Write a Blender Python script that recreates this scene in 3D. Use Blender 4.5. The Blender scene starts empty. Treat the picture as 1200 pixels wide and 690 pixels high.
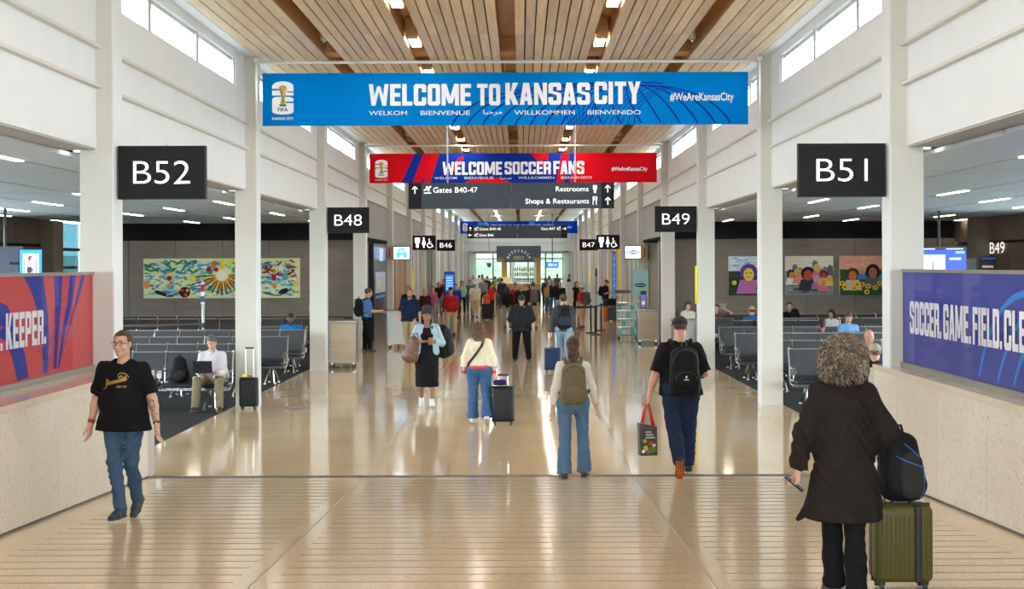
import bpy, bmesh, math, random
import numpy as np
from mathutils import Vector, Matrix

# ------------------------------------------------------------------ camera, world, exposure
C = bpy.context.scene.collection
SC = bpy.context.scene
F = 1740.0            # focal length in pixels of a 1200 px wide frame
EYE = 2.48
SLOPE = 0.043         # the ramp at the near end
RY = 17.4             # where the ramp meets the flat floor
cam = bpy.data.cameras.new('camera')
cam.sensor_width = 36.0
cam.lens = F / 1200 * 36
cam.shift_x = -11 / 1200
cam.shift_y = -35 / 1200
cam.clip_end = 900
co = bpy.data.objects.new('camera', cam)
C.objects.link(co)
co.location = (0, 0, EYE)
co.rotation_euler = (math.radians(90), math.radians(0.2), 0)
SC.camera = co

world = bpy.data.worlds.new('overcast_sky')
SC.world = world
world.use_nodes = True
wn = world.node_tree.nodes
bg = wn['Background']
tc = wn.new('ShaderNodeTexCoord')
sx = wn.new('ShaderNodeSeparateXYZ')
rp = wn.new('ShaderNodeValToRGB')
world.node_tree.links.new(tc.outputs['Generated'], sx.inputs[0])
world.node_tree.links.new(sx.outputs['Z'], rp.inputs[0])
rp.color_ramp.elements[0].position = 0.0
rp.color_ramp.elements[0].color = (0.86, 0.93, 0.97, 1)
rp.color_ramp.elements[1].position = 0.7
rp.color_ramp.elements[1].color = (0.80, 0.90, 1.0, 1)
world.node_tree.links.new(rp.outputs[0], bg.inputs['Color'])
bg.inputs['Strength'].default_value = 7.0
SC.view_settings.view_transform = 'Standard'
SC.view_settings.look = 'None'
SC.view_settings.gamma = 1
SC.view_settings.exposure = 1.3
SC.view_settings.use_curve_mapping = False
try:
    SC.cycles.max_bounces = 8
    SC.cycles.diffuse_bounces = 5
    SC.cycles.glossy_bounces = 4
    SC.cycles.transparent_max_bounces = 12
    SC.cycles.transmission_bounces = 4
    SC.cycles.sample_clamp_indirect = 8
    SC.cycles.caustics_reflective = False
    SC.cycles.caustics_refractive = False
    SC.cycles.use_denoising = True
except Exception:
    pass

def portal(name, loc, rot, sx_, sy_):
    l = bpy.data.lights.new(name, 'AREA')
    l.shape = 'RECTANGLE'
    l.size = sx_
    l.size_y = sy_
    l.energy = 1
    l.cycles.is_portal = True
    o = bpy.data.objects.new(name, l)
    C.objects.link(o)
    o.location = loc
    o.rotation_euler = rot
    return o

PI = math.pi
# area-light -Z must look into the hall
portal('daylight_portal_clerestory_left', (-5.2, 64, 5.77), (0, -PI/2, 0), 0.6, 126)
portal('daylight_portal_clerestory_right', (4.8, 64, 5.77), (0, PI/2, 0), 0.6, 126)
portal('daylight_portal_lounge_left', (-13.6, 19, 1.9), (0, -PI/2, 0), 3.7, 38)
portal('daylight_portal_lounge_right', (13.35, 19, 1.9), (0, PI/2, 0), 3.7, 38)
portal('daylight_portal_far_end', (0, 146, 1.9), (-PI/2, 0, 0), 16, 3.8)
portal('daylight_portal_near_end', (0, -9, 3.6), (PI/2, 0, 0), 9.2, 5.0)

# ------------------------------------------------------------------ helpers
def ramp_z(y):
    return SLOPE * (RY - y) if y < RY else 0.0

def pxX(px, py, X):
    """point of the plane x = X seen at pixel px, py"""
    yy = py + 0.0035 * (px - 611)
    Y = X * F / (px - 611)
    return (Y, EYE + (310 - yy) * Y / F)

def pxY(px, py, Y):
    yy = py + 0.0035 * (px - 611)
    return ((px - 611) * Y / F, EYE + (310 - yy) * Y / F)

MATS = {}
def mat(name, col, rough=0.6, metal=0.0, var=0.06, scale=6.0, bump=0.0, bscale=40.0, emis=0.0, spec=0.5, stretch=None, coord='Object', coat=0.0):
    if name in MATS:
        return MATS[name]
    m = bpy.data.materials.new(name)
    m.use_nodes = True
    nt = m.node_tree
    b = nt.nodes['Principled BSDF']
    b.inputs['Roughness'].default_value = rough
    b.inputs['Metallic'].default_value = metal
    b.inputs['Specular IOR Level'].default_value = spec
    if coat:
        b.inputs['Coat Weight'].default_value = coat
        b.inputs['Coat Roughness'].default_value = 0.1
    t = nt.nodes.new('ShaderNodeTexCoord')
    mp = nt.nodes.new('ShaderNodeMapping')
    nt.links.new(t.outputs[coord], mp.inputs[0])
    if stretch:
        mp.inputs['Scale'].default_value = stretch
    n = nt.nodes.new('ShaderNodeTexNoise')
    n.inputs['Scale'].default_value = scale
    n.inputs['Detail'].default_value = 4
    nt.links.new(mp.outputs[0], n.inputs['Vector'])
    r = nt.nodes.new('ShaderNodeValToRGB')
    r.color_ramp.elements[0].position = 0.3
    r.color_ramp.elements[1].position = 0.7
    r.color_ramp.elements[0].color = tuple(max(0, c * (1 - var)) for c in col) + (1,)
    r.color_ramp.elements[1].color = tuple(min(1, c * (1 + var)) for c in col) + (1,)
    nt.links.new(n.outputs[0], r.inputs[0])
    nt.links.new(r.outputs[0], b.inputs['Base Color'])
    if emis:
        nt.links.new(r.outputs[0], b.inputs['Emission Color'])
        b.inputs['Emission Strength'].default_value = emis
    if bump:
        n2 = nt.nodes.new('ShaderNodeTexNoise')
        n2.inputs['Scale'].default_value = bscale
        n2.inputs['Detail'].default_value = 3
        nt.links.new(mp.outputs[0], n2.inputs['Vector'])
        bp = nt.nodes.new('ShaderNodeBump')
        bp.inputs['Strength'].default_value = bump
        bp.inputs['Distance'].default_value = 0.01
        nt.links.new(n2.outputs[0], bp.inputs['Height'])
        nt.links.new(bp.outputs[0], b.inputs['Normal'])
    MATS[name] = m
    return m

def attr_mat(name, rough=0.5, emis=0.0, spec=0.4):
    if name in MATS:
        return MATS[name]
    m = bpy.data.materials.new(name)
    m.use_nodes = True
    nt = m.node_tree
    b = nt.nodes['Principled BSDF']
    b.inputs['Roughness'].default_value = rough
    b.inputs['Specular IOR Level'].default_value = spec
    a = nt.nodes.new('ShaderNodeAttribute')
    a.attribute_name = 'Col'
    nt.links.new(a.outputs['Color'], b.inputs['Base Color'])
    if emis:
        nt.links.new(a.outputs['Color'], b.inputs['Emission Color'])
        b.inputs['Emission Strength'].default_value = emis
    MATS[name] = m
    return m

def terrazzo(name, base, dark, light, rough, scale=60, rvar=0.05):
    m = bpy.data.materials.new(name)
    m.use_nodes = True
    nt = m.node_tree
    b = nt.nodes['Principled BSDF']
    t = nt.nodes.new('ShaderNodeTexCoord')
    v = nt.nodes.new('ShaderNodeTexVoronoi')
    v.inputs['Scale'].default_value = scale
    nt.links.new(t.outputs['Object'], v.inputs['Vector'])
    r = nt.nodes.new('ShaderNodeValToRGB')
    e = r.color_ramp.elements
    e[0].position = 0.0
    e[0].color = dark + (1,)
    e[1].position = 1.0
    e[1].color = light + (1,)
    k = r.color_ramp.elements.new(0.28)
    k.color = base + (1,)
    k = r.color_ramp.elements.new(0.75)
    k.color = base + (1,)
    nt.links.new(v.outputs['Color'], r.inputs[0])
    n = nt.nodes.new('ShaderNodeTexNoise')
    n.inputs['Scale'].default_value = 0.7
    n.inputs['Detail'].default_value = 6
    nt.links.new(t.outputs['Object'], n.inputs['Vector'])
    mx = nt.nodes.new('ShaderNodeMixRGB')
    mx.blend_type = 'MULTIPLY'
    mx.inputs[0].default_value = 1.0
    rr = nt.nodes.new('ShaderNodeValToRGB')
    rr.color_ramp.elements[0].position = 0.35
    rr.color_ramp.elements[1].position = 0.65
    rr.color_ramp.elements[0].color = (0.90, 0.88, 0.86, 1)
    rr.color_ramp.elements[1].color = (1, 1, 1, 1)
    nt.links.new(n.outputs[0], rr.inputs[0])
    nt.links.new(r.outputs[0], mx.inputs[1])
    nt.links.new(rr.outputs[0], mx.inputs[2])
    nt.links.new(mx.outputs[0], b.inputs['Base Color'])
    n2 = nt.nodes.new('ShaderNodeTexNoise')
    n2.inputs['Scale'].default_value = 1.6
    n2.inputs['Detail'].default_value = 2
    nt.links.new(t.outputs['Object'], n2.inputs['Vector'])
    mr = nt.nodes.new('ShaderNodeMapRange')
    mr.inputs[3].default_value = rough
    mr.inputs[4].default_value = rough + rvar
    nt.links.new(n2.outputs[0], mr.inputs[0])
    nt.links.new(mr.outputs[0], b.inputs['Roughness'])
    bp = nt.nodes.new('ShaderNodeBump')
    bp.inputs['Strength'].default_value = 0.035
    bp.inputs['Distance'].default_value = 0.02
    nt.links.new(n2.outputs[0], bp.inputs['Height'])
    nt.links.new(bp.outputs[0], b.inputs['Normal'])
    MATS[name] = m
    return m

def wood(name, c1, c2, rough=0.5, scale=3.0, stretch=(6, 0.5, 6)):
    m = bpy.data.materials.new(name)
    m.use_nodes = True
    nt = m.node_tree
    b = nt.nodes['Principled BSDF']
    b.inputs['Roughness'].default_value = rough
    t = nt.nodes.new('ShaderNodeTexCoord')
    oi = nt.nodes.new('ShaderNodeObjectInfo')
    mp = nt.nodes.new('ShaderNodeMapping')
    mp.inputs['Scale'].default_value = stretch
    nt.links.new(t.outputs['Object'], mp.inputs[0])
    ad = nt.nodes.new('ShaderNodeVectorMath')
    ad.operation = 'ADD'
    sc = nt.nodes.new('ShaderNodeVectorMath')
    sc.operation = 'SCALE'
    sc.inputs[0].default_value = (37, 11, 5)
    nt.links.new(oi.outputs['Random'], sc.inputs['Scale'])
    nt.links.new(mp.outputs[0], ad.inputs[0])
    nt.links.new(sc.outputs[0], ad.inputs[1])
    n = nt.nodes.new('ShaderNodeTexNoise')
    n.inputs['Scale'].default_value = scale
    n.inputs['Detail'].default_value = 5
    n.inputs['Distortion'].default_value = 0.6
    nt.links.new(ad.outputs[0], n.inputs['Vector'])
    r = nt.nodes.new('ShaderNodeValToRGB')
    r.color_ramp.elements[0].position = 0.3
    r.color_ramp.elements[1].position = 0.7
    r.color_ramp.elements[0].color = c1 + (1,)
    r.color_ramp.elements[1].color = c2 + (1,)
    nt.links.new(n.outputs[0], r.inputs[0])
    hs = nt.nodes.new('ShaderNodeHueSaturation')
    mr = nt.nodes.new('ShaderNodeMapRange')
    mr.inputs[3].default_value = 0.86
    mr.inputs[4].default_value = 1.1
    nt.links.new(oi.outputs['Random'], mr.inputs[0])
    nt.links.new(mr.outputs[0], hs.inputs['Value'])
    nt.links.new(r.outputs[0], hs.inputs['Color'])
    nt.links.new(hs.outputs[0], b.inputs['Base Color'])
    MATS[name] = m
    return m

def glass(name, tint=(0.93, 0.97, 0.97), gloss=0.08):
    m = bpy.data.materials.new(name)
    m.use_nodes = True
    nt = m.node_tree
    for n in list(nt.nodes):
        if n.type == 'BSDF_PRINCIPLED':
            nt.nodes.remove(n)
    out = [n for n in nt.nodes if n.type == 'OUTPUT_MATERIAL'][0]
    tr = nt.nodes.new('ShaderNodeBsdfTransparent')
    tr.inputs[0].default_value = tint + (1,)
    gl = nt.nodes.new('ShaderNodeBsdfGlossy')
    gl.inputs['Roughness'].default_value = 0.02
    mx = nt.nodes.new('ShaderNodeMixShader')
    mx.inputs[0].default_value = gloss
    nt.links.new(tr.outputs[0], mx.inputs[1])
    nt.links.new(gl.outputs[0], mx.inputs[2])
    nt.links.new(mx.outputs[0], out.inputs[0])
    MATS[name] = m
    return m

def tag(o, label=None, cat=None, group=None, kind=None):
    if label: o['label'] = label
    if cat: o['category'] = cat
    if group: o['group'] = group
    if kind: o['kind'] = kind
    return o

def empty(name, loc=(0, 0, 0), rz=0.0, parent=None):
    o = bpy.data.objects.new(name, None)
    C.objects.link(o)
    o.location = loc
    o.rotation_euler = (0, 0, rz)
    o.empty_display_size = 0.1
    if parent: o.parent = parent
    return o

def link_mesh(name, me, m, parent=None, smooth=False):
    if m: 
        for q in (m if isinstance(m, (list, tuple)) else [m]):
            me.materials.append(q)
    if smooth:
        me.polygons.foreach_set('use_smooth', [True] * len(me.polygons))
    o = bpy.data.objects.new(name, me)
    C.objects.link(o)
    if parent: o.parent = parent
    return o

class MB:
    def __init__(s):
        s.v = []
        s.f = []
    def add(s, vs, fs):
        n = len(s.v)
        s.v += [tuple(p) for p in vs]
        s.f += [tuple(i + n for i in f) for f in fs]
        return s
    def box(s, x0, x1, y0, y1, z0, z1):
        x0, x1 = min(x0, x1), max(x0, x1); y0, y1 = min(y0, y1), max(y0, y1); z0, z1 = min(z0, z1), max(z0, z1)
        return s.add([(x0,y0,z0),(x1,y0,z0),(x1,y1,z0),(x0,y1,z0),(x0,y0,z1),(x1,y0,z1),(x1,y1,z1),(x0,y1,z1)],
                     [(0,3,2,1),(4,5,6,7),(0,1,5,4),(1,2,6,5),(2,3,7,6),(3,0,4,7)])
    def tube(s, pts, r, n=8, caps=True):
        pts = [Vector(p) for p in pts]
        rs = r if isinstance(r, (list, tuple)) else [r] * len(pts)
        rings = []
        up = None
        for i, p in enumerate(pts):
            if i == 0: d = pts[1] - p
            elif i == len(pts) - 1: d = p - pts[i-1]
            else: d = (pts[i+1] - pts[i-1])
            d.normalize()
            if up is None:
                up = Vector((0, 0, 1)) if abs(d.z) < 0.9 else Vector((1, 0, 0))
            a = d.cross(up)
            if a.length < 1e-4: a = d.cross(Vector((0, 1, 0)))
            a.normalize()
            b = a.cross(d); b.normalize()
            up = b
            rings.append([p + (a * math.cos(2*PI*k/n) + b * math.sin(2*PI*k/n)) * rs[i] for k in range(n)])
        vs = [q for rg in rings for q in rg]
        fs = []
        for i in range(len(rings) - 1):
            for k in range(n):
                fs.append((i*n+k, (i+1)*n+k, (i+1)*n+(k+1) % n, i*n+(k+1) % n))
        if caps:
            fs.append(tuple(range(n)))
            fs.append(tuple(reversed([(len(rings)-1)*n+k for k in range(n)])))
        return s.add(vs, fs)
    def prism(s, poly, z0, z1):
        n = len(poly)
        vs = [(x, y, z0) for x, y in poly] + [(x, y, z1) for x, y in poly]
        fs = [tuple(reversed(range(n))), tuple(range(n, 2*n))]
        for k in range(n):
            fs.append((k, (k+1) % n, n+(k+1) % n, n+k))
        return s.add(vs, fs)
    def prism_x(s, poly, x0, x1):            # poly in (y, z)
        n = len(poly)
        vs = [(x0, y, z) for y, z in poly] + [(x1, y, z) for y, z in poly]
        fs = [tuple(reversed(range(n))), tuple(range(n, 2*n))]
        for k in range(n):
            fs.append((k, (k+1) % n, n+(k+1) % n, n+k))
        return s.add(vs, fs)
    def lathe(s, prof, c=(0, 0, 0), n=16):   # prof: (r, z)
        vs = []
        for r, z in prof:
            for k in range(n):
                vs.append((c[0] + r*math.cos(2*PI*k/n), c[1] + r*math.sin(2*PI*k/n), c[2] + z))
        fs = []
        for i in range(len(prof) - 1):
            for k in range(n):
                fs.append((i*n+k, i*n+(k+1) % n, (i+1)*n+(k+1) % n, (i+1)*n+k))
        fs.append(tuple(reversed(range(n))))
        fs.append(tuple((len(prof)-1)*n+k for k in range(n)))
        return s.add(vs, fs)
    def rbox(s, x0, x1, y0, y1, z0, z1, r, seg=3):
        bm = bmesh.new()
        g = bmesh.ops.create_cube(bm, size=1)
        for v in bm.verts:
            v.co = Vector(((x0+x1)/2 + v.co.x*(x1-x0), (y0+y1)/2 + v.co.y*(y1-y0), (z0+z1)/2 + v.co.z*(z1-z0)))
        bmesh.ops.bevel(bm, geom=list(bm.edges), offset=r, segments=seg, affect='EDGES', profile=0.5)
        bm.verts.ensure_lookup_table()
        bm.verts.index_update()
        s.add([v.co[:] for v in bm.verts], [tuple(v.index for v in f.verts) for f in bm.faces])
        bm.free()
        return s
    def xf(s, M):
        s.v = [tuple(M @ Vector(p)) for p in s.v]
        return s
    def mesh(s, name):
        me = bpy.data.meshes.new(name)
        me.from_pydata(s.v, [], s.f)
        me.update()
        return me
    def build(s, name, m, parent=None, smooth=False):
        return link_mesh(name, s.mesh(name), m, parent, smooth)

def struct(name, mb, m, smooth=False, parent=None):
    o = mb.build(name, m, parent, smooth)
    if not parent: o['kind'] = 'structure'
    return o

# ------------------------------------------------------------------ flat print: coloured shapes on a plane
class Print:
    def __init__(s, O, U, V, N, step=0.0012):
        s.O, s.U, s.V, s.N = Vector(O), Vector(U), Vector(V), Vector(N).normalized()
        s.vs, s.fs, s.cs, s.l, s.step, s.m = [], [], [], 1, step, 0.0
    def layer(s, n=1):
        s.l += n
        return s
    def poly(s, pts, col, micro=8e-6):
        n = len(s.vs)
        s.m += micro
        for u, v in pts:
            s.vs.append(tuple(s.O + s.U*u + s.V*v + s.N*(s.step*s.l + s.m)))
        s.fs.append(tuple(range(n, n+len(pts))))
        s.cs.append(col)
    def rect(s, u0, v0, u1, v1, col):
        s.poly([(u0, v0), (u1, v0), (u1, v1), (u0, v1)], col)
    def ell(s, u, v, ru, rv, col, n=14, rot=0):
        c, q = math.cos(rot), math.sin(rot)
        s.poly([(u + ru*math.cos(2*PI*k/n)*c - rv*math.sin(2*PI*k/n)*q, v + ru*math.cos(2*PI*k/n)*q + rv*math.sin(2*PI*k/n)*c) for k in range(n)], col)
    def stroke(s, pts, w, col, aspect=1.0):
        w = w if isinstance(w, (list, tuple)) else [w]*len(pts)
        L, R = [], []
        for i, (u, v) in enumerate(pts):
            a = pts[max(0, i-1)]; b = pts[min(len(pts)-1, i+1)]
            du, dv = b[0]-a[0], b[1]-a[1]
            d = math.hypot(du, dv) or 1
            L.append((u - dv/d*w[i]/2, v + du/d*w[i]/2)); R.append((u + dv/d*w[i]/2, v - du/d*w[i]/2))
        for i in range(len(pts)-1):
            s.poly([L[i], R[i], R[i+1], L[i+1]], col)
    def bez(s, p0, p1, p2, w, col, n=14, w2=None):
        pts = [((1-t)**2*p0[0]+2*t*(1-t)*p1[0]+t*t*p2[0], (1-t)**2*p0[1]+2*t*(1-t)*p1[1]+t*t*p2[1]) for t in [k/n for k in range(n+1)]]
        ws = w if w2 is None else [w + (w2-w)*k/n for k in range(n+1)]
        s.stroke(pts, ws, col)
    def text(s, txt, u, v, h, col, xs=1.0, off=0.0, align='LEFT', sp=1.0):
        c = bpy.data.curves.new('lettering', 'FONT')
        c.body = txt
        c.size = 1
        c.offset = off
        c.space_character = sp
        c.align_x = align
        c.resolution_u = 3
        o = bpy.data.objects.new('lettering', c)
        C.objects.link(o)
        dg = bpy.context.evaluated_depsgraph_get()
        me = bpy.data.meshes.new_from_object(o.evaluated_get(dg))
        cap = 0.69
        k = h / cap
        for p in me.polygons:
            if p.normal.z < -0.5: continue
            s.poly([(u + me.vertices[i].co.x*k*xs, v + me.vertices[i].co.y*k) for i in p.vertices], col, 0)
        bpy.data.objects.remove(o)
        bpy.data.meshes.remove(me)
        bpy.data.curves.remove(c)
    def block(s, txt, u, v, h, w, col):
        """heavy condensed capitals, total width w"""
        adv = [BLOCK_W.get(ch, 0.62) + (0.07 if ch != ' ' else 0) for ch in txt]
        tot = sum(adv) - 0.07
        k = w / tot
        x = u
        for ch, a in zip(txt, adv):
            for pl in block_glyph(ch):
                s.l += 0.03
                s.poly([(x + px_*k, v + py_*h) for px_, py_ in pl], col)
            x += a * k
    def build(s, name, m, parent=None):
        me = bpy.data.meshes.new(name)
        me.from_pydata(s.vs, [], s.fs)
        a = me.color_attributes.new('Col', 'FLOAT_COLOR', 'CORNER')
        data = []
        for f, c in zip(s.fs, s.cs):
            data += list(c[:3] + (1.0,)) * len(f)
        a.data.foreach_set('color', data)
        me.update()
        return link_mesh(name, me, m, parent)

BLOCK_W = {'W': 0.98, 'M': 0.86, 'I': 0.22, '.': 0.2, ' ': 0.34, 'T': 0.58, 'L': 0.5, 'E': 0.53, 'F': 0.52}
def block_glyph(ch):
    W, s_, b, c = BLOCK_W.get(ch, 0.62), 0.22, 0.19, 0.09
    R = lambda x0, y0, x1, y1: [(x0, y0), (x1, y0), (x1, y1), (x0, y1)]
    top = [(0, 1-b), (W, 1-b), (W, 1-c), (W-c, 1), (c, 1), (0, 1-c)]
    bot = [(c, 0), (W-c, 0), (W, c), (W, b), (0, b), (0, c)]
    topr = [(0, 1-b), (W, 1-b), (W, 1-c), (W-c, 1), (0, 1)]
    botr = [(0, 0), (W-c, 0), (W, c), (W, b), (0, b)]
    if ch == 'O': return [top, bot, R(0, b, s_, 1-b), R(W-s_, b, W, 1-b)]
    if ch == 'D': return [topr, botr, R(0, b, s_, 1-b), R(W-s_, b, W, 1-b)]
    if ch == 'C': return [top, bot, R(0, b, s_, 1-b), R(W-s_, 0.62, W, 1-b), R(W-s_, b, W, 0.38)]
    if ch == 'G': return [top, bot, R(0, b, s_, 1-b), R(W-s_, 0.64, W, 1-b), R(W-s_, b, W, 0.54), R(W*0.52, 0.4, W, 0.54)]
    if ch == 'S': return [top, bot, R(0, 0.55, s_, 1-b), R(W-s_, b, W, 0.46), [(0, 0.55), (W, 0.36), (W, 0.46), (W-0.05, 0.53), (0.1, 0.64), (0, 0.6)], R(W-s_, 0.66, W, 1-b), R(0, b, s_, 0.34)]
    if ch == 'E': return [R(0, 0, s_, 1), R(0, 0, W, b), R(0, 0.41, W-0.04, 0.59), R(0, 1-b, W, 1)]
    if ch == 'F': return [R(0, 0, s_, 1), R(0, 0.4, W-0.04, 0.58), R(0, 1-b, W, 1)]
    if ch == 'L': return [R(0, 0, s_, 1), R(0, 0, W, b)]
    if ch == 'I': return [R(0, 0, s_, 1)]
    if ch == 'T': return [R(0, 1-b, W, 1), R(W/2-s_/2, 0, W/2+s_/2, 1)]
    if ch == 'R': return [R(0, 0, s_, 1), topr, R(W-s_, 0.5, W, 1-b), R(0, 0.38, W-0.05, 0.55), R(W-s_, 0, W, 0.46)]
    if ch == 'P': return [R(0, 0, s_, 1), topr, R(W-s_, 0.5, W, 1-b), R(0, 0.35, W-0.03, 0.53)]
    if ch == 'K': return [R(0, 0, s_, 1), [(s_, 0.38), (W-0.27, 1), (W, 1), (s_+0.1, 0.42)], [(s_, 0.62), (s_, 0.35), (W-0.25, 0), (W+0.02, 0), (s_+0.14, 0.6)]]
    if ch == 'A': return [[(0, 0), (0.22, 0), (0.36, 1), (0.17, 1)], [(W, 0), (W-0.22, 0), (W-0.36, 1), (W-0.17, 1)], R(0.15, 0.18, W-0.15, 0.36), R(0.2, 0.9, W-0.2, 1)]
    if ch == 'N': return [R(0, 0, s_-0.02, 1), R(W-s_+0.02, 0, W, 1), [(0, 1), (0.2, 1), (W, 0), (W-0.2, 0)]]
    if ch == 'M': return [R(0, 0, s_-0.02, 1), R(W-s_+0.02, 0, W, 1), [(0, 1), (0.24, 1), (W/2+0.1, 0.1), (W/2-0.1, 0.1)], [(W, 1), (W-0.24, 1), (W/2-0.1, 0.1), (W/2+0.1, 0.1)]]
    if ch == 'W': return [[(0, 1), (0.21, 1), (0.32, 0), (0.13, 0)], [(0.13, 0), (0.32, 0), (0.55, 0.9), (0.41, 0.9)], [(W, 1), (W-0.21, 1), (W-0.32, 0), (W-0.13, 0)], [(W-0.13, 0), (W-0.32, 0), (W-0.55, 0.9), (W-0.41, 0.9)]]
    if ch == 'Y': return [[(0, 1), (0.22, 1), (W/2+0.09, 0.38), (W/2-0.09, 0.38)], [(W, 1), (W-0.22, 1), (W/2-0.09, 0.38), (W/2+0.09, 0.38)], R(W/2-s_/2, 0, W/2+s_/2, 0.45)]
    if ch == '.': return [R(0, 0, 0.2, 0.2)]
    return []

# ------------------------------------------------------------------ smooth solids from distance fields
def _g(lo, hi, res):
    n = [max(4, int(math.ceil((hi[i]-lo[i])/res))+1) for i in range(3)]
    return [lo[i] + np.arange(n[i], dtype=np.float32)*res for i in range(3)]

def nets(Fd, lo, res):
    """surface nets: distance grid to vertices and quads"""
    S = Fd < 0
    nx, ny, nz = Fd.shape
    acc = np.zeros((nx-1, ny-1, nz-1, 3), np.float32)
    cnt = np.zeros((nx-1, ny-1, nz-1), np.float32)
    def edge(ax):
        sl0 = [slice(None)]*3; sl1 = [slice(None)]*3
        sl0[ax] = slice(0, -1); sl1[ax] = slice(1, None)
        a, b = Fd[tuple(sl0)], Fd[tuple(sl1)]
        cr = S[tuple(sl0)] != S[tuple(sl1)]
        idx = np.argwhere(cr)
        if len(idx) == 0: return idx, None
        av, bv = a[cr], b[cr]
        t = av/(av-bv)
        p = idx.astype(np.float32).copy()
        p[:, ax] += t
        return idx, p
    E = []
    for ax in range(3):
        idx, p = edge(ax)
        E.append(idx)
        if p is None: continue
        o1, o2 = [k for k in range(3) if k != ax]
        for d1 in (0, -1):
            for d2 in (0, -1):
                q = idx.copy()
                q[:, o1] += d1; q[:, o2] += d2
                ok = (q[:, o1] >= 0) & (q[:, o2] >= 0) & (q[:, 0] < nx-1) & (q[:, 1] < ny-1) & (q[:, 2] < nz-1)
                q = q[ok]; pp = p[ok]
                np.add.at(acc, (q[:, 0], q[:, 1], q[:, 2]), pp)
                np.add.at(cnt, (q[:, 0], q[:, 1], q[:, 2]), 1)
    act = cnt > 0
    vid = -np.ones(cnt.shape, np.int64)
    vid[act] = np.arange(act.sum())
    V = acc[act] / cnt[act][:, None] * res + np.array(lo, np.float32)
    Q = []
    for ax in range(3):
        idx = E[ax]
        if len(idx) == 0: continue
        o1, o2 = [(1, 2), (2, 0), (0, 1)][ax]
        ok = (idx[:, o1] > 0) & (idx[:, o2] > 0) & (idx[:, o1] < [nx, ny, nz][o1]-1) & (idx[:, o2] < [nx, ny, nz][o2]-1)
        idx = idx[ok]
        if len(idx) == 0: continue
        def g(d1, d2):
            q = idx.copy(); q[:, o1] += d1; q[:, o2] += d2
            return vid[q[:, 0], q[:, 1], q[:, 2]]
        quad = np.stack([g(-1, -1), g(0, -1), g(0, 0), g(-1, 0)], 1)
        flip = ~S[idx[:, 0], idx[:, 1], idx[:, 2]]
        quad[flip] = quad[flip][:, ::-1]
        Q.append(quad)
    return V, (np.concatenate(Q) if Q else np.zeros((0, 4), np.int64))

def cone(a, b, ra, rb=None, k=0.03, ax=None, s=1.0, cut=None):
    return dict(t='c', a=np.array(a, np.float32), b=np.array(b, np.float32), ra=ra, rb=ra if rb is None else rb, k=k,
                ax=None if ax is None else np.array(ax, np.float32), s=s, cut=cut)
def ell(c, r, k=0.03, sub=False):
    return dict(t='e', c=np.array(c, np.float32), r=np.array(r, np.float32), k=k, sub=sub)

def field(prims, lo, hi, res, noise=None, clips=()):
    X, Y, Z = _g(lo, hi, res)
    D = np.full((len(X), len(Y), len(Z)), 0.3, np.float32)
    for p in prims:
        m = 0.03 + p['k'] + res*2
        if p['t'] == 'c':
            sc_ = max(1.0, p['s'])
            rm = max(p['ra'], p['rb'])*sc_ + m
            l = np.minimum(p['a'], p['b']) - rm; h = np.maximum(p['a'], p['b']) + rm
        else:
            l = p['c'] - p['r'] - m; h = p['c'] + p['r'] + m
        i0 = [int(np.searchsorted(A, l[i])) for i, A in enumerate((X, Y, Z))]
        i1 = [int(np.searchsorted(A, h[i])) for i, A in enumerate((X, Y, Z))]
        if any(i1[i] - i0[i] < 1 for i in range(3)): continue
        sl = tuple(slice(i0[i], i1[i]) for i in range(3))
        x = X[sl[0]][:, None, None]; y = Y[sl[1]][None, :, None]; z = Z[sl[2]][None, None, :]
        if p['t'] == 'c':
            a, b = p['a'], p['b']
            ab = b - a
            L2 = float(ab @ ab) + 1e-9
            t = ((x-a[0])*ab[0] + (y-a[1])*ab[1] + (z-a[2])*ab[2])/L2
            if p['cut']:
                un = t
            t = np.clip(t, 0, 1)
            qx = x-a[0]-t*ab[0]; qy = y-a[1]-t*ab[1]; qz = z-a[2]-t*ab[2]
            d2 = qx*qx + qy*qy + qz*qz
            if p['ax'] is not None:
                n = p['ax']
                qn = qx*n[0] + qy*n[1] + qz*n[2]
                d2 = d2 - qn*qn + (qn/p['s'])**2
            d = np.sqrt(np.maximum(d2, 0)) - (p['ra'] + (p['rb']-p['ra'])*t)
            if p['cut']:
                d = np.maximum(d, (un-1)*math.sqrt(L2))
        else:
            c, r = p['c'], p['r']
            qx, qy, qz = (x-c[0])/r[0], (y-c[1])/r[1], (z-c[2])/r[2]
            k0 = np.sqrt(qx*qx + qy*qy + qz*qz)
            k1 = np.sqrt((qx/r[0])**2 + (qy/r[1])**2 + (qz/r[2])**2) + 1e-6
            d = k0*(k0-1)/k1
        cur = D[sl]
        k = p['k']
        if p.get('sub'):
            d = -d
            hh = np.maximum(k - np.abs(cur-d), 0)/k
            D[sl] = np.maximum(cur, d) + hh*hh*k*0.25
        else:
            hh = np.maximum(k - np.abs(cur-d), 0)/k
            D[sl] = np.minimum(cur, d) - hh*hh*k*0.25
    x = X[:, None, None]; y = Y[None, :, None]; z = Z[None, None, :]
    if noise is not None:
        D = D + noise(x, y, z)
    for pt, n in clips:
        D = np.maximum(D, (x-pt[0])*n[0] + (y-pt[1])*n[1] + (z-pt[2])*n[2])
    D[0] = D[-1] = 0.3; D[:, 0] = D[:, -1] = 0.3; D[:, :, 0] = D[:, :, -1] = 0.3
    return D

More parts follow.
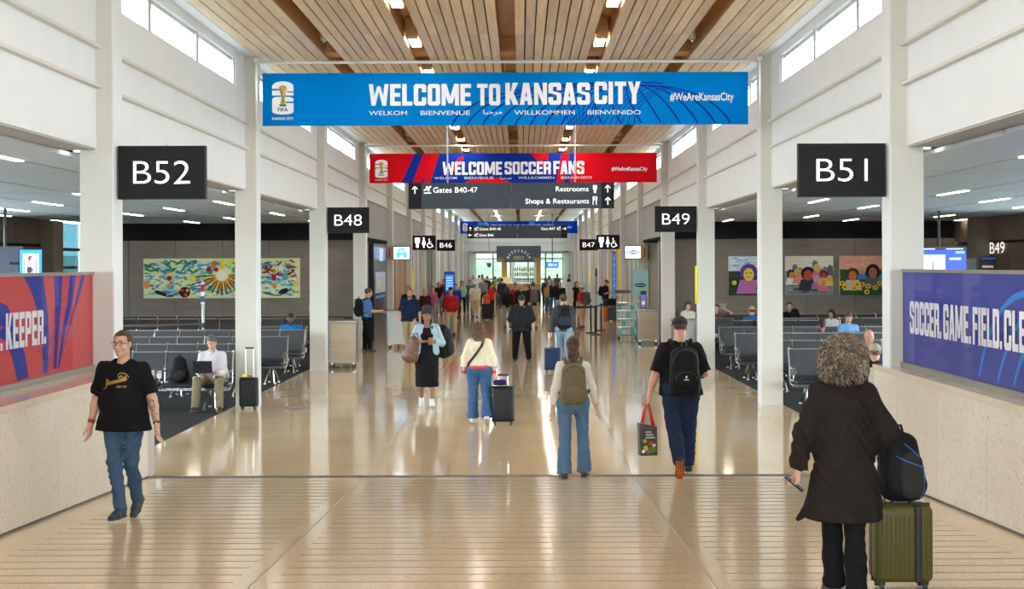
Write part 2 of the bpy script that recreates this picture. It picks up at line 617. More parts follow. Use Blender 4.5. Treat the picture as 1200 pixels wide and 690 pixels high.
def bounds(prims, pad=0.04):
    lo = np.full(3, 9.0); hi = np.full(3, -9.0)
    for p in prims:
        if p.get('sub'): continue
        if p['t'] == 'c':
            r = max(p['ra'], p['rb'])*max(1, p['s'])
            lo = np.minimum(lo, np.minimum(p['a'], p['b'])-r); hi = np.maximum(hi, np.maximum(p['a'], p['b'])+r)
        else:
            lo = np.minimum(lo, p['c']-p['r']); hi = np.maximum(hi, p['c']+p['r'])
    return lo-pad, hi+pad

def solid(prims, res, noise=None, clips=()):
    lo, hi = bounds(prims)
    return nets(field(prims, lo, hi, res, noise, clips), lo, res)

def np_mesh(name, parts, m, parent=None, smooth=True):
    vs, fs, n = [], [], 0
    for V, Q in parts:
        vs.append(V); fs.append(Q + n); n += len(V)
    V = np.concatenate(vs); Q = np.concatenate(fs)
    me = bpy.data.meshes.new(name)
    me.vertices.add(len(V)); me.vertices.foreach_set('co', V.astype(np.float32).ravel())
    me.loops.add(len(Q)*4); me.loops.foreach_set('vertex_index', Q.astype(np.int32).ravel())
    me.polygons.add(len(Q)); me.polygons.foreach_set('loop_start', np.arange(0, len(Q)*4, 4, dtype=np.int32))
    me.update(calc_edges=True)
    me.validate()
    return link_mesh(name, me, m, parent, smooth)

# ------------------------------------------------------------------ materials
M_white = mat('white_paint', (0.77, 0.795, 0.82), 0.55, var=0.02, scale=2)
M_col = mat('ivory_paint', (0.67, 0.65, 0.60), 0.5, var=0.02, scale=2)
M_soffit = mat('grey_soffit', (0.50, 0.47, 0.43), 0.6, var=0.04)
M_floor = terrazzo('polished_terrazzo', (0.75, 0.56, 0.345), (0.54, 0.38, 0.21), (0.87, 0.71, 0.49), 0.06)
M_ramp = terrazzo('ramp_terrazzo', (0.77, 0.595, 0.375), (0.54, 0.39, 0.22), (0.88, 0.74, 0.52), 0.10)
M_groove = mat('groove_strip', (0.28, 0.20, 0.13), 0.5)
M_joint = mat('dark_joint', (0.10, 0.085, 0.075), 0.45)
M_brass = mat('divider_strip', (0.40, 0.32, 0.24), 0.4)
M_stone = terrazzo('speckled_stone', (0.76, 0.72, 0.64), (0.50, 0.44, 0.35), (0.86, 0.84, 0.79), 0.35, 48)
M_ledge = terrazzo('polished_ledge_stone', (0.76, 0.69, 0.58), (0.52, 0.44, 0.35), (0.86, 0.81, 0.72), 0.05, 90)
M_bronze = mat('bronze_trim', (0.32, 0.29, 0.25), 0.35, 0.6)
M_carpet = mat('charcoal_carpet', (0.045, 0.046, 0.05), 1.0, var=0.35, scale=25, spec=0.05)
M_gwall = mat('taupe_wall_panel', (0.20, 0.16, 0.125), 0.55, var=0.1, scale=1.5, stretch=(1, 1, 6))
M_black = mat('black_paint', (0.008, 0.008, 0.010), 0.6, spec=0.1)
M_darkband = mat('dark_band', (0.010, 0.008, 0.010), 0.6, spec=0.1)
M_ceilw = mat('pale_ceiling_panel', (0.60, 0.64, 0.65), 0.7, var=0.02)
M_slot = mat('ceiling_slot', (0.12, 0.12, 0.12), 0.6)
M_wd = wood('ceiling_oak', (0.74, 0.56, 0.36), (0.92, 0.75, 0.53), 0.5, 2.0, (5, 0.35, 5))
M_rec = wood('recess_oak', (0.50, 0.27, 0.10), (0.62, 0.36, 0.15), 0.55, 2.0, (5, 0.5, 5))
M_dwood = wood('dark_walnut', (0.085, 0.06, 0.045), (0.14, 0.10, 0.075), 0.5, 2.0, (1, 1, 4))
M_bwood = wood('brown_wood', (0.30, 0.19, 0.11), (0.42, 0.28, 0.17), 0.5, 2.0, (3, 3, 0.6))
M_frame = mat('window_frame_aluminium', (0.62, 0.62, 0.60), 0.35, 0.4)
M_glass = glass('clear_glass')
M_glast = glass('teal_glass', (0.13, 0.21, 0.235), 0.12)
M_corr = mat('grey_corrugated_metal', (0.42, 0.41, 0.39), 0.45, 0.3, var=0.03)
M_lamp = mat('lamp_diffuser', (1.0, 0.94, 0.84), 0.5, emis=18, var=0.0)
M_lampc = mat('lounge_lamp_diffuser', (1.0, 0.88, 0.72), 0.5, emis=9, var=0.0)
M_metal = mat('brushed_metal', (0.36, 0.35, 0.33), 0.3, 0.9, var=0.04, scale=3, stretch=(1, 1, 30))
M_chrome = mat('polished_aluminium', (0.75, 0.75, 0.74), 0.2, 1.0)
M_dark = mat('dark_plastic', (0.02, 0.02, 0.022), 0.4)
M_sign = mat('charcoal_sign_panel', (0.016, 0.014, 0.016), 0.5, var=0.03, spec=0.15)
M_signg = mat('slate_sign_panel', (0.055, 0.07, 0.09), 0.5, var=0.03, spec=0.2)
P_print = attr_mat('printed_ink', 0.6, spec=0.08)
P_gloss = attr_mat('printed_film_under_glass', 0.12, spec=0.5)
P_lit = attr_mat('backlit_print', 0.4, emis=0.6)
P_screen = attr_mat('screen_image', 0.3, emis=0.5)
WHITE = (0.9, 0.9, 0.9)

XL, XR = -4.64, 4.20           # inner faces of the two colonnades
PITCH = 9.144
Y0 = 16.9
H = 6.13
COLS = [Y0 + PITCH*k for k in range(-2, 13)]

# ------------------------------------------------------------------ floors
struct('floor', MB().box(-5.08, 4.6, RY, 147, -0.15, 0), M_floor)
floor_ramp = struct('floor', MB().prism_x([(RY, -0.15), (RY, 0), (-9, ramp_z(-9)), (-9, -0.15)], -4.45, 4.2), M_ramp)
floor_ramp['label'] = 'grooved ramp of beige terrazzo rising towards the near end'
struct('floor', MB().box(-13.4, -5.08, -9, 45.2, -0.15, 0.004), M_carpet)
struct('floor', MB().box(4.6, 13.15, -9, 45.2, -0.15, 0.004), M_carpet)
struct('trim_1', MB().box(-4.4, 4.15, RY - 0.09, RY + 0.09, -0.05, 0.004), M_joint)
mb = MB()
for x in (-1.84, 1.30):
    mb.prism_x([(RY-0.1, 0.0005), (RY-0.1, ramp_z(RY-0.1)+0.003), (-9, ramp_z(-9)+0.003), (-9, ramp_z(-9)-0.02)], x-0.006, x+0.006)
for x in (-1.84, 1.30):
    mb.box(x-0.004, x+0.004, RY+0.1, 126, -0.02, 0.0015)
struct('trim_2', mb, M_brass)
k = 0
y = RY - 0.45
while y > 4.6:                                   # anti-slip grooves inlaid in the ramp
    for a, b in ((-3.95, -1.98), (-1.70, 1.16), (1.44, 3.75)):
        z = ramp_z(y)
        g = MB().add([(a, y-0.011, ramp_z(y-0.011)+0.0015), (b, y-0.011, ramp_z(y-0.011)+0.0015), (b, y+0.011, ramp_z(y+0.011)+0.0015), (a, y+0.011, ramp_z(y+0.011)+0.0015),
                      (a, y-0.011, z-0.02), (b, y-0.011, z-0.02), (b, y+0.011, z-0.02), (a, y+0.011, z-0.02)],
                     [(0, 1, 2, 3), (0, 4, 5, 1), (1, 5, 6, 2), (2, 6, 7, 3), (3, 7, 4, 0)])
        g.build('groove_strip', M_groove, floor_ramp)
    y -= 0.308

# ------------------------------------------------------------------ colonnades and upper walls
for X in (XL, XR):
    s = -1 if X < 0 else 1
    for i, y in enumerate(COLS):
        xo = X + s*0.38
        zb = ramp_z(y - 0.2) if y < RY else 0
        c = MB().box(X, xo, y-0.005, y+0.36, zb if y < RY else 0, H)
        c = struct('column', c, M_col)
        MB().box(X - s*0.006, X + s*0.012, y-0.010, y+0.36, zb, H).build('lit_face_paint', M_white, c)  # white over the inner face paints in the light falling on it

def bay(side, k):
    s = -1 if side == 'left' else 1
    X = XL if s < 0 else XR
    P = X + s*0.19           # panel face
    O = X + s*0.42
    y0, y1 = COLS[k] + 0.36, COLS[k+1] - 0.005
    return s, X, P, O, y0, y1

wn_count = 0
for side in ('left', 'right'):
    s, X, P, O, _, _ = bay(side, 0)
    base = MB()
    for k in range(len(COLS)-1):
        _, _, _, _, y0, y1 = bay(side, k)
        base.box(P, O, y0, y1, 6.0, H)                      # strip over the windows
        base.box(P, O, y0, y0+0.08, 5.53, 6.0)
        base.box(P, O, y1-0.85, y1, 5.53, 6.0)
    wall = struct('wall_'+side, base, M_white)
    for k in range(len(COLS)-1):
        _, _, _, _, y0, y1 = bay(side, k)
        openbay = k < 5
        zb = 3.82 if openbay else 4.50
        MB().box(P, O, y0, y1, 4.98, 5.53).build('upper_panel', M_white, wall)
        MB().box(P + s*0.01, O, y0, y1, 4.54, 4.96).build('band_panel', M_white, wall)
        if openbay:
            MB().box(P, O + s*0.15, y0, y1, 3.82, 4.50).build('beam_panel', M_white, wall)
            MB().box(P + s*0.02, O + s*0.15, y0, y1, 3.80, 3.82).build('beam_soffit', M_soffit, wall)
        for z in (4.52, 4.97):
            MB().box(P - s*0.07, P + s*0.05, y0-0.02, y1, z-0.018, z+0.018).build('flange', M_col, wall)
        # clerestory window
        wn_count += 1
        w = empty('window_%d' % wn_count, (P, y0, 5.53))
        w['kind'] = 'structure'
        a, b = 0.08, y1 - y0 - 0.85
        cuts = [a] + [a + (b-a)*t for t in (0.27, 0.635)] + [b]
        fr = MB()
        fr.box(s*0.06, s*0.14, a, b, 0, 0.05).box(s*0.06, s*0.14, a, b, 0.42, 0.47)
        for c_ in cuts: fr.box(s*0.03, s*0.14, c_-0.08, c_+0.08, 0, 0.47)
        fr.build('window_frame', M_frame, w)
        for j in range(3):
            MB().box(s*0.095, s*0.105, cuts[j]+0.08, cuts[j+1]-0.08, 0.05, 0.42).build('pane', M_glass, w)

# ------------------------------------------------------------------ timber ceiling
XC = -0.22
YF = 90.0                   # beyond this the ceiling is of pale cross slats
ceil = struct('ceiling', MB().box(-5.1, 4.7, -9, 127, 6.56, 6.60), M_white)
mb = MB()
RECX = [XC + d for d in (-3.06, -1.53, 0, 1.53, 3.06)]
edges = [-4.62] + sum([[x-0.13, x+0.13] for x in RECX], []) + [4.18]
board_spans = [(edges[i], edges[i+1]) for i in range(0, len(edges), 2)]
for a, b in board_spans:
    MB().box(a+0.01, b-0.01, -9, 126.6, 6.19, 6.2).build('black_backing', M_black, ceil)
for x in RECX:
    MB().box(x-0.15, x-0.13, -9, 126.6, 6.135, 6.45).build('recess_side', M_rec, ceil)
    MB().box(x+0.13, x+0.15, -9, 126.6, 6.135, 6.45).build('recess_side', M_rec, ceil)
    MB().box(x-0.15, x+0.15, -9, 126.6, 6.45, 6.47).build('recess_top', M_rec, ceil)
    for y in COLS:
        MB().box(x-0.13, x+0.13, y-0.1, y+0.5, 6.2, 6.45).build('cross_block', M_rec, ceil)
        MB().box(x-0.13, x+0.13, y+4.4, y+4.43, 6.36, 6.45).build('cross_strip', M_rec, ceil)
MB().box(-5.0, -4.62, -9, 127, 6.13, 6.2).build('plaster_edge', M_white, ceil)
MB().box(4.18, 4.6, -9, 127, 6.13, 6.2).build('plaster_edge', M_white, ceil)
plank_cache = {}
def plank(parent, x, w, y0, y1):
    key = (round(w, 4), round(y1-y0, 3))
    if key not in plank_cache:
        plank_cache[key] = MB().box(0, w, 0, y1-y0, 0, 0.05).mesh('ceiling_plank')
        plank_cache[key].materials.append(M_wd)
    o = bpy.data.objects.new('ceiling_plank', plank_cache[key])
    C.objects.link(o)
    o.parent = parent
    o.location = (x, y0, H)
rest = MB()
nb = 0
seg = [10.0, 14.4, 18.97, 23.54, 28.1, 32.68, 37.26]
for i, (a, b) in enumerate(board_spans):
    n = 8 if 0 < i < 5 else 7
    if i in (0, 5): n = 6
    w = (b-a)/n
    for j in range(n):
        x = a + j*w
        for q in range(len(seg)-1):
            if nb < 296:
                plank(ceil, x+0.011, w-0.022, seg[q]+0.003, seg[q+1]-0.003); nb += 1
            else:
                rest.box(x+0.011, x+w-0.011, seg[q]+0.003, seg[q+1]-0.003, H, H+0.05)
        rest.box(x+0.011, x+w-0.011, -9, seg[0]-0.003, H, H+0.05)
        yy = seg[-1]
        while yy < YF:
            rest.box(x+0.011, x+w-0.011, yy+0.003, min(YF, yy+4.572)-0.003, H, H+0.05)
            yy += 4.572
r_ = rest.build('far_planks', M_wd, ceil); r_['kind'] = 'stuff'
sl = MB()
y = YF
while y < 126.5:
    for a, b in board_spans:
        sl.box(a, b, y, y+0.40, H, H+0.05)
    y += 0.58
r_ = sl.build('cross_slats', mat('pale_slat', (0.80, 0.76, 0.68), 0.5), ceil); r_['kind'] = 'stuff'

# light fittings in the second and fourth recess
lamp_proto = None
def copy_tree(o, loc=None, rz=None, label=None, group=None):
    c = o.copy(); C.objects.link(c)
    for ch in o.children:
        d = ch.copy(); C.objects.link(d); d.parent = c
        for g in ch.children:
            e = g.copy(); C.objects.link(e); e.parent = d
    if loc is not None: c.location = loc
    if rz is not None: c.rotation_euler = (0, 0, rz)
    if label: c['label'] = label
    if group: c['group'] = group
    return c
t = empty('ceiling_light', (RECX[1], 20.45, 6.13))
tag(t, 'slim box ceiling light glowing warm white in the timber ceiling recess left of the middle', 'ceiling light', 'ceiling lights in the left lamp recess')
MB().box(-0.09, 0.09, -0.55, -0.22, 0.0, 0.30).build('housing', M_rec, t)
MB().box(-0.085, 0.085, -0.22, 0.75, 0.05, 0.30).build('lamp_body', M_frame, t)
MB().box(-0.075, 0.075, -0.22, 0.75, 0.02, 0.05).build('diffuser', M_lamp, t)
for side in (1, 3):
    y = 1.4
    while y < 124:
        if not (side == 1 and abs(y-20.45) < 0.1):
            copy_tree(t, (RECX[side], y, 6.13), 0,
                      'slim box ceiling light glowing warm white in the timber ceiling recess %s of the middle' % ('left' if side == 1 else 'right'),
                      'ceiling lights in the %s lamp recess' % ('left' if side == 1 else 'right'))
        y += 3.81
d = empty('sprinkler_head', (RECX[0]+0.02, 24.6, 6.36))
tag(d, 'small round sprinkler head in the outer left timber recess', 'sprinkler', 'sprinkler heads in outer left recess')
MB().lathe([(0.05, -0.16), (0.07, -0.12), (0.07, 0.0), (0.03, 0.09)]).build('cup', M_frame, d, True)
MB().lathe([(0.02, -0.2), (0.03, -0.16)]).build('nozzle', M_chrome, d, True)
for x, y, w in ((RECX[4], 24.6, 'right'), (RECX[0]+0.02, 33.7, 'left'), (RECX[4], 33.7, 'right'), (RECX[0], 42.9, 'left'), (RECX[4], 42.9, 'right'), (RECX[0], 15.5, 'left'), (RECX[4], 15.5, 'right')):
    copy_tree(d, (x, y, 6.36), 0, 'small round sprinkler head in the outer %s timber recess' % w, 'sprinkler heads in outer %s recess' % w)

# ------------------------------------------------------------------ gate lounges (both sides): ceilings, side walls, end walls
for side in ('left', 'right'):
    s = -1 if side == 'left' else 1
    xi, xo = (-5.06, -13.4) if s < 0 else (4.62, 13.15)
    ZC = 3.76
    cl = struct('ceiling', MB().box(xi + s*0.14, xo, -9, 45.2, ZC+0.08, ZC+0.12), M_slot)
    # panels with real gaps between them
    xs = [abs(xi)+0.14, 6.06, 7.85, 9.65, 11.45, 13.0]
    ys = [-9, -3.0, 5.8, 14.8, 20.4, 26.0, 31.4, 36.6, 41.5, 45.2]
    for i in range(len(xs)-1):
        for j in range(len(ys)-1):
            x0, x1 = s*(xs[i]+0.05), s*(xs[i+1]-0.05)
            MB().box(x0, x1, ys[j]+0.05, ys[j+1]-0.05, ZC, ZC+0.05).build('ceiling_panel', M_ceilw, cl)
    lt = None
    for i, x in enumerate(xs[1:]):
        for j in range(7):
            y = 3.9 + j*6.6 + (i % 2)*3.3
            if y > 43.5: continue
            nm = 'slim linear light set in the %s lounge ceiling gap' % side
            if lt is None:
                lt = empty('linear_light', (s*x, y, ZC))
                tag(lt, nm, 'ceiling light', 'linear lights of the %s lounge ceiling' % side)
                MB().box(-0.045, 0.045, -0.9, 0.9, 0.0, 0.06).build('lamp_body', M_frame, lt)
                MB().box(-0.035, 0.035, -0.88, 0.88, -0.012, 0.0).build('diffuser', M_lampc, lt)
            else:
                copy_tree(lt, (s*x, y, ZC))
    # outer side wall: glazing up to y 36, then dark walnut with a pier and a last window
    sw = struct('wall_'+side, MB().box(xo, xo+s*0.3, -9, 36, 0, 0.35).box(xo, xo+s*0.3, -9, 36, 3.5, 3.84), M_gwall)
    wn_count += 1
    w = empty('window_%d' % wn_count, (xo, 0, 0)); w['kind'] = 'structure'
    fr = MB()
    fr.box(0, s*0.12, -9, 36, 0.35, 0.42).box(0, s*0.12, -9, 36, 3.43, 3.5).box(0, s*0.12, -9, 36, 2.3, 2.36)
    for j in range(31): fr.box(0, s*0.12, -9 + j*1.5 - 0.03, -9 + j*1.5 + 0.03, 0.35, 3.5)
    fr.build('window_frame', M_frame, w)
    MB().box(s*0.05, s*0.06, -9, 36, 0.42, 3.43).build('pane', M_glass, w)
    lim = 42.3 if s < 0 else 45.2
    for j, yy in enumerate(np.arange(36, lim-0.2, 1.3)):
        y2 = min(lim, yy+1.3)
        MB().box(xo, xo+s*0.2, yy+0.004, y2-0.004, 0, 3.02).build('wall_panel', M_dwood, sw)
        MB().box(xo, xo+s*0.2, yy+0.004, y2-0.004, 3.10, 3.84).build('wall_panel', M_dwood, sw)
    MB().box(xo+s*0.05, xo+s*0.2, 36, lim, 3.0, 3.12).build('dark_reveal', M_black, sw)
    if s < 0:
        struct('column', MB().box(xo, xo+0.35, 41.4, 42.3, 0, ZC), M_gwall)
        wn_count += 1
        w = empty('window_%d' % wn_count, (xo, 42.3, 0)); w['kind'] = 'structure'
        MB().box(-0.12, 0, 0, 2.9, 2.93, 3.02).box(-0.12, 0.35, 0, 1.3, 2.4, 2.48).box(-0.12, 0, 0, 2.9, 0, 0.3).box(-0.12, 0, 0.6, 0.68, 0, 3.76).build('window_frame', M_dark, w)
        MB().box(-0.07, -0.06, 0, 0.62, 0, 2.93).build('pane', M_glass, w)
        MB().box(-0.07, -0.06, 0.62, 2.9, 0, 2.93).build('pane', M_glast, w)
        MB().box(-0.07, -0.06, 0, 2.9, 3.02, 3.76).build('pane', M_glast, w)
    else:
        struct('column', MB().box(xo-0.35, xo, 41.7, 42.6, 0, ZC), M_gwall)
    # end wall facing the camera
    ew = struct('wall_back', MB().box(xi, xo, 45.12, 45.3, 0, ZC+0.1), M_black)
    x = abs(xi)
    joints = [5.06, 6.22, 7.64, 9.06, 10.48, 11.9, 13.4] if s < 0 else [4.62, 5.83, 7.25, 8.68, 10.1, 11.55, 13.15]
    for a, b in zip(joints[:-1], joints[1:]):
        MB().box(s*(a+0.006), s*(b-0.006), 45.0, 45.12, 0.1, 3.24).build('wall_panel', M_gwall, ew)
    MB().box(xi, xo, 45.03, 45.12, 3.24, ZC).build('dark_band', M_darkband, ew)
    MB().box(xi, xo, 44.98, 45.12, 0, 0.1).build('base_strip', M_dark, ew)
    struct('wall_front', MB().box(xi - s*0.0, xo, -9.3, -9, 0, 3.9), M_gwall)
    for (a, b, nm) in (((-8.6, -7.4, 'left') , None, None) if s < 0 else ((6.9, 8.1, 'right'), None, None),):
        g = MB().box(a[0], a[1], 44.985, 45.025, 3.3, 3.62)
        q = g.build('air_grille', M_black); tag(q, 'black slotted air grille in the dark band of the %s lounge wall' % a[2], 'air grille')

# near end wall, its unseen tall glazed opening added to let daylight in
struct('wall_front', MB().box(-5.1, 4.7, -9.3, -9, 0, 1.2).box(-5.1, 4.7, -9.3, -9, 6.0, 6.6), M_white)
wn_count += 1
w = empty('window_%d' % wn_count, (0, -9.15, 1.2)); w['kind'] = 'structure'
fr = MB()
for j in range(7): fr.box(-5.1 + j*1.633 - 0.03, -5.1 + j*1.633 + 0.03, -0.05, 0.05, 0, 4.8)
fr.box(-5.1, 4.7, -0.05, 0.05, 0, 0.06).box(-5.1, 4.7, -0.05, 0.05, 2.4, 2.46).box(-5.1, 4.7, -0.05, 0.05, 4.74, 4.8)
fr.build('window_frame', M_frame, w)
MB().box(-5.1, 4.7, -0.005, 0.005, 0, 4.8).build('pane', M_glass, w)

# ------------------------------------------------------------------ half walls with stone panels, ledge and glass banner
def half_wall(side):
    s = -1 if side == 'left' else 1
    xf = -4.38 if s < 0 else 4.13
    xb = -5.0 if s < 0 else 4.58
    hw = struct('wall_'+side, MB().prism_x([(17.4, 0), (17.4, 1.24), (-9, 1.24), (-9, 0)], xf + s*0.035, xb), M_dark)
    ends = [17.4, 15.55, 14.0, 12.46, 10.92, 9.38, 7.84, 6.3, 4.76, 3.2, 1.6, 0, -1.6, -3.2, -4.8, -6.4, -9] if s < 0 else [17.4, 16.35, 14.8, 13.2, 11.65, 10.1, 8.55, 7.0, 5.4, 3.8, 2.2, 0.6, -1, -2.6, -4.2, -5.8, -7.4, -9]
    for a, b in zip(ends[:-1], ends[1:]):
        MB().prism_x([(a-0.004, ramp_z(a)+0.02), (a-0.004, 1.24), (b+0.004, 1.24), (b+0.004, ramp_z(b)+0.02)], xf, xf + s*0.04).build('stone_panel', M_stone, hw)
    MB().prism_x([(17.4, ramp_z(17.4)-0.01), (17.4, 0.022), (-9, ramp_z(-9)+0.022), (-9, ramp_z(-9)-0.01)], xf - s*0.006, xf + s*0.03).build('base_strip', M_joint, hw)
    MB().box(xf - s*0.01, xb, -9, 17.44, 1.24, 1.30).build('ledge', M_ledge, hw)
    MB().box(xf + s*0.0, xb, 17.4, 17.70, 0, 1.24).build('end_trim', M_soffit, hw)
    return hw
half_wall('left')
half_wall('right')

# ------------------------------------------------------------------ closed bays beyond the lounges
M_light = mat('pale_grey_door', (0.50, 0.52, 0.53), 0.4)
M_beige = mat('beige_plaster', (0.62, 0.56, 0.46), 0.6)
M_sgreen = mat('dark_teal_panel', (0.10, 0.13, 0.13), 0.4)
M_yellow = mat('yellow_panel', (0.85, 0.62, 0.05), 0.4)
M_lav = mat('lavender_panel', (0.52, 0.50, 0.66), 0.4)
spec = {
 'left': {5: (M_dark, 0.0), 6: (M_bwood, 0.0), 7: (M_light, 0.0), 8: (M_sgreen, 0), 9: (M_white, 0), 10: (M_light, 0), 11: (M_white, 0), 12: (M_white, 0), 13: (M_white, 0)},
 'right': {5: (M_dwood, 0), 6: (M_light, 0), 7: (M_yellow, 0), 8: (M_lav, 0), 9: (M_col, 0), 10: (M_white, 0), 11: (M_white, 0), 12: (M_white, 0), 13: (M_white, 0)}}
for side in ('left', 'right'):
    for k in range(5, len(COLS)-1):
        s, X, P, O, y0, y1 = bay(side, k)
        z1 = 3.25 if k < 9 else 3.6
        u = struct('wall_'+side, MB().box(P + s*0.03, O, y0, y1, z1, 4.50), M_corr if k < 8 else M_white)
        if k < 8:
            n = 40 if k == 5 else 26
            for j in range(n):
                w_ = (y1-y0)/n
                MB().box(P, P+s*0.04, y0 + j*w_, y0 + j*w_ + w_*0.55, z1, 4.50).build('corrugation_rib', M_corr, u)
        m = spec[side][k][0]
        depth = 0.03 if k > 5 else 2.6
        b = struct('wall_'+side, MB().box(P + s*depth, P + s*(depth+0.1), max(y0-0.4, 45.35), y1+0.4, 0, z1+0.02), m)
        if k == 5:
            MB().box(P, P+s*2.7, 45.35, 45.5, 0, z1).build('return_wall', M_gwall, b)
            MB().box(P, P+s*2.7, y1+0.05, y1+0.2, 0, z1).build('return_wall', M_beige, b)
            MB().box(P, P+s*2.7, y0, y1, z1, z1+0.1).build('shop_soffit', M_black, b)
            MB().box(P+s*0.1, P+s*0.2, y0+0.6, y0+0.72, 0, z1).build('door_jamb', M_frame, b)
            MB().box(P+s*0.1, P+s*0.2, y0+4.0, y0+4.12, 0, z1).build('door_jamb', M_frame, b)
            MB().box(P+s*0.12, P+s*0.18, y0+0.72, y0+4.0, 0, z1).build('sliding_shutter', M_dwood, b)
        else:
            yy = y0 + 0.7
            while yy < y1-0.3:
                MB().box(P+s*(depth-0.02), P+s*depth, yy, yy+0.03, 0, z1).build('joint_strip', M_slot, b)
                yy += 2.4
for side in ('left', 'right'):
    s = -1 if side == 'left' else 1
    struct('wall_'+side, MB().box(-4.45 if s < 0 else 4.1, -4.9 if s < 0 else 4.6, 127, 146, 0, 3.8), M_light)

# far end: white bulkhead, low ceiling, glazed end wall
bk = struct('wall_back', MB().box(-5.1, 4.7, 126.6, 127, 3.62, 6.6), M_white)
MB().box(-5.0, 4.6, 126.5, 126.6, 4.28, 4.34).build('bulkhead_line', M_frame, bk)  # thin grey line across the bulkhead
struct('ceiling', MB().box(-5.0, 4.7, 127, 146.3, 3.62, 3.8), M_white)
wn_count += 1
M_dimglass = glass('dimming_glass', (0.36, 0.385, 0.36), 0.03)  # grey tint put into the glass to dim the daylight outside
w = empty('window_%d' % wn_count, (0, 146, 0)); w['kind'] = 'structure'
fr = MB()
for j in range(6): fr.box(-4.5 + j*1.72 - 0.07, -4.5 + j*1.72 + 0.07, -0.06, 0.06, 0, 3.62)
for z in (0, 1.0, 3.0, 3.56): fr.box(-4.5, 4.2, -0.06, 0.06, z, z+0.12)
fr.build('window_frame', M_frame, w)
MB().box(-4.5, 4.2, -0.005, 0.005, 0, 3.62).build('pane', M_dimglass, w)

# outdoors
M_grass = mat('pale_grass', (0.40, 0.50, 0.36), 0.9, var=0.15, scale=0.05)
struct('ground', MB().box(-400, 400, 148, 700, -1.2, -1.0).box(-400, -14, -200, 148, -1.2, -1.0).box(14, 400, -200, 148, -1.2, -1.0).box(-14, 14, -200, -10, -1.2, -1.0), mat('apron_concrete', (0.42, 0.42, 0.40), 0.9))
hv, hf = [], []
nx_, ny_ = 60, 10
for j in range(ny_+1):
    for i in range(nx_+1):
        x = -180 + 360*i/nx_; v = j/ny_
        hgt = (4.5 + 1.6*math.sin(x*0.045+1) + 1.1*math.sin(x*0.13) + 0.5*math.sin(x*0.41)) * math.sin(v*PI/2)
        hv.append((x, 330 + 70*v, -1.05 + hgt))
for j in range(ny_):
    for i in range(nx_):
        a = j*(nx_+1)+i
        hf.append((a, a+1, a+nx_+2, a+nx_+1))
struct('hill', MB().add(hv, hf), M_grass, True)

# unseen shell added behind the closed bays to keep outside light from leaking in
for s, x0, x1 in ((-1, -5.08, -9.0), (1, 4.6, 8.6)):
    struct('floor', MB().box(x0, x1, 45.2, 127, -0.15, 0.0), M_floor)
    struct('wall_' + ('left' if s < 0 else 'right'), MB().box(x1, x1 + s*0.2, 45.2, 127, 0, 6.3), M_beige)
    struct('ceiling', MB().box(x0 - s*0.02, x1, 45.2, 127, 4.51, 4.6), M_white)

# ------------------------------------------------------------------ lettering helper
def fit(pr, txt, u, v, h, w, col, off=0.0):
    """text scaled to the width w, lower-left corner at u, v, cap height h"""
    c = bpy.data.curves.new('lettering', 'FONT'); c.body = txt; c.size = 1; c.offset = off
    o = bpy.data.objects.new('lettering', c); C.objects.link(o)
    dg = bpy.context.evaluated_depsgraph_get()
    me = bpy.data.meshes.new_from_object(o.evaluated_get(dg))
    co = np.zeros(len(me.vertices)*3); me.vertices.foreach_get('co', co)
    xmin, xmax = co[0::3].min(), co[0::3].max()
    k = h/0.69
    for p in me.polygons:
        pr.poly([(u + (me.vertices[i].co.x-xmin)/(xmax-xmin)*w, v + me.vertices[i].co.y*k) for i in p.vertices], col, 0)
    bpy.data.objects.remove(o); bpy.data.meshes.remove(me); bpy.data.curves.remove(c)

def arrow(pr, u, v, sz, d, col):
    ca = {'up': 0, 'left': PI/2, 'right': -PI/2}[d]
    R = lambda p: (u + p[0]*math.cos(ca) - p[1]*math.sin(ca), v + p[0]*math.sin(ca) + p[1]*math.cos(ca))
    for a, b in (((0, -sz/2), (0, sz/2)), ((-sz*0.36, sz*0.12), (0.0, sz/2)), ((sz*0.36, sz*0.12), (0.0, sz/2))):
        pr.stroke([R(a), R(b)], sz*0.13, col)

def man_icon(pr, u, v, h, col):
    pr.rect(u-h*0.2, v, u+h*0.2, v+h*0.12, col) if False else None
    pr.poly([(u-h*0.24, v+h*0.95), (u+h*0.24, v+h*0.95), (u+h*0.24, v+h*0.5), (u+h*0.13, v+h*0.4), (u+h*0.12, v), (u-h*0.12, v), (u-h*0.13, v+h*0.4), (u-h*0.24, v+h*0.5)], col)
def woman_icon(pr, u, v, h, col):
    pr.ell(u, v+h*0.9, h*0.09, h*0.09, col)
    pr.poly([(u-h*0.08, v+h*0.78), (u+h*0.08, v+h*0.78), (u+h*0.2, v+h*0.3), (u+h*0.08, v+h*0.3), (u+h*0.07, v), (u-h*0.07, v), (u-h*0.08, v+h*0.3), (u-h*0.2, v+h*0.3)], col)
def wheelchair_icon(pr, u, v, h, col):
    pr.ell(u-h*0.06, v+h*0.84, h*0.07, h*0.07, col)
    pr.stroke([(u-h*0.05, v+h*0.75), (u-h*0.03, v+h*0.38), (u+h*0.2, v+h*0.38), (u+h*0.3, v+h*0.12), (u+h*0.38, v+h*0.12)], h*0.08, col)
    pr.stroke([(u-h*0.04, v+h*0.58), (u+h*0.15, v+h*0.58)], h*0.06, col)
    pts = [(u + h*0.24*math.cos(t), v + h*0.24 + h*0.24*math.sin(t)) for t in [2.0 + 4.4*i/12 for i in range(13)]]
    pr.stroke(pts, h*0.065, col)

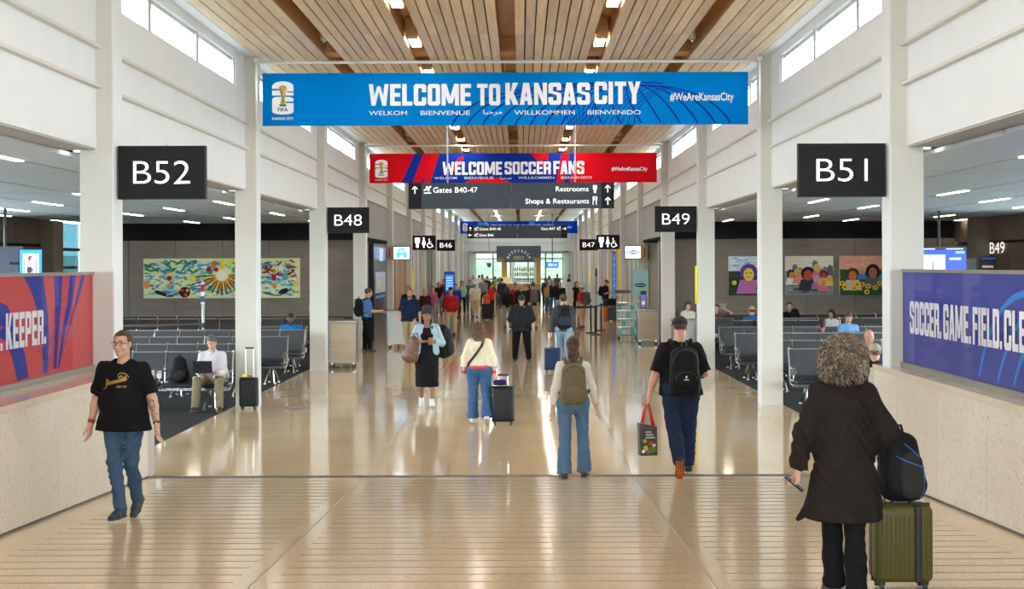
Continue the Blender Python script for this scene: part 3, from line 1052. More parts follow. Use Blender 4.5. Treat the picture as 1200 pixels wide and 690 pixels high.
# ------------------------------------------------------------------ gate signs fixed to the columns
def sign_box(label, x0, x1, y, z0, z1, name='gate_sign', cat='sign', m=None, group=None):
    t = empty(name, ((x0+x1)/2, y, z0))
    tag(t, label, cat, group)
    w = (x1-x0)/2
    MB().box(-w, w, -0.06, 0.06, 0, z1-z0).build('sign_panel', m or M_sign, t)
    MB().box(-w-0.006, w+0.006, -0.045, 0.045, -0.006, 0).build('edge_strip', M_dark, t)
    MB().box(-w-0.006, w+0.006, -0.045, 0.045, z1-z0, z1-z0+0.006).build('edge_strip', M_dark, t)
    MB().tube([(w*0.1, 0, z1-z0), (w*0.1, 0, z1-z0+0.03)], 0.012, 6).build('fixing_bolt', M_chrome, t)
    return t
def gate_sign(num, k, side, label, nw=0.65):
    x0, x1 = (XL+0.03, XL+1.02) if side < 0 else (XR-1.02, XR-0.03)
    t = sign_box(label, x0, x1, COLS[k]+0.16, 3.25, 3.85)
    pr = Print((-0.495, -0.06, 0), (1, 0, 0), (0, 0, 1), (0, -1, 0))
    fit(pr, num, 0.495-nw/2, 0.17, 0.265, nw, (1, 0.98, 0.94), -0.012)
    pr.build('lit_numerals', P_lit, t)
gate_sign('B52', 2, -1, 'black hanging gate sign reading B52 on the nearest left column')
gate_sign('B51', 2, 1, 'black hanging gate sign reading B51 on the nearest right column', 0.585)
gate_sign('B48', 4, -1, 'black gate sign reading B48 on the third left column')
gate_sign('B49', 4, 1, 'black gate sign reading B49 on the third right column')
gate_sign('B46', 9, -1, 'small distant black gate sign reading B46')
gate_sign('B47', 9, 1, 'small distant black gate sign reading B47')
for side, lab in ((-1, 'dark restroom sign with white figures and wheelchair on the left colonnade'), (1, 'dark restroom sign with white figures and wheelchair on the right colonnade')):
    x0, x1 = (XL+0.05, XL+1.02) if side < 0 else (XR-1.02, XR-0.05)
    t = sign_box(lab, x0, x1, COLS[7]+0.16, 3.12, 3.72, 'restroom_sign')
    pr = Print((-0.485, -0.06, 0), (1, 0, 0), (0, 0, 1), (0, -1, 0))
    man_icon(pr, 0.2, 0.09, 0.44, (1, .98, .95)); woman_icon(pr, 0.47, 0.09, 0.44, (1, .98, .95)); wheelchair_icon(pr, 0.72, 0.09, 0.42, (1, .98, .95))
    pr.build('lit_pictograms', P_lit, t)
# shop signs with a plywood end and a lit panel
for side in (-1, 1):
    sc_ = COLS[6]-0.1
    xa, xb = (-4.86, -3.98) if side < 0 else (3.70, 4.56)
    t = empty('shop_sign', ((xa+xb)/2, sc_, 2.66))
    tag(t, 'lit white shop sign with a light blue emblem beside a plywood panel' if side < 0 else 'lit white shop sign with a blue oval logo beside a plywood panel', 'sign')
    w = (xb-xa)/2
    MB().box(-w, w, -0.05, 0.05, 0, 0.5).build('sign_frame', M_dark, t)
    pr = Print((-w, -0.05, 0), (1, 0, 0), (0, 0, 1), (0, -1, 0))
    W2 = 2*w
    a0, a1 = (0.02, 0.24) if side < 0 else (W2-0.24, W2-0.02)
    b0, b1 = (0.27, W2-0.03) if side < 0 else (0.03, W2-0.27)
    pr.rect(a0, 0.0, a1, 0.5, (0.55, 0.38, 0.18)); pr.layer()
    m_ = (a0+a1)/2
    pr.bez((m_-0.06, 0.06), (m_+0.05, 0.25), (m_-0.06, 0.44), 0.02, (0.05, 0.04, 0.03)); pr.bez((m_+0.06, 0.06), (m_-0.05, 0.25), (m_+0.06, 0.44), 0.02, (0.05, 0.04, 0.03))
    pr.build('plywood_print', P_print, t)
    pr = Print((-w, -0.05, 0), (1, 0, 0), (0, 0, 1), (0, -1, 0))
    pr.rect(b0, 0.03, b1, 0.47, (0.85, 0.92, 1.0)); pr.layer()
    mc = (b0+b1)/2
    if side < 0:
        pr.poly([(mc-0.2, 0.06), (mc-0.08, 0.1), (mc-0.02, 0.2), (mc+0.02, 0.2), (mc+0.08, 0.1), (mc+0.2, 0.06), (mc+0.17, 0.3), (mc+0.08, 0.42), (mc-0.08, 0.42), (mc-0.17, 0.3)], (0.04, 0.5, 0.9))
        pr.layer(); pr.stroke([(mc-0.13, 0.28), (mc+0.13, 0.28)], 0.02, (0.8, 0.9, 1)); pr.rect(mc-0.07, 0.3, mc-0.02, 0.36, (0.8, 0.9, 1)); pr.rect(mc+0.02, 0.3, mc+0.07, 0.36, (0.8, 0.9, 1))
    else:
        pr.ell(mc, 0.25, 0.25, 0.055, (0.03, 0.15, 0.6), 20); pr.layer(); pr.ell(mc, 0.25, 0.14, 0.075, (0.03, 0.15, 0.6), 20); pr.layer()
        pr.stroke([(mc-0.19, 0.25), (mc+0.19, 0.25)], 0.035, (0.75, 0.85, 1))
    pr.build('lit_panel', P_lit, t)
# yellow blade markers on column faces
for k, X, z0, z1, w in ((4, XR, 1.53, 2.44, 'third right column'), (7, XL, 1.35, 2.3, 'left column under the restroom sign'), (8, XR, 1.35, 2.3, 'right column past the restroom sign'), (10, XR, 1.35, 2.3, 'far right column beyond gate 47')):
    s = -1 if X > 0 else 1
    o = MB().rbox(0, 0.07*s if s > 0 else -0.001, -0.06, 0.06, 0, z1-z0, 0.02, 2) if s > 0 else MB().rbox(-0.07, 0, -0.06, 0.06, 0, z1-z0, 0.02, 2)
    o = o.build('blade_marker', mat('bright_yellow', (0.88, 0.74, 0.03), 0.4, emis=0.06), None, True)
    o.location = (X, COLS[k]+0.1, z0)
    tag(o, 'narrow upright yellow marker strip on the ' + w, 'marker')

# ------------------------------------------------------------------ hanging direction signs
M_rod = mat('steel_rod', (0.35, 0.38, 0.42), 0.35, 0.7)
def direction_sign(y, xa, xb, z0, z1, label):
    t = empty('direction_sign', ((xa+xb)/2, y, z0))
    tag(t, label, 'sign')
    w = (xb-xa)/2; h = z1-z0
    MB().box(-w+0.3, -0.01, -0.07, 0.07, 0, h).build('sign_panel', M_signg, t)
    MB().box(0.0, w-0.3, -0.07, 0.07, 0, h).build('sign_panel', M_signg, t)
    MB().box(-w, -w+0.3, -0.072, 0.072, 0, h).build('arrow_panel', M_sign, t)
    MB().box(w-0.3, w, -0.072, 0.072, 0, h).build('arrow_panel', M_sign, t)
    for sx_ in (-1, 1):
        MB().tube([(sx_*w*0.62, 0, h), (sx_*w*0.62, 0, 6.5-z0)], 0.017, 8).build('hanging_rod', M_rod, t)
    return t, w
LW = (0.92, 0.92, 0.88)
t, w = direction_sign(35.0, -2.65, 2.19, 3.80, 4.41, 'nearest slate grey hanging sign reading Gates B40-47, Restrooms, Shops & Restaurants')
pr = Print((-w, -0.073, 0), (1, 0, 0), (0, 0, 1), (0, -1, 0), 0.002)
k_ = 1/49.4
def uu(px): return (px-480)/240*2*w
arrow(pr, uu(487.5), 0.44, 0.17, 'up', LW); arrow(pr, uu(712.5), 0.455, 0.17, 'up', LW); arrow(pr, uu(712.5), 0.17, 0.17, 'up', LW)
fit(pr, 'Gates B40-47', uu(509), 0.38, 0.125, uu(560.5)-uu(509), LW, -0.006)
fit(pr, 'Restrooms', uu(652), 0.40, 0.115, uu(690)-uu(652), LW, -0.006)
fit(pr, 'Shops & Restaurants', uu(616.5), 0.115, 0.115, uu(690.5)-uu(616.5), LW, -0.006)
man_icon(pr, uu(697.5), 0.36, 0.19, LW)
pr.rect(uu(695), 0.08, uu(695.6), 0.28, LW); pr.rect(uu(695), 0.18, uu(696.8), 0.28, LW); pr.rect(uu(698.6), 0.08, uu(699.4), 0.28, LW); pr.rect(uu(698.2), 0.19, uu(699.8), 0.28, LW)
u0 = uu(498)
pr.rect(u0, 0.36, u0+0.17, 0.38, LW)
pr.stroke([(u0, 0.43), (u0+0.17, 0.53)], 0.03, LW); pr.poly([(u0+0.04, 0.52), (u0+0.07, 0.53), (u0+0.13, 0.49), (u0+0.08, 0.47)], LW); pr.poly([(u0+0.07, 0.46), (u0+0.13, 0.49), (u0+0.13, 0.41), (u0+0.1, 0.41)], LW)
pr.build('lettering', P_lit, t)
t, w = direction_sign(72.2, -2.62, 2.24, 3.76, 4.40, 'far slate grey hanging sign reading Gates B40-45, Gate B46, Gate B47')
pr = Print((-w, -0.073, 0), (1, 0, 0), (0, 0, 1), (0, -1, 0), 0.003)
def uu(px): return (px-548)/117*2*w
arrow(pr, uu(551.5), 0.46, 0.17, 'up', LW); arrow(pr, uu(551.5), 0.16, 0.17, 'left', LW); arrow(pr, uu(661.5), 0.46, 0.17, 'right', LW)
fit(pr, 'Gates B40-45', uu(562), 0.40, 0.12, uu(587)-uu(562), LW, -0.006)
fit(pr, 'Gate B46', uu(562), 0.10, 0.12, uu(578.5)-uu(562), LW, -0.006)
fit(pr, 'Gate B47', uu(634.5), 0.40, 0.12, uu(650.5)-uu(634.5), LW, -0.006)
for p_, v_ in ((558.5, 0.42), (558.5, 0.12), (655, 0.42)):
    pr.rect(uu(p_)-0.09, v_-0.02, uu(p_)+0.09, v_, LW); pr.stroke([(uu(p_)-0.09, v_+0.04), (uu(p_)+0.09, v_+0.12)], 0.035, LW)
pr.build('lettering', P_lit, t)

# ------------------------------------------------------------------ fabric banners across the hall
def cloth_mat(name, col):
    m = mat(name, col, 0.8, var=0.05, scale=2, spec=0.03)
    nt = m.node_tree
    b = nt.nodes['Principled BSDF']
    w_ = nt.nodes.new('ShaderNodeTexNoise'); w_.inputs['Scale'].default_value = 1.4
    t_ = nt.nodes.new('ShaderNodeTexCoord'); mp = nt.nodes.new('ShaderNodeMapping'); mp.inputs['Scale'].default_value = (3, 1, 0.5)
    nt.links.new(t_.outputs['Object'], mp.inputs[0]); nt.links.new(mp.outputs[0], w_.inputs['Vector'])
    bp = nt.nodes.new('ShaderNodeBump'); bp.inputs['Strength'].default_value = 0.6; bp.inputs['Distance'].default_value = 0.05
    nt.links.new(w_.outputs[0], bp.inputs['Height']); nt.links.new(bp.outputs[0], b.inputs['Normal'])
    return m
def emblem(pr, u, v, h, w, bgc=(0.0, 0.20, 0.60), col=(0.88, 0.88, 0.9)):
    """two stacked rounded numerals with a golden cup in front and FIFA below"""
    W = w; 
    y2 = v + h*0.60; y6 = v + h*0.16
    nb = (0.0, 0.0, 0.0)
    # '2'
    pr.ell(u, y2+h*0.22, W*0.5, h*0.13, col, 20); pr.rect(u+W*0.05, y2+h*0.04, u+W*0.5, y2+h*0.24, col); pr.rect(u-W*0.5, y2-h*0.02, u+W*0.5, y2+h*0.12, col); pr.rect(u-W*0.5, y2+h*0.14, u-W*0.08, y2+h*0.24, col)
    # '6'
    pr.rect(u-W*0.5, y6+h*0.04, u+W*0.5, y6+h*0.36, col); pr.ell(u, y6+h*0.35, W*0.5, h*0.07, col, 20); pr.ell(u, y6+h*0.04, W*0.5, h*0.07, col, 20)
    pr.layer(); pr.rect(u-W*0.52, y2+h*0.125, u-W*0.16, y2+h*0.165, bgc); pr.rect(u+W*0.2, y2+h*0.07, u+W*0.52, y2+h*0.10, bgc); pr.rect(u+W*0.14, y6+h*0.25, u+W*0.52, y6+h*0.29, bgc); pr.rect(u-W*0.52, y6+h*0.405, u+W*0.52, y6+h*0.44, bgc)
    pr.layer()
    g1, g2 = (0.55, 0.38, 0.10), (0.32, 0.2, 0.06)
    pr.ell(u, v+h*0.77, W*0.19, h*0.085, g1, 14); pr.poly([(u-W*0.19, v+h*0.76), (u+W*0.19, v+h*0.76), (u+W*0.08, v+h*0.55), (u+W*0.13, v+h*0.36), (u-W*0.13, v+h*0.36), (u-W*0.06, v+h*0.55)], g1)
    pr.layer(); pr.stroke([(u-W*0.14, v+h*0.8), (u, v+h*0.6), (u+W*0.02, v+h*0.42)], W*0.06, g2); pr.stroke([(u+W*0.14, v+h*0.78), (u+W*0.03, v+h*0.6)], W*0.05, (0.75, 0.6, 0.3))
    pr.rect(u-W*0.16, v+h*0.33, u+W*0.16, v+h*0.38, (0.03, 0.22, 0.12)); pr.layer(-1)
    pr.layer(); fit(pr, 'FIFA', u-W*0.24, v+h*0.21, h*0.085, W*0.48, (0.02, 0.05, 0.15), 0.02); pr.layer(-1)
    fit(pr, 'KANSAS CITY', u-W*0.5, v, h*0.062, W, col, 0.015)
ARAB = '\uFE8E\uFE92\uFEA3\uFEAE\uFEE3'
def banner(y, xa, xb, z0, z1, base, label, drop=0.0):
    t = empty('welcome_banner', (xa, y, z0)); tag(t, label, 'banner')
    MB().box(0, xb-xa, -0.004, 0.004, 0, z1-z0).build('cloth', base, t)
    n = 9
    for i in range(n):
        u = 0.03 + (xb-xa-0.06)*i/(n-1)
        MB().tube([(u, 0, z1-z0-0.02), (u, 0, 6.05-z0)], 0.004, 5).build('hanging_cord', M_white, t)
    pr = Print((0, -0.004, 0), (1, 0, 0), (0, 0, 1), (0, -1, 0), 0.0015)
    return t, pr, xb-xa, z1-z0
M_bb = cloth_mat('blue_banner_cloth', (0.0, 0.20, 0.60))
M_rb = cloth_mat('red_banner_cloth', (0.68, 0.006, 0.014))
M_nb = cloth_mat('royal_banner_cloth', (0.006, 0.05, 0.50))
DB = (0.004, 0.03, 0.30)
BW = (0.80, 0.82, 0.88)
t, pr, w, h = banner(COLS[3]-0.06, -4.52, 3.98, 4.92, 5.84, M_bb, 'large bright blue cloth banner reading WELCOME TO KANSAS CITY, nearest across the hall')
def U(px): return (px-309)/568*w
def V(py): return (148-py)/61*h
for xb_ in (530, 548, 566, 585, 604, 622, 640, 658):
    pr.bez((U(xb_), 0), (U(xb_+28), V(92)), (U(778), V(100)), 0.030, DB, 18, 0.016)
for i in range(12):
    xb_ = 664 + i*7.2
    pr.bez((U(xb_), 0), (U(700+i*4), V(118)), (U(735+(i-5)*9), V(106 - i % 3)), 0.016, DB, 8, 0.01)
for i in range(9):
    pr.bez((U(668+i*3), 0), (U(664+i*4), V(130)), (U(640+i*9), V(112)), 0.014, DB, 8)
for xb_ in (706, 728, 752, 775, 797, 818, 838, 856):
    pr.bez((U(xb_), V(146)), (U(xb_-28), V(100)), (U(742), V(102)), 0.030, DB, 18, 0.016)
pr.layer(3)
pr.block('WELCOME', U(433.5), V(125), V(100)-V(125), U(553)-U(433.5), BW)
pr.block('TO', U(560), V(125), V(100)-V(125), U(587)-U(560), BW)
pr.block('KANSAS', U(593), V(124.5), V(99)-V(124.5), U(692)-U(593), BW)
pr.block('CITY', U(697), V(124), V(98)-V(124), U(751)-U(697), BW)
pr.l += 1
for tx_, a, b in (('WELKOM', 433.5, 478), ('BIENVENUE', 494, 551.5), (ARAB, 567, 589), ('WILLKOMMEN', 603.5, 674), ('BIENVENIDO', 689, 751)):
    fit(pr, tx_, U(a), V(136) if tx_ != ARAB else V(135), 0.075, U(b)-U(a), BW, 0.004)
fit(pr, '#WeAreKansasCity', U(785.5), V(120), 0.13, U(860)-U(785.5), BW, 0.02)
pr.l += 1
emblem(pr, U(333), V(141), V(94)-V(141), U(345.5)-U(320.5))
pr.build('printed_graphic', P_print, t)

t, pr, w, h = banner(COLS[5]-0.06, -4.52, 4.05, 4.92, 5.80, M_rb, 'red and blue cloth banner reading WELCOME SOCCER FANS, second across the hall')
def U(px): return (px-434)/336*w
def V(py): return (215-py)/35*h
R2 = (0.68, 0.006, 0.014)
pr.poly([(U(471), 0), (U(484), 0), (U(497), h), (U(487), h)], DB)
pr.poly([(U(494), 0), (U(521), 0), (U(530), V(205)), (U(548), h), (U(512), h), (U(503), V(200))], DB)
pr.poly([(U(521), 0), (U(640), 0), (U(655), V(198)), (U(628), h), (U(540), h), (U(529), V(200))], DB)
pr.poly([(U(638), 0), (U(652), 0), (U(659), h), (U(644), h)], DB); pr.poly([(U(661), 0), (U(668), 0), (U(675), h), (U(668), h)], DB)
pr.layer()
pr.poly([(U(545), 0), (U(553), V(211)), (U(585), V(209)), (U(600), 0)], R2)
pr.poly([(U(497), 0), (U(505), 0), (U(516), h), (U(508), h)], R2); pr.poly([(U(530), V(200)), (U(538), V(185)), (U(545), V(183)), (U(536), V(203))], R2)
pr.poly([(U(622), h), (U(632), h), (U(646), V(203)), (U(640), V(200))], R2)
pr.layer(3)
pr.block('WELCOME', U(519.5), V(205.5), V(190)-V(205.5), U(589)-U(519.5), BW)
pr.block('SOCCER', U(592), V(205), V(190)-V(205), U(646)-U(592), BW)
pr.block('FANS', U(649), V(205), V(189.5)-V(205), U(685)-U(649), BW)
pr.l += 1
for tx_, a, b in (('WELKOM', 510, 536), ('BIENVENUE', 545, 579), (ARAB, 587, 600), ('WILLKOMMEN', 608, 650), ('BIENVENIDO', 658, 694)):
    fit(pr, tx_, U(a), V(210.5), 0.07, U(b)-U(a), BW, 0.004)
fit(pr, '#WeAreKansasCity', U(717), V(201), 0.11, U(759)-U(717), BW, 0.02)
pr.l += 1
emblem(pr, U(448), V(212), V(186)-V(212), U(455.5)-U(441), (0.68, 0.006, 0.014))
pr.build('printed_graphic', P_print, t)

t, pr, w, h = banner(COLS[12]-0.06, -4.45, 4.1, 4.75, 5.65, M_nb, 'distant royal blue cloth banner reading WELCOME TO KANSAS CITY, last across the hall')
for u_, r_ in ((1.0, 0.22), (1.45, 0.18), (1.8, 0.25), (2.2, 0.2), (3.4, 0.2), (5.2, 0.22), (6.0, 0.15)):
    pr.ell(u_, 0.6 + 0.15*math.sin(u_*5), r_, r_*0.7, (0.02, 0.28, 0.75))
pr.layer()
pr.block('WELCOME TO KANSAS CITY', w*0.235, 0.33, 0.32, w*0.56, BW)
fit(pr, '#WeAreKansasCity', w*0.83, 0.4, 0.12, w*0.12, BW, 0.02)
pr.l += 1
emblem(pr, 0.35, 0.1, 0.7, 0.36, (0.006, 0.05, 0.50))
pr.build('printed_graphic', P_print, t)
for k, w in ((3, 'nearest'), (5, 'second'), (12, 'last')):
    t = empty('banner_pole', (-0.22, COLS[k]-0.06, 6.03)); tag(t, 'long white metal pole spanning the hall above the %s banner' % w, 'pole')
    MB().tube([(XL+0.22, 0, 0), (XR+0.22, 0, 0)], 0.028, 8).build('cross_bar', M_white, t)
    for X in (XL+0.24, XR+0.20):
        MB().box(X-0.02, X+0.02, -0.03, 0.03, -1.2, 0.06).build('side_post', M_frame, t)
        MB().box(X-0.05, X+0.05, -0.04, 0.05, 0.0, 0.07).build('bracket', M_chrome, t)

# ------------------------------------------------------------------ glass banners on the half walls
def wall_banner(side):
    s = -1 if side == 'left' else 1
    X = -4.88 if s < 0 else 4.34
    yend = 17.15 if s < 0 else 16.9
    t = empty('glass_banner_rail', (X, yend, 1.30))
    tag(t, 'red and blue glazed banner reading KEEPER along the ledge' if s < 0 else 'deep blue glazed banner reading SOCCER. GAME. FIELD. along the ledge', 'banner')
    base = mat('red_banner_board', (0.58, 0.03, 0.04), 0.5, var=0.03) if s < 0 else mat('indigo_banner_board', (0.025, 0.04, 0.36), 0.5, var=0.03)
    MB().box(0, s*0.05, -20, 0, 0.06, 1.08).build('banner_board', base, t)
    MB().box(-s*0.03, s*0.07, -20, 0.0, 0.0, 0.06).box(-s*0.02, s*0.06, -20, 0.01, 1.08, 1.115).box(-s*0.02, s*0.06, 0, 0.03, 0.0, 1.10).build('bronze_frame', M_bronze, t)
    MB().box(-s*0.012, -s*0.008, -20, 0, 0.06, 1.08).build('glass_sheet', glass_banner, t)
    pr = Print((0, 0, 0), (0, 1, 0), (0, 0, 1), (-s, 0, 0), 0.0012)
    def P(px, py):
        a = pxX(px, py, X)
        return (a[0]-yend, a[1]-1.30)
    if s < 0:
        B = (0.035, 0.055, 0.36)
        def strip(L, R_):
            n = len(L)
            for i in range(n-1): pr.poly([P(*L[i]), P(*R_[i]), P(*R_[i+1]), P(*L[i+1])], B)
        strip([(27, 323), (37, 343), (45, 370), (49, 400), (50, 438)], [(50, 323), (53, 343), (56, 370), (57, 400), (55, 437)])
        strip([(63, 322), (64, 350), (64, 385), (62, 432)], [(73, 322), (72, 350), (69, 385), (65.5, 432)])
        strip([(82, 322), (79, 350), (73, 385), (67, 431)], [(89, 322), (85, 350), (77, 385), (69, 430.5)])
        strip([(95, 322), (89, 350), (80, 385), (70, 420)], [(99.5, 322), (92, 350), (81, 385), (70.6, 420)])
        strip([(-30, 372), (-18, 362), (-8, 356), (0, 354)], [(-30, 420), (-20, 395), (-8, 385), (0, 382)])
        strip([(0, 354), (8, 358), (14, 370)], [(0, 382), (4, 384), (8, 392)])
        strip([(-5, 392), (8, 402), (14, 420), (20, 446)], [(14, 370), (21, 395), (29, 415), (33, 442)])
        pr.layer(3)
        y1, y0 = P(53, 370)[0], P(6, 370)[0]
        pr.block('KEEPER.', y0, 0.39, 0.345, y1-y0, (0.85, 0.87, 0.92))
        pr.block('T.', y0-0.36, 0.39, 0.345, 0.27, (0.85, 0.87, 0.92))
    else:
        pr = Print((0, 0, 0), (0, -1, 0), (0, 0, 1), (-1, 0, 0), 0.0012)
        def P(px, py):
            a = pxX(px, py, X)
            return (yend-a[0], a[1]-1.30)
        LB = (0.05, 0.30, 0.78)
        pr.bez(P(1147, 441), P(1163, 352), P(1200, 344), 0.05, LB, 20, 0.06); pr.bez(P(1200, 344), P(1225, 338), P(1260, 350), 0.06, LB, 12)
        pr.bez(P(1169, 446), P(1186, 375), P(1215, 356), 0.05, LB, 20); pr.bez(P(1188, 451), P(1203, 385), P(1240, 365), 0.05, LB, 16)
        pr.layer(3)
        for tx_, a, b in (('SOCCER.', 1066.5, 1103.5), ('GAME.', 1106, 1138.5), ('FIELD.', 1140.5, 1175), ('CLE', 1177.5, 1203)):
            u0, u1 = P(a, 375)[0], P(b, 375)[0]
            pr.block(tx_, u0, 0.40, 0.36, u1-u0, (0.85, 0.87, 0.95))
    pr.build('printed_graphic', P_print, t)
glass_banner = glass('banner_glass', (0.97, 0.97, 0.98), 0.06)
wall_banner('left')
wall_banner('right')

# ------------------------------------------------------------------ lounge seating
M_vinyl = mat('slate_vinyl', (0.060, 0.064, 0.074), 0.38, var=0.08, scale=3)
M_vinylb = mat('brown_black_vinyl', (0.045, 0.036, 0.032), 0.4, var=0.08, scale=3)
M_vdark = mat('black_vinyl', (0.018, 0.019, 0.022), 0.4)
SP = 0.585
sp_mesh = {}
def seat_parts(vm):
    key = vm.name
    if key in sp_mesh: return sp_mesh[key]
    back = MB()
    n = 8
    prof = [(0.02, 0.46), (0.00, 0.52), (0.03, 0.68), (0.085, 0.84), (0.14, 0.965)]
    w = 0.265
    vs = []
    for y, z in prof: vs += [(-w, y, z), (w, y, z)]
    for y, z in prof: vs += [(-w, y+0.035, z), (w, y+0.035, z)]
    fs = []
    m = len(prof)
    for i in range(m-1):
        fs.append((2*i, 2*i+1, 2*i+3, 2*i+2)); fs.append((2*m+2*i, 2*m+2*i+2, 2*m+2*i+3, 2*m+2*i+1))
        fs.append((2*i, 2*i+2, 2*m+2*i+2, 2*m+2*i)); fs.append((2*i+1, 2*m+2*i+1, 2*m+2*i+3, 2*i+3))
    fs.append((0, 2*m, 2*m+1, 1)); fs.append((2*m-2, 2*m-1, 4*m-1, 4*m-2))
    back.add(vs, fs)
    me_b = back.mesh('backrest'); me_b.materials.append(vm)
    st = MB().rbox(-0.255, 0.255, -0.47, 0.0, 0.385, 0.455, 0.03, 2)
    me_s = st.mesh('seat'); me_s.materials.append(M_vdark)
    fr = MB()
    fr.tube([(0, -0.44, 0.36), (0, -0.10, 0.36), (0, 0.03, 0.44), (0, 0.05, 0.68), (0, 0.11, 0.84), (0, 0.165, 0.985)], 0.016, 6)
    me_f = fr.mesh('side_frame'); me_f.materials.append(M_chrome)
    tr = MB().box(-SP/2+0.02, SP/2-0.02, 0.138, 0.175, 0.963, 0.976)
    me_t = tr.mesh('top_rail'); me_t.materials.append(mat('dull_rail', (0.30, 0.27, 0.24), 0.4, 0.6))
    ar = MB().tube([(0, -0.02, 0.44), (0, -0.30, 0.44), (0, -0.36, 0.50), (0, -0.36, 0.60), (0, -0.30, 0.65), (0, 0.03, 0.65)], 0.016, 6)
    ar.box(-0.035, 0.035, -0.34, 0.02, 0.65, 0.672).box(-0.04, 0.04, -0.38, -0.36, 0.55, 0.64)
    me_a = ar.mesh('armrest'); me_a.materials.append(M_chrome)
    lg = MB()
    for sx_ in (-1, 1):
        lg.tube([(sx_*0.05, -0.2, 0.34), (sx_*0.10, -0.46 if sx_ < 0 else -0.40, 0.03)], [0.022, 0.016], 6)
        lg.tube([(sx_*0.05, -0.2, 0.34), (sx_*0.10, 0.08, 0.03)], [0.022, 0.016], 6)
    for x_, y_ in ((-0.1, -0.46), (0.1, -0.40), (-0.1, 0.08), (0.1, 0.08)):
        lg.lathe([(0.035, 0.0), (0.035, 0.015), (0.015, 0.04)], (x_, y_, 0), 10)
    me_l = lg.mesh('leg'); me_l.materials.append(M_chrome)
    ob = MB().rbox(-0.05, 0.05, -0.36, -0.30, 0.47, 0.57, 0.012, 1)
    me_o = ob.mesh('power_outlet'); me_o.materials.append(M_white)
    sp_mesh[key] = (me_b, me_s, me_f, me_t, me_a, me_l, me_o)
    return sp_mesh[key]
def child(name, me, parent, loc=(0, 0, 0), rz=0):
    o = bpy.data.objects.new(name, me); C.objects.link(o); o.parent = parent; o.location = loc; o.rotation_euler = (0, 0, rz)
    return o
def bench(x_end, s, y, n, label, vm=None, group=None, gaps=()):
    """row of n seats from x_end outwards (direction s); seats face the camera"""
    vm = vm or M_vinyl
    t = empty('seating_bench', (x_end, y, 0.004)); tag(t, label, 'bench', group)
    mb_, ms, mf, mt, ma, ml, mo = seat_parts(vm)
    for i in range(n):
        x = s*(SP*(i+0.5))
        if i in gaps: continue
        child('backrest', mb_, t, (x, 0, 0)); child('seat', ms, t, (x, 0, 0)); child('top_rail', mt, t, (x, 0, 0))
        if i % 2 == 1 or n == 1: child('power_outlet', mo, t, (x - s*SP/2 + 0.03, 0, 0))
    for i in range(n+1):
        child('side_frame', mf, t, (s*SP*i, 0, 0))
        if i % 2 == 0 or i == n: child('armrest', ma, t, (s*SP*i, 0, 0))
    for i in range(0, n, 2): child('leg', ml, t, (s*SP*(i+0.5), 0, 0))
    MB().box(min(0, s*SP*n), max(0, s*SP*n), -0.24, -0.16, 0.32, 0.37).build('beam', M_chrome, t)
    return t
ordl = ['front', 'second', 'third', 'fourth', 'fifth', 'rearmost']
for i, (y, n) in enumerate(((25.85, 7), (28.4, 8), (31.3, 9), (34.5, 9), (42.0, 12), (44.3, 12))):
    bench(-5.05 if i != 2 else -4.95, -1, y, n, '%s row of dark vinyl airport seats in the left lounge' % ordl[i], M_vinylb if i > 3 else M_vinyl, None)
bench(-5.28, -1, 36.35, 2, 'short bench at the third left column seating the man in bright blue')
for i, (y, n) in enumerate(((26.1, 7), (29.0, 8), (32.0, 9), (35.3, 9), (41.0, 11), (44.2, 12))):
    bench(4.72 if i != 2 else 4.62, 1, y, n, '%s row of dark vinyl airport seats in the right lounge' % ordl[i], M_vinylb if i > 4 else M_vinyl, None, gaps=((2,) if i == 4 else ()))

# ------------------------------------------------------------------ paintings on the end walls
def painting(name, x0, x1, z0, z1, label, seed):
    t = empty(name, ((x0+x1)/2, 44.99, z0)); tag(t, label, 'painting')
    w, h = x1-x0, z1-z0
    MB().box(-w/2, w/2, -0.09, -0.0, 0, h).build('canvas', mat('cream_canvas', (0.80, 0.78, 0.66), 0.7), t)
    pr = Print((-w/2, -0.09, 0), (1, 0, 0), (0, 0, 1), (0, -1, 0), 0.002)
    rnd = random.Random(seed)
    return t, pr, w, h, rnd
t, pr, w, h, rnd = painting('mural_painting', -11.43, -6.70, 1.50, 2.70, 'long colourful abstract flower and leaf mural painting in the left lounge', 3)
pr.rect(0, 0, w, h, (0.74, 0.76, 0.42)); pr.layer()
pal = [(0.75, 0.78, 0.25), (0.85, 0.82, 0.35), (0.10, 0.33, 0.62), (0.25, 0.52, 0.70), (0.12, 0.42, 0.30), (0.80, 0.85, 0.55), (0.06, 0.25, 0.5), (0.45, 0.68, 0.60)]
for i in range(760):
    u, v = rnd.uniform(0.1, w-0.1), rnd.uniform(0.07, h-0.07)
    pr.l = 2 + i*0.007
    pr.ell(u, v, min(rnd.uniform(0.04, 0.17), u, w-u), min(rnd.uniform(0.02, 0.055), v, h-v), pal[rnd.randrange(8)], 8, rnd.uniform(-0.5, 0.5) if 0.3 < v < h-0.3 and 0.3 < u < w-0.3 else 0)
def mp_(px, py): return ((px-169)/181*w, (347-py)/46*h)
pr.l = 8
c0 = mp_(260, 320)
pr.ell(c0[0], c0[1], 0.3, 0.26, (0.85, 0.85, 0.5), 16); pr.layer(); pr.ell(c0[0], c0[1], 0.14, 0.14, (0.9, 0.92, 0.7), 14)
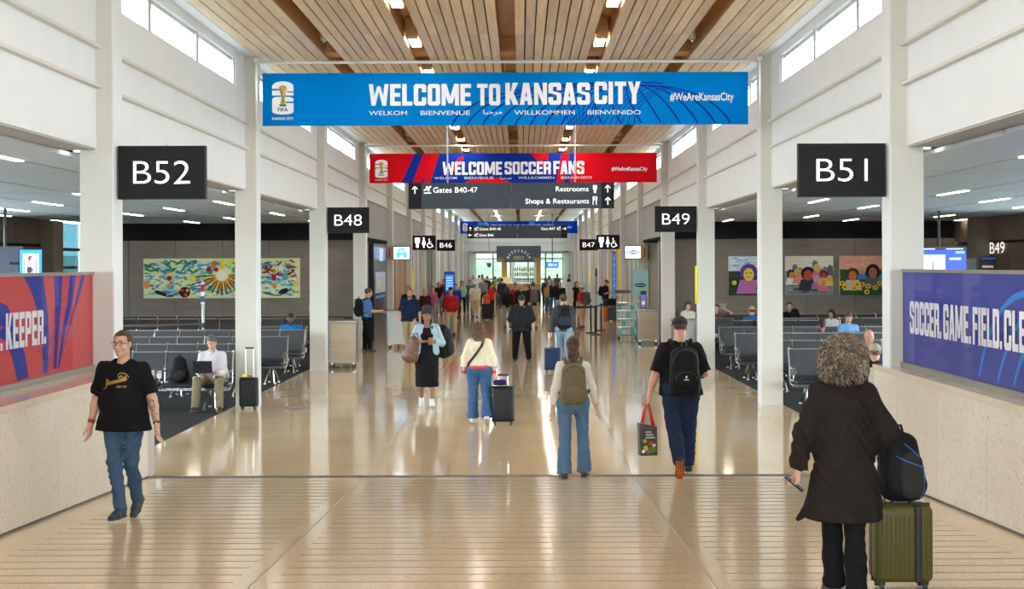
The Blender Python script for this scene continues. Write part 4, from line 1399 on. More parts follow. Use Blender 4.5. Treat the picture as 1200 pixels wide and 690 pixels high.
for i in range(13):
    a = -PI*0.02 - PI*0.96*i/12
    r1 = 0.62 if abs(math.sin(a)) > 0.5 else 0.95
    r1 = min(r1, (c0[1]-0.06)/max(0.05, abs(math.sin(a))))
    pr.stroke([(c0[0]+0.2*math.cos(a), c0[1]+0.2*math.sin(a)), (c0[0]+r1*math.cos(a), c0[1]+r1*math.sin(a))], 0.035, (0.02, 0.06, 0.05))
    a += 0.12
    pr.stroke([(c0[0]+0.22*math.cos(a), c0[1]+0.22*math.sin(a)), (c0[0]+r1*0.75*math.cos(a), c0[1]+r1*0.75*math.sin(a))], 0.05, [(0.85, 0.6, 0.05), (0.8, 0.2, 0.05)][i % 2])
pr.layer()
for px, py, r, c in ((251, 307, .085, (.75, .12, .03)), (245, 314, .08, (.3, .02, .02)), (253.5, 314, .07, (.6, .02, .04)), (260, 304.5, .08, (.75, .7, .05)), (268.5, 306.5, .1, (.65, .75, .05)), (260, 310, .08, (.8, .6, .05)),
    (199, 315.7, .07, (.75, .28, .05)), (199, 324, .08, (.55, .02, .03)), (199, 333, .07, (.7, .3, .05)), (172.5, 331.5, .12, (.8, .3, .05)), (226, 324.5, .1, (.8, .7, .05)), (217, 340, .17, (.05, .02, .02)), (213.5, 338, .05, (.7, .1, .05)), (218, 343, .05, (.7, .1, .05)), (220, 338, .05, (.7, .4, .05)),
    (320, 315.5, .07, (.7, .25, .05)), (320, 324, .08, (.55, .02, .03)), (320, 332, .07, (.7, .3, .05)), (346, 331, .1, (.8, .6, .1)), (275, 314, .09, (.1, .35, .1))):
    pr.l += 0.05; u, v = mp_(px, py); pr.ell(u, v, r, r, c, 10)
for i in range(46):
    u, v = mp_(rnd.uniform(171, 236), rnd.uniform(303, 316)) if i < 26 else mp_(rnd.uniform(308, 347), rnd.uniform(304, 322))
    if u > w-0.15 or v > h-0.08 or v < 0.1: continue
    pr.l += 0.02
    pr.ell(u, v, 0.11, 0.03, (0.04, 0.22, 0.09) if i < 26 else (0.28, 0.03, 0.04), 7, rnd.uniform(-0.9, 0.9))
pr.bez(mp_(184, 339), mp_(196, 350), mp_(214, 339), 0.035, (0.02, 0.02, 0.03)); pr.ell(*mp_(189, 341), 0.2, 0.06, (0.02, 0.02, 0.03), 10, -0.3)
pr.bez(mp_(307, 340), mp_(330, 350), mp_(340, 335), 0.03, (0.02, 0.03, 0.04)); pr.ell(*mp_(331, 339), 0.16, 0.07, (0.02, 0.02, 0.05), 10, 0.4)
pr.bez(mp_(332, 306), mp_(344, 315), mp_(347, 325), 0.02, (0.28, 0.03, 0.04))
pr.build('painted_pattern', P_print, t)

def group_portrait(x0, x1, label, seed, sky, low, figs, extra):
    t, pr, w, h, rnd = painting('wall_painting', x0, x1, 1.53, 2.71, label, seed)
    pr.rect(0, 0, w, h, low); pr.layer(); pr.rect(0, h*0.62, w, h, sky[0])
    for i in range(26):
        pr.l += 0.02; u = rnd.uniform(0.15, w-0.15)
        pr.ell(u, rnd.uniform(h*0.68, h*0.96), rnd.uniform(0.06, 0.14), 0.022, sky[1+i % 2], 8, 0)
    pr.l = 4
    extra(pr, w, h, rnd)
    for (u, v, r, skin, hair, top) in figs:
        u *= w; v *= h
        pr.l += 0.4; pr.poly([(max(0, u-r*1.9), max(0, v-r*3.0)), (min(w, u+r*1.9), max(0, v-r*3.0)), (min(w, u+r*1.3), v-r*0.9), (max(0, u-r*1.3), v-r*0.9)], top)
        pr.l += 0.2; pr.ell(u, v+r*0.25, r*1.35, r*1.3, hair, 12)
        pr.l += 0.2; pr.ell(u, v-r*0.1, r*0.8, r, skin, 12)
        pr.l += 0.2; pr.ell(u-r*0.3, v+r*0.1, r*0.16, r*0.1, (0.05, 0.03, 0.05), 6); pr.ell(u+r*0.3, v+r*0.1, r*0.16, r*0.1, (0.05, 0.03, 0.05), 6); pr.stroke([(u-r*0.25, v-r*0.5), (u+r*0.25, v-r*0.5)], r*0.14, (0.45, 0.05, 0.05))
    return t, pr, w, h, rnd
def ex1(pr, w, h, rnd):
    pr.poly([(0, 0), (w, 0), (w, h*0.5), (0, h*0.45)], (0.03, 0.05, 0.03)); pr.l += 0.3
    pr.ell(w*0.12, h*0.32, 0.07, 0.07, (0.7, 0.55, 0.05))
t, pr, w, h, rnd = group_portrait(6.26, 7.72, 'painting of figures with purple and dark hair under a cloudy sky', 5, [(0.55, 0.68, 0.78), (0.85, 0.88, 0.9), (0.15, 0.35, 0.6)], (0.05, 0.06, 0.05),
    [(0.42, 0.55, 0.2, (0.8, 0.62, 0.05), (0.16, 0.05, 0.4), (0.5, 0.15, 0.4)), (0.78, 0.58, 0.17, (0.6, 0.2, 0.06), (0.03, 0.02, 0.03), (0.05, 0.06, 0.06))], ex1)
pr.build('painted_pattern', P_print, t)
def ex2(pr, w, h, rnd):
    for i in range(9):
        u = w*(0.08+i*0.105); hh = h*(0.62 + 0.3*rnd.random()); pr.l += 0.05
        pr.poly([(u-0.06, h*0.4), (u+0.1, h*0.4), (u+0.1, hh), (u, hh+0.05), (u-0.06, hh-0.03)], [(0.13, 0.14, 0.19), (0.2, 0.2, 0.25)][i % 2])
    for i in range(22):
        pr.l += 0.03; pr.ell(rnd.uniform(0.14, w-0.14), rnd.uniform(0.08, h*0.3), 0.13, 0.05, [(0.18, 0.2, 0.2), (0.35, 0.37, 0.36), (0.09, 0.1, 0.1)][i % 3], 6, 0)
t, pr, w, h, rnd = group_portrait(7.98, 9.43, 'painting of a crowd of orange faces and flowers before grey buildings', 7, [(0.80, 0.75, 0.62), (0.85, 0.8, 0.7), (0.7, 0.66, 0.55)], (0.25, 0.27, 0.27),
    [(0.13, 0.52, 0.10, (0.75, 0.3, 0.08), (0.1, 0.02, 0.02), (0.8, 0.75, 0.65)), (0.27, 0.55, 0.10, (0.8, 0.35, 0.2), (0.7, 0.5, 0.05), (0.7, 0.25, 0.2)), (0.47, 0.52, 0.16, (0.55, 0.1, 0.04), (0.03, 0.02, 0.03), (0.04, 0.04, 0.06)),
     (0.66, 0.68, 0.09, (0.85, 0.5, 0.1), (0.85, 0.55, 0.05), (0.6, 0.2, 0.3)), (0.66, 0.4, 0.10, (0.75, 0.35, 0.4), (0.6, 0.3, 0.5), (0.5, 0.15, 0.35)), (0.8, 0.5, 0.10, (0.5, 0.08, 0.08), (0.2, 0.02, 0.05), (0.75, 0.4, 0.1)), (0.8, 0.33, 0.09, (0.75, 0.3, 0.1), (0.7, 0.5, 0.1), (0.7, 0.2, 0.2)), (0.92, 0.42, 0.07, (0.7, 0.4, 0.2), (0.75, 0.5, 0.1), (0.7, 0.6, 0.1))], ex2)
pr.build('painted_pattern', P_print, t)
def ex3(pr, w, h, rnd):
    pr.poly([(0, 0), (w, 0), (w, h*0.6), (0, h*0.66)], (0.03, 0.10, 0.04)); pr.l += 0.2
t, pr, w, h, rnd = group_portrait(9.63, 11.05, 'painting of two figures among sunflowers under a pink sunset sky', 9, [(0.78, 0.38, 0.30), (0.85, 0.6, 0.25), (0.7, 0.25, 0.3)], (0.04, 0.1, 0.04),
    [(0.27, 0.5, 0.15, (0.75, 0.2, 0.06), (0.08, 0.04, 0.04), (0.7, 0.5, 0.35)), (0.47, 0.6, 0.08, (0.7, 0.3, 0.15), (0.55, 0.45, 0.3), (0.05, 0.25, 0.6)), (0.7, 0.58, 0.16, (0.5, 0.18, 0.08), (0.03, 0.02, 0.02), (0.12, 0.13, 0.15)), (0.93, 0.58, 0.08, (0.6, 0.2, 0.1), (0.04, 0.03, 0.03), (0.03, 0.3, 0.6))], ex3)
for u, v in ((0.1, 0.2), (0.3, 0.17), (0.47, 0.27), (0.6, 0.22), (0.75, 0.18), (0.36, 0.27), (0.05, 0.3), (0.85, 0.3), (0.57, 0.08)):
    pr.l += 0.3; pr.ell(u*w, max(0.08, v*h), 0.085, 0.075, (0.85, 0.58, 0.03), 10); pr.l += 0.2; pr.ell(u*w, max(0.08, v*h), 0.035, 0.035, (0.15, 0.06, 0.02), 8)
pr.build('painted_pattern', P_print, t)
o = MB().box(-0.15, 0.15, -0.02, 0, 0, 0.18).build('wall_plate', mat('pale_plate', (0.34, 0.30, 0.26), 0.5)); o.location = (6.05, 44.99, 1.1)
tag(o, 'small square pale label plate on the wall below the purple-haired painting', 'plate')
o = MB().box(-0.15, 0.15, -0.02, 0, 0, 0.18).build('wall_plate', MATS['pale_plate']); o.location = (-6.3, 44.99, 1.1)
tag(o, 'small square pale label plate on the wall right of the long mural', 'plate')

# ------------------------------------------------------------------ podiums, stanchions, racks
M_lam = wood('podium_laminate', (0.46, 0.365, 0.26), (0.56, 0.45, 0.335), 0.4, 2, (0.5, 0.5, 5))
def podium(x, y, w, d, h, label, front=None):
    t = empty('podium', (x, y, 0)); tag(t, label, 'podium')
    MB().box(-w/2+0.03, w/2-0.03, -d/2, d/2-0.02, 0.16, h-0.06).build('body', front or M_lam, t)
    MB().box(-w/2, -w/2+0.03, -d/2-0.01, d/2, 0.14, h-0.05).box(w/2-0.03, w/2, -d/2-0.01, d/2, 0.14, h-0.05).build('side_panel', M_metal, t)
    MB().rbox(-w/2-0.02, w/2+0.02, -d/2-0.03, d/2+0.02, h-0.06, h, 0.015, 2).build('top', M_metal, t)
    MB().box(-w/2+0.01, w/2-0.01, -d/2, d/2, 0.12, 0.16).build('base_frame', M_metal, t)
    for sx_ in (-1, 1):
        for sy in (-1, 1):
            c = MB().tube([(sx_*(w/2-0.07)-0.015, sy*(d/2-0.07), 0.045), (sx_*(w/2-0.07)+0.015, sy*(d/2-0.07), 0.045)], 0.045, 12)
            c.build('caster', M_dark, t)
            MB().tube([(sx_*(w/2-0.07), sy*(d/2-0.07), 0.05), (sx_*(w/2-0.07), sy*(d/2-0.07), 0.13)], 0.018, 6).build('caster_stem', M_chrome, t)
    return t
podium(-4.33, 36.1, 0.66, 0.55, 1.15, 'wood and steel gate podium beside the third left column')
podium(-3.72, 44.6, 0.60, 0.55, 1.12, 'steel fronted podium the standing man in blue leans on', M_metal)
podium(3.92, 46.2, 0.64, 0.55, 1.10, 'wood fronted podium beside the aqua snack rack')
podium(4.05, 36.9, 0.60, 0.5, 1.12, 'steel topped podium in front of the long-haired woman at gate B49', M_metal)
def put_on(name, mb, m, loc, label, cat, smooth=True, group=None):
    o = mb.build(name, m, None, smooth); o.location = loc; tag(o, label, cat, group); return o
put_on('drink_bottle', MB().lathe([(0.035, 0), (0.037, 0.15), (0.03, 0.19), (0.015, 0.21), (0.016, 0.25)], n=12), M_dark, (3.86, 36.85, 1.12), 'dark drink bottle on the podium under gate B49', 'bottle')
t = empty('card_terminal', (3.78, 46.1, 1.10)); tag(t, 'upright dark tablet terminal standing on the podium by the aqua banner', 'tablet')
MB().box(-0.09, 0.09, -0.02, 0.02, 0.0, 0.55).build('casing', M_dark, t); pr = Print((-0.07, -0.02, 0.03), (1, 0, 0), (0, 0, 1), (0, -1, 0)); pr.rect(0, 0, 0.14, 0.4, (0.05, 0.1, 0.35)); pr.layer(); pr.rect(0.02, 0.1, 0.12, 0.2, (0.5, 0.3, 0.2)); pr.build('screen', P_screen, t)

def stanchion(x, y, h, label, m=M_dark):
    t = empty('belt_stanchion', (x, y, 0.0)); tag(t, label, 'stanchion')
    MB().lathe([(0.18, 0), (0.18, 0.015), (0.16, 0.03), (0.04, 0.045)], n=20).build('base', m, t, True)
    MB().tube([(0, 0, 0.03), (0, 0, h)], 0.032, 10).build('post', m, t, True)
    MB().lathe([(0.036, h-0.02), (0.045, h), (0.045, h+0.06), (0.03, h+0.07)], n=12).build('belt_head', m, t, True)
    return t
stanchion(2.60, 52.4, 0.95, 'black belt stanchion nearest in the queue right of the middle')
stanchion(2.50, 53.6, 0.95, 'black belt stanchion close behind the nearest queue post')
stanchion(2.98, 55.6, 0.95, 'black belt stanchion right of the nearest queue posts')
stanchion(1.35, 53.2, 0.95, 'black belt stanchion hidden half behind the man with the blue suitcase')
stanchion(-4.02, 48.4, 0.98, 'black belt stanchion left of the bearded man')
def belt(a, b, z, label):
    a, b = Vector(a), Vector(b)
    m = (a+b)/2; m.z -= 0.01
    d = (b-a)
    o = MB()
    for dz in (-0.025,):
        vs = []
        for p in (a, m, b):
            vs += [(p.x, p.y, p.z-0.03), (p.x, p.y, p.z+0.03), (p.x, p.y+0.006, p.z-0.03), (p.x, p.y+0.006, p.z+0.03)]
        fs = []
        for i in (0, 4): fs += [(i, i+4, i+5, i+1), (i+2, i+3, i+7, i+6), (i, i+2, i+6, i+4), (i+1, i+5, i+7, i+3)]
        o.add(vs, fs)
    q = o.build('queue_belt', M_dark); tag(q, label, 'belt'); return q
belt((1.38, 53.2, 0.98), (2.57, 52.4, 0.98), 0, 'black retractable belt reaching left from the nearest queue post')
belt((1.38, 53.25, 0.93), (2.47, 53.6, 0.93), 0, 'black retractable belt behind the front belt of the queue')
belt((2.63, 52.4, 0.98), (2.95, 55.6, 0.98), 0, 'short black belt joining the two right queue posts')
belt((3.0, 55.6, 0.96), (3.85, 54.5, 0.96), 0, 'black belt running right towards the snack rack')
belt((-4.05, 48.4, 1.0), (-4.6, 48.8, 1.0), 0, 'short black belt between left stanchion and wall')
t = empty('queue_sign', (2.62, 51.95, 0)); tag(t, 'thin pole with a small aqua sign over the queue belts', 'sign')
MB().tube([(0, 0, 0), (0, 0, 2.35)], 0.018, 8).build('pole', M_dark, t); MB().lathe([(0.14, 0), (0.14, 0.012), (0.03, 0.02)]).build('base', M_dark, t)
MB().box(-0.055, 0.055, -0.03, -0.015, 1.05, 1.40).build('sign_face', mat('aqua_card', (0.15, 0.55, 0.62), 0.4), t)
MB().box(-0.04, 0.04, -0.025, 0.02, 2.05, 2.3).build('pole_head', M_dark, t)
# tall stanchion pole with belt in the left lounge
t = empty('lounge_pole', (-8.15, 38.0, 0)); tag(t, 'tall slim steel pole with red and white card in the left lounge seating', 'pole')
MB().tube([(0, 0, 0.0), (0, 0, 2.1)], 0.04, 10).build('post', M_frame, t, True); MB().lathe([(0.2, 0), (0.2, 0.02), (0.05, 0.04)]).build('base', M_frame, t)
pr = Print((-0.05, -0.045, 1.5), (1, 0, 0), (0, 0, 1), (0, -1, 0)); pr.rect(0, 0, 0.1, 0.55, (0.8, 0.8, 0.82)); pr.layer(); pr.rect(0, 0.32, 0.1, 0.5, (0.6, 0.03, 0.05)); pr.rect(0, 0.05, 0.1, 0.2, (0.1, 0.12, 0.3)); pr.build('printed_card', P_print, t)
MB().lathe([(0.06, 0.9), (0.06, 1.02)]).build('belt_head', M_dark, t)
belt((-10.3, 38.0, 0.95), (-8.2, 38.0, 0.99), 0, 'black belt stretched left from the tall pole in the left lounge')

# snack rack with rows of aqua boxes
t = empty('snack_rack', (3.55, 49.6, 0)); tag(t, 'wheeled metal snack rack of four shelves by the aqua banner', 'rack')
for sx_ in (-1, 1):
    for sy in (-1, 1):
        MB().tube([(sx_*0.36, sy*0.2, 0.08), (sx_*0.36, sy*0.2, 1.3)], 0.012, 6).build('upright', M_chrome, t)
        MB().lathe([(0.04, 0.0), (0.04, 0.08)], (sx_*0.3, sy*0.18, 0), 8).build('caster', M_dark, t)
for j in range(5):
    MB().box(-0.37, 0.37, -0.22, 0.22, 0.12 + j*0.27, 0.14 + j*0.27).build('shelf', M_chrome if j else M_dark, t)
M_aq = [mat('aqua_box', (0.14, 0.62, 0.62), 0.4), mat('pale_aqua_box', (0.50, 0.82, 0.80), 0.4), mat('cream_box', (0.75, 0.72, 0.62), 0.5)]
rowname = ['bottom', 'second', 'third', 'top']
for j in range(4):
    for i in range(5):
        o = MB().box(-0.062, 0.062, -0.19, 0.15, 0, 0.15 + 0.03*((i*j) % 3)).box(-0.062, 0.062, -0.192, -0.19, 0.03, 0.07).build('snack_box', M_aq[(i+2*j) % 3])
        o.location = (3.55 - 0.28 + i*0.14, 49.6, 0.14 + j*0.27)
        tag(o, 'small aqua and cream snack box on the %s shelf of the wheeled rack' % rowname[j], 'box', 'snack boxes on the %s rack shelf' % rowname[j])
t = empty('roll_up_banner', (4.08, 50.9, 0)); tag(t, 'tall aqua poster with a navy logo and a cream drink, behind the snack rack', 'poster')
MB().box(-0.27, 0.27, -0.01, 0.01, 0.1, 2.30).build('poster_board', mat('aqua_poster', (0.46, 0.80, 0.83), 0.5), t); MB().box(-0.28, 0.28, -0.12, 0.12, 0, 0.08).build('foot', M_frame, t)
pr = Print((-0.27, -0.01, 0.1), (1, 0, 0), (0, 0, 1), (0, -1, 0)); pr.ell(0.27, 1.66, 0.2, 0.07, (0.03, 0.06, 0.2), 16); pr.layer(); pr.stroke([(0.12, 1.66), (0.42, 1.66)], 0.04, (0.4, 0.65, 0.75))
pr.layer(-1); pr.ell(0.33, 1.28, 0.17, 0.12, (0.75, 0.52, 0.38), 14); pr.layer(); pr.poly([(0.18, 0.85), (0.48, 0.85), (0.51, 1.25), (0.15, 1.25)], (0.72, 0.42, 0.28)); pr.layer(); pr.rect(0.2, 1.0, 0.46, 1.12, (0.8, 0.7, 0.55)); pr.build('printed_picture', P_print, t)
t = empty('hanging_shelf_sign', (3.42, 50.4, 0)); tag(t, 'small dark oval sign above the snack rack', 'sign')
MB().rbox(-0.28, 0.28, -0.015, 0.015, 1.50, 1.60, 0.014, 2).build('sign_face', mat('navy_sign', (0.05, 0.07, 0.12), 0.4), t); MB().tube([(0, 0.02, 0), (0, 0.02, 1.5)], 0.012, 6).build('pole', M_dark, t)
# small merchandise right of the rack
for i, (dx, dz, c) in enumerate(((0.0, 0.95, (0.7, 0.5, 0.1)), (0.05, 0.75, (0.75, 0.1, 0.25)), (0.02, 0.5, (0.6, 0.05, 0.15)), (0.0, 0.25, (0.7, 0.6, 0.3)))):
    pass

# display wall in the first closed bay on the left
t = empty('display_wall', (-4.80, 48.3, 0)); tag(t, 'tall navy black digital display wall with lit pictures left of the bearded man', 'display')
MB().box(-0.12, 0, 0, 4.7, 0, 3.2).build('housing', mat('navy_black_gloss', (0.008, 0.010, 0.03), 0.25), t)
pr = Print((0, 0, 0), (0, 1, 0), (0, 0, 1), (1, 0, 0))
pr.rect(1.9, 2.62, 3.3, 3.05, (0.22, 0.26, 0.36)); pr.rect(3.4, 2.62, 4.3, 3.05, (0.01, 0.03, 0.16)); pr.rect(0.5, 1.55, 4.1, 2.1, (0.10, 0.14, 0.17)); pr.rect(0.5, 2.1, 4.1, 2.25, (0.14, 0.17, 0.2)); pr.rect(0.6, 1.38, 3.8, 1.46, (0.01, 0.06, 0.25)); pr.layer()
pr.ell(1.8, 1.85, 0.7, 0.2, (0.22, 0.17, 0.08), 12); pr.ell(2.8, 1.72, 0.6, 0.14, (0.1, 0.16, 0.08), 10); pr.rect(0.8, 2.7, 1.5, 2.95, (0.03, 0.08, 0.35)); pr.build('screen_picture', P_screen, t)

# seat-side screens
def screen(name, x, y, z0, w, h, label, ztop=3.76, rz=0, pole=True):
    t = empty(name, (x, y, z0), rz); tag(t, label, 'screen')
    MB().box(-w/2, w/2, -0.03, 0.05, 0, h).build('casing', M_dark, t)
    if pole: MB().tube([(0, 0.06, h*0.5), (0, 0.06, ztop-z0)], 0.035, 10).build('ceiling_pole', M_dark, t)
    pr = Print((-w/2+0.02, -0.03, 0.02), (1, 0, 0), (0, 0, 1), (0, -1, 0))
    return t, pr, w-0.04, h-0.04
t, pr, w, h = screen('flight_screen', -11.35, 32.6, 2.30, 0.85, 0.62, 'dark hanging monitor over the red banner rail in the left lounge')
pr.rect(0, 0, w, h, (0.004, 0.008, 0.03)); pr.layer(); pr.rect(w*0.7, h*0.35, w*0.95, h*0.38, (0.1, 0.35, 0.9)); pr.build('screen_picture', P_screen, t)
t, pr, w, h = screen('poster_screen', -10.72, 32.45, 2.24, 0.50, 0.62, 'bright blue portrait screen showing an athlete beside the dark monitor', 3.76, 0.25, False)
pr.rect(0, 0, w, h, (0.03, 0.30, 0.85)); pr.layer(); pr.rect(w*0.14, h*0.1, w*0.86, h*0.86, (0.75, 0.78, 0.85)); pr.layer()
for i in range(5): pr.rect(w*(0.2+i*0.13), h*0.14, w*(0.24+i*0.13), h*0.6, (0.05, 0.05, 0.1))
pr.layer(); MB().box(-0.45, 0.0, 0.0, 0.03, 0.28, 0.34).build('side_bracket', M_dark, t); pr.ell(w*0.48, h*0.68, w*0.1, h*0.1, (0.05, 0.03, 0.03)); pr.ell(w*0.52, h*0.66, w*0.06, h*0.07, (0.5, 0.28, 0.2)); pr.ell(w*0.5, h*0.45, w*0.14, h*0.15, (0.7, 0.7, 0.72)); pr.ell(w*0.45, h*0.25, w*0.13, h*0.12, (0.04, 0.04, 0.06)); pr.build('screen_picture', P_screen, t)
t, pr, w, h = screen('flight_screen', 10.2, 36.2, 2.18, 1.30, 0.70, 'wide blue and white hanging flight monitor over the indigo banner rail')
pr.rect(0, 0, w, h, (0.01, 0.05, 0.5)); pr.layer(); pr.rect(0, h*0.9, w, h, (0.01, 0.015, 0.06)); pr.rect(0, 0, w*0.6, h*0.74, (0.35, 0.5, 0.75)); pr.layer()
pr.rect(w*0.05, h*0.1, w*0.55, h*0.66, (0.5, 0.62, 0.8)); pr.rect(w*0.8, h*0.78, w*0.97, h*0.86, (0.15, 0.55, 0.35)); pr.rect(w*0.68, h*0.55, w*0.9, h*0.62, (0.8, 0.85, 0.95)); pr.rect(w*0.35, h*0.15, w*0.37, h*0.45, (0.02, 0.03, 0.1))
pr.rect(w*0.62, h*0.93, w*0.95, h*0.97, (0.5, 0.55, 0.7)); pr.rect(w*0.1, h*0.93, w*0.4, h*0.97, (0.6, 0.65, 0.8)); pr.build('screen_picture', P_screen, t)
# tall desk units at the right lounge side wall
def desk_unit(name, x0, x1, y, z1, m, label, cat):
    t = empty(name, ((x0+x1)/2, y, 0.004)); tag(t, label, cat)
    w = (x1-x0)/2
    MB().box(-w, w, -0.25, 0.25, 0.0, z1-0.45).build('cabinet', M_dwood, t)
    MB().box(-w+0.02, w-0.02, -0.2, -0.1, z1-0.45, z1).build('back_panel', m, t)
    return t
desk_unit('orange_kiosk', 11.72, 11.93, 40.2, 2.58, mat('orange_panel', (0.55, 0.22, 0.03), 0.4), 'tall narrow unit with orange top panel beside the wide flight monitor', 'kiosk')
desk_unit('grey_kiosk', 11.95, 12.27, 40.2, 2.60, mat('grey_panel', (0.22, 0.25, 0.28), 0.4), 'tall unit with a plain grey top panel between orange and black ones', 'kiosk')
t = desk_unit('gate_monitor', 12.29, 12.75, 40.0, 2.64, M_dark, 'black gate monitor unit under the wall lettering B49', 'monitor')
pr = Print((-0.2, -0.2, 2.3), (1, 0, 0), (0, 0, 1), (0, -1, 0)); pr.rect(0.03, 0.05, 0.33, 0.11, (0.35, 0.25, 0.2)); pr.rect(0, 0.28, 0.4, 0.32, (0.02, 0.05, 0.3)); pr.build('screen_picture', P_screen, t)
t = empty('wall_lettering', (13.14, 41.6, 2.74)); tag(t, 'white letters B49 on the dark wood wall of the right lounge', 'lettering')
MB().box(-0.01, 0.01, -0.02, 0.02, -0.005, 0.005).build('fixing', M_dark, t)
pr = Print((-0.01, 0, 0), (0, -1, 0), (0, 0, 1), (-1, 0, 0), 0.003); fit(pr, 'B49', 0, 0, 0.32, 1.25, (0.9, 0.88, 0.8), -0.015); pr.build('letters', P_lit, t)

# round floor plate near the second left column
t = empty('floor_plate', (-3.98, 25.85, 0)); tag(t, 'round dark metal floor plate set in the terrazzo near the second left column', 'floor plate')
MB().lathe([(0.235, 0.0), (0.235, 0.004), (0.20, 0.005)], n=32).build('rim', M_joint, t); MB().lathe([(0.19, 0.0), (0.19, 0.007)], n=32).build('lid', mat('plate_bronze', (0.30, 0.22, 0.17), 0.4), t)

# ------------------------------------------------------------------ coffee kiosk at the far end
ky = 111.0
t = empty('coffee_kiosk', (-0.2, ky, 0)); tag(t, 'white framed coffee kiosk with slate sign reading MESSENGER at the far end', 'kiosk')
MB().box(-1.66, 1.66, -0.1, 0.1, 2.66, 3.88).build('sign_board', mat('slate_blue_board', (0.07, 0.095, 0.12), 0.5), t)
pr = Print((-1.66, -0.1, 2.66), (1, 0, 0), (0, 0, 1), (0, -1, 0), 0.004)
pr.rect(0, 0, 0.55, 0.35, (0.30, 0.26, 0.15)); pr.rect(2.77, 0, 3.32, 0.35, (0.30, 0.26, 0.15)); pr.layer()
for i, ch in enumerate('MESSENGER'):
    a = PI*(0.9 - 0.8*i/8); r = 0.80
    cu, cv = 1.66 + r*1.05*math.cos(a), 0.13 + r*math.sin(a)*0.92
    rot = a - PI/2; hh = 0.2
    for pl in block_glyph(ch):
        bw = BLOCK_W.get(ch, 0.62)
        pr.poly([(cu + ((x_-bw/2)*hh*0.95)*math.cos(rot) - ((y_-0.5)*hh)*math.sin(rot), cv + ((x_-bw/2)*hh*0.95)*math.sin(rot) + ((y_-0.5)*hh)*math.cos(rot)) for x_, y_ in pl], (0.85, 0.87, 0.85))
fit(pr, 'COFFEE CO', 1.26, 0.2, 0.26, 0.8, (0.6, 0.52, 0.3), 0.02)
pr.build('sign_lettering', P_print, t)
for x in (-0.5, 1.1, -0.55+0.02, 1.15):
    pass
for x in (-0.42, 1.22):
    MB().box(x-0.1, x+0.1, -0.1, 0.1, 0, 2.66).build('post', M_white, t)
for x in (-1.08, 1.45):
    MB().box(x-0.2, x+0.2, 0.3, 0.6, 0, 2.66).build('timber_column', mat('amber_wood', (0.62, 0.35, 0.06), 0.4), t)
for z in (1.15, 1.62, 2.0): MB().box(-0.32, 1.12, -0.15, 0.2, z, z+0.05).build('shelf', M_white, t)
MB().box(-2.6, 1.6, -0.9, -0.3, 0, 1.05).build('counter', mat('honey_wood', (0.48, 0.33, 0.16), 0.4), t)
MB().box(-2.62, 1.62, -0.95, -0.25, 1.05, 1.1).build('counter_top', M_white, t)
MB().box(-1.4, -0.55, -0.85, -0.4, 1.1, 1.55).build('display_case', mat('pastry_case', (0.55, 0.42, 0.2), 0.3, emis=0.3), t)
cols_b = [(0.1, 0.25, 0.08), (0.5, 0.2, 0.02), (0.08, 0.08, 0.08), (0.6, 0.45, 0.05), (0.35, 0.04, 0.04), (0.2, 0.3, 0.3)]
for j, z in enumerate((1.20, 1.67, 2.05)):
    for i in range(9):
        m = mat('bottle_glass_%d' % ((i*5+j*3) % 6), cols_b[(i*5+j*3) % 6], 0.15)
        put_on('bottle', MB().lathe([(0.055, 0), (0.055, 0.17), (0.02, 0.23), (0.02, 0.31)], n=8), m, (-0.2 - 0.24 + i*0.16, ky + 0.02, z),
               'small coloured bottle on the %s shelf of the coffee kiosk' % ('lower', 'middle', 'upper')[j], 'bottle', True, 'bottles on the %s kiosk shelf' % ('lower', 'middle', 'upper')[j])
t, pr, w, h = screen('menu_screen', 2.2, 105.5, 2.24, 0.86, 0.42, 'small blue hanging screen right of the coffee kiosk', 3.62+2.5)
pr.rect(0, 0, w, h, (0.02, 0.2, 0.9)); pr.layer(); pr.rect(w*0.15, h*0.3, w*0.55, h*0.75, (0.5, 0.7, 0.95)); pr.rect(w*0.62, h*0.3, w*0.9, h*0.7, (0.3, 0.55, 0.95)); pr.build('screen_picture', P_screen, t)
t = empty('hanging_speaker', (-2.35, 108.0, 2.3)); tag(t, 'dark cone shaped speaker hanging left of the coffee kiosk', 'speaker')
MB().lathe([(0.1, 0), (0.19, 0.28), (0.17, 0.3)], n=14).build('cone', mat('teal_grey', (0.08, 0.12, 0.13), 0.5), t, True); MB().tube([(0, 0, 0.3), (0, 0, 3.9)], 0.02, 6).build('rod', M_dark, t)
t = empty('information_totem', (-3.55, 73.5, 0)); tag(t, 'royal blue upright information totem on the left beyond the seated area', 'totem')
MB().rbox(-0.26, 0.26, -0.12, 0.12, 0.02, 2.15, 0.03, 2).build('body', mat('royal_totem', (0.015, 0.08, 0.38), 0.35), t); MB().box(-0.3, 0.3, -0.18, 0.18, 0, 0.03).build('base', M_dark, t)
pr = Print((-0.26, -0.12, 0), (1, 0, 0), (0, 0, 1), (0, -1, 0)); pr.rect(0.06, 1.2, 0.46, 2.0, (0.03, 0.16, 0.5)); pr.layer()
for i in range(5): pr.rect(0.1, 1.3+i*0.13, 0.4, 1.34+i*0.13, (0.3, 0.5, 0.75))
pr.build('printed_lines', P_lit, t)
t = empty('menu_stand', (-2.9, 103, 0)); tag(t, 'plain white menu stand left of the coffee kiosk', 'stand')
MB().box(-0.28, 0.28, -0.02, 0.02, 0.5, 1.55).build('board', M_white, t); MB().tube([(0, 0.03, 0), (0, 0.03, 0.6)], 0.03, 8).build('pole', M_frame, t); MB().lathe([(0.2, 0), (0.2, 0.02), (0.04, 0.03)]).build('base', M_frame, t)
t = empty('service_desk', (3.6, 96.0, 0)); tag(t, 'pale grey service desk on the right near the far windows', 'desk')
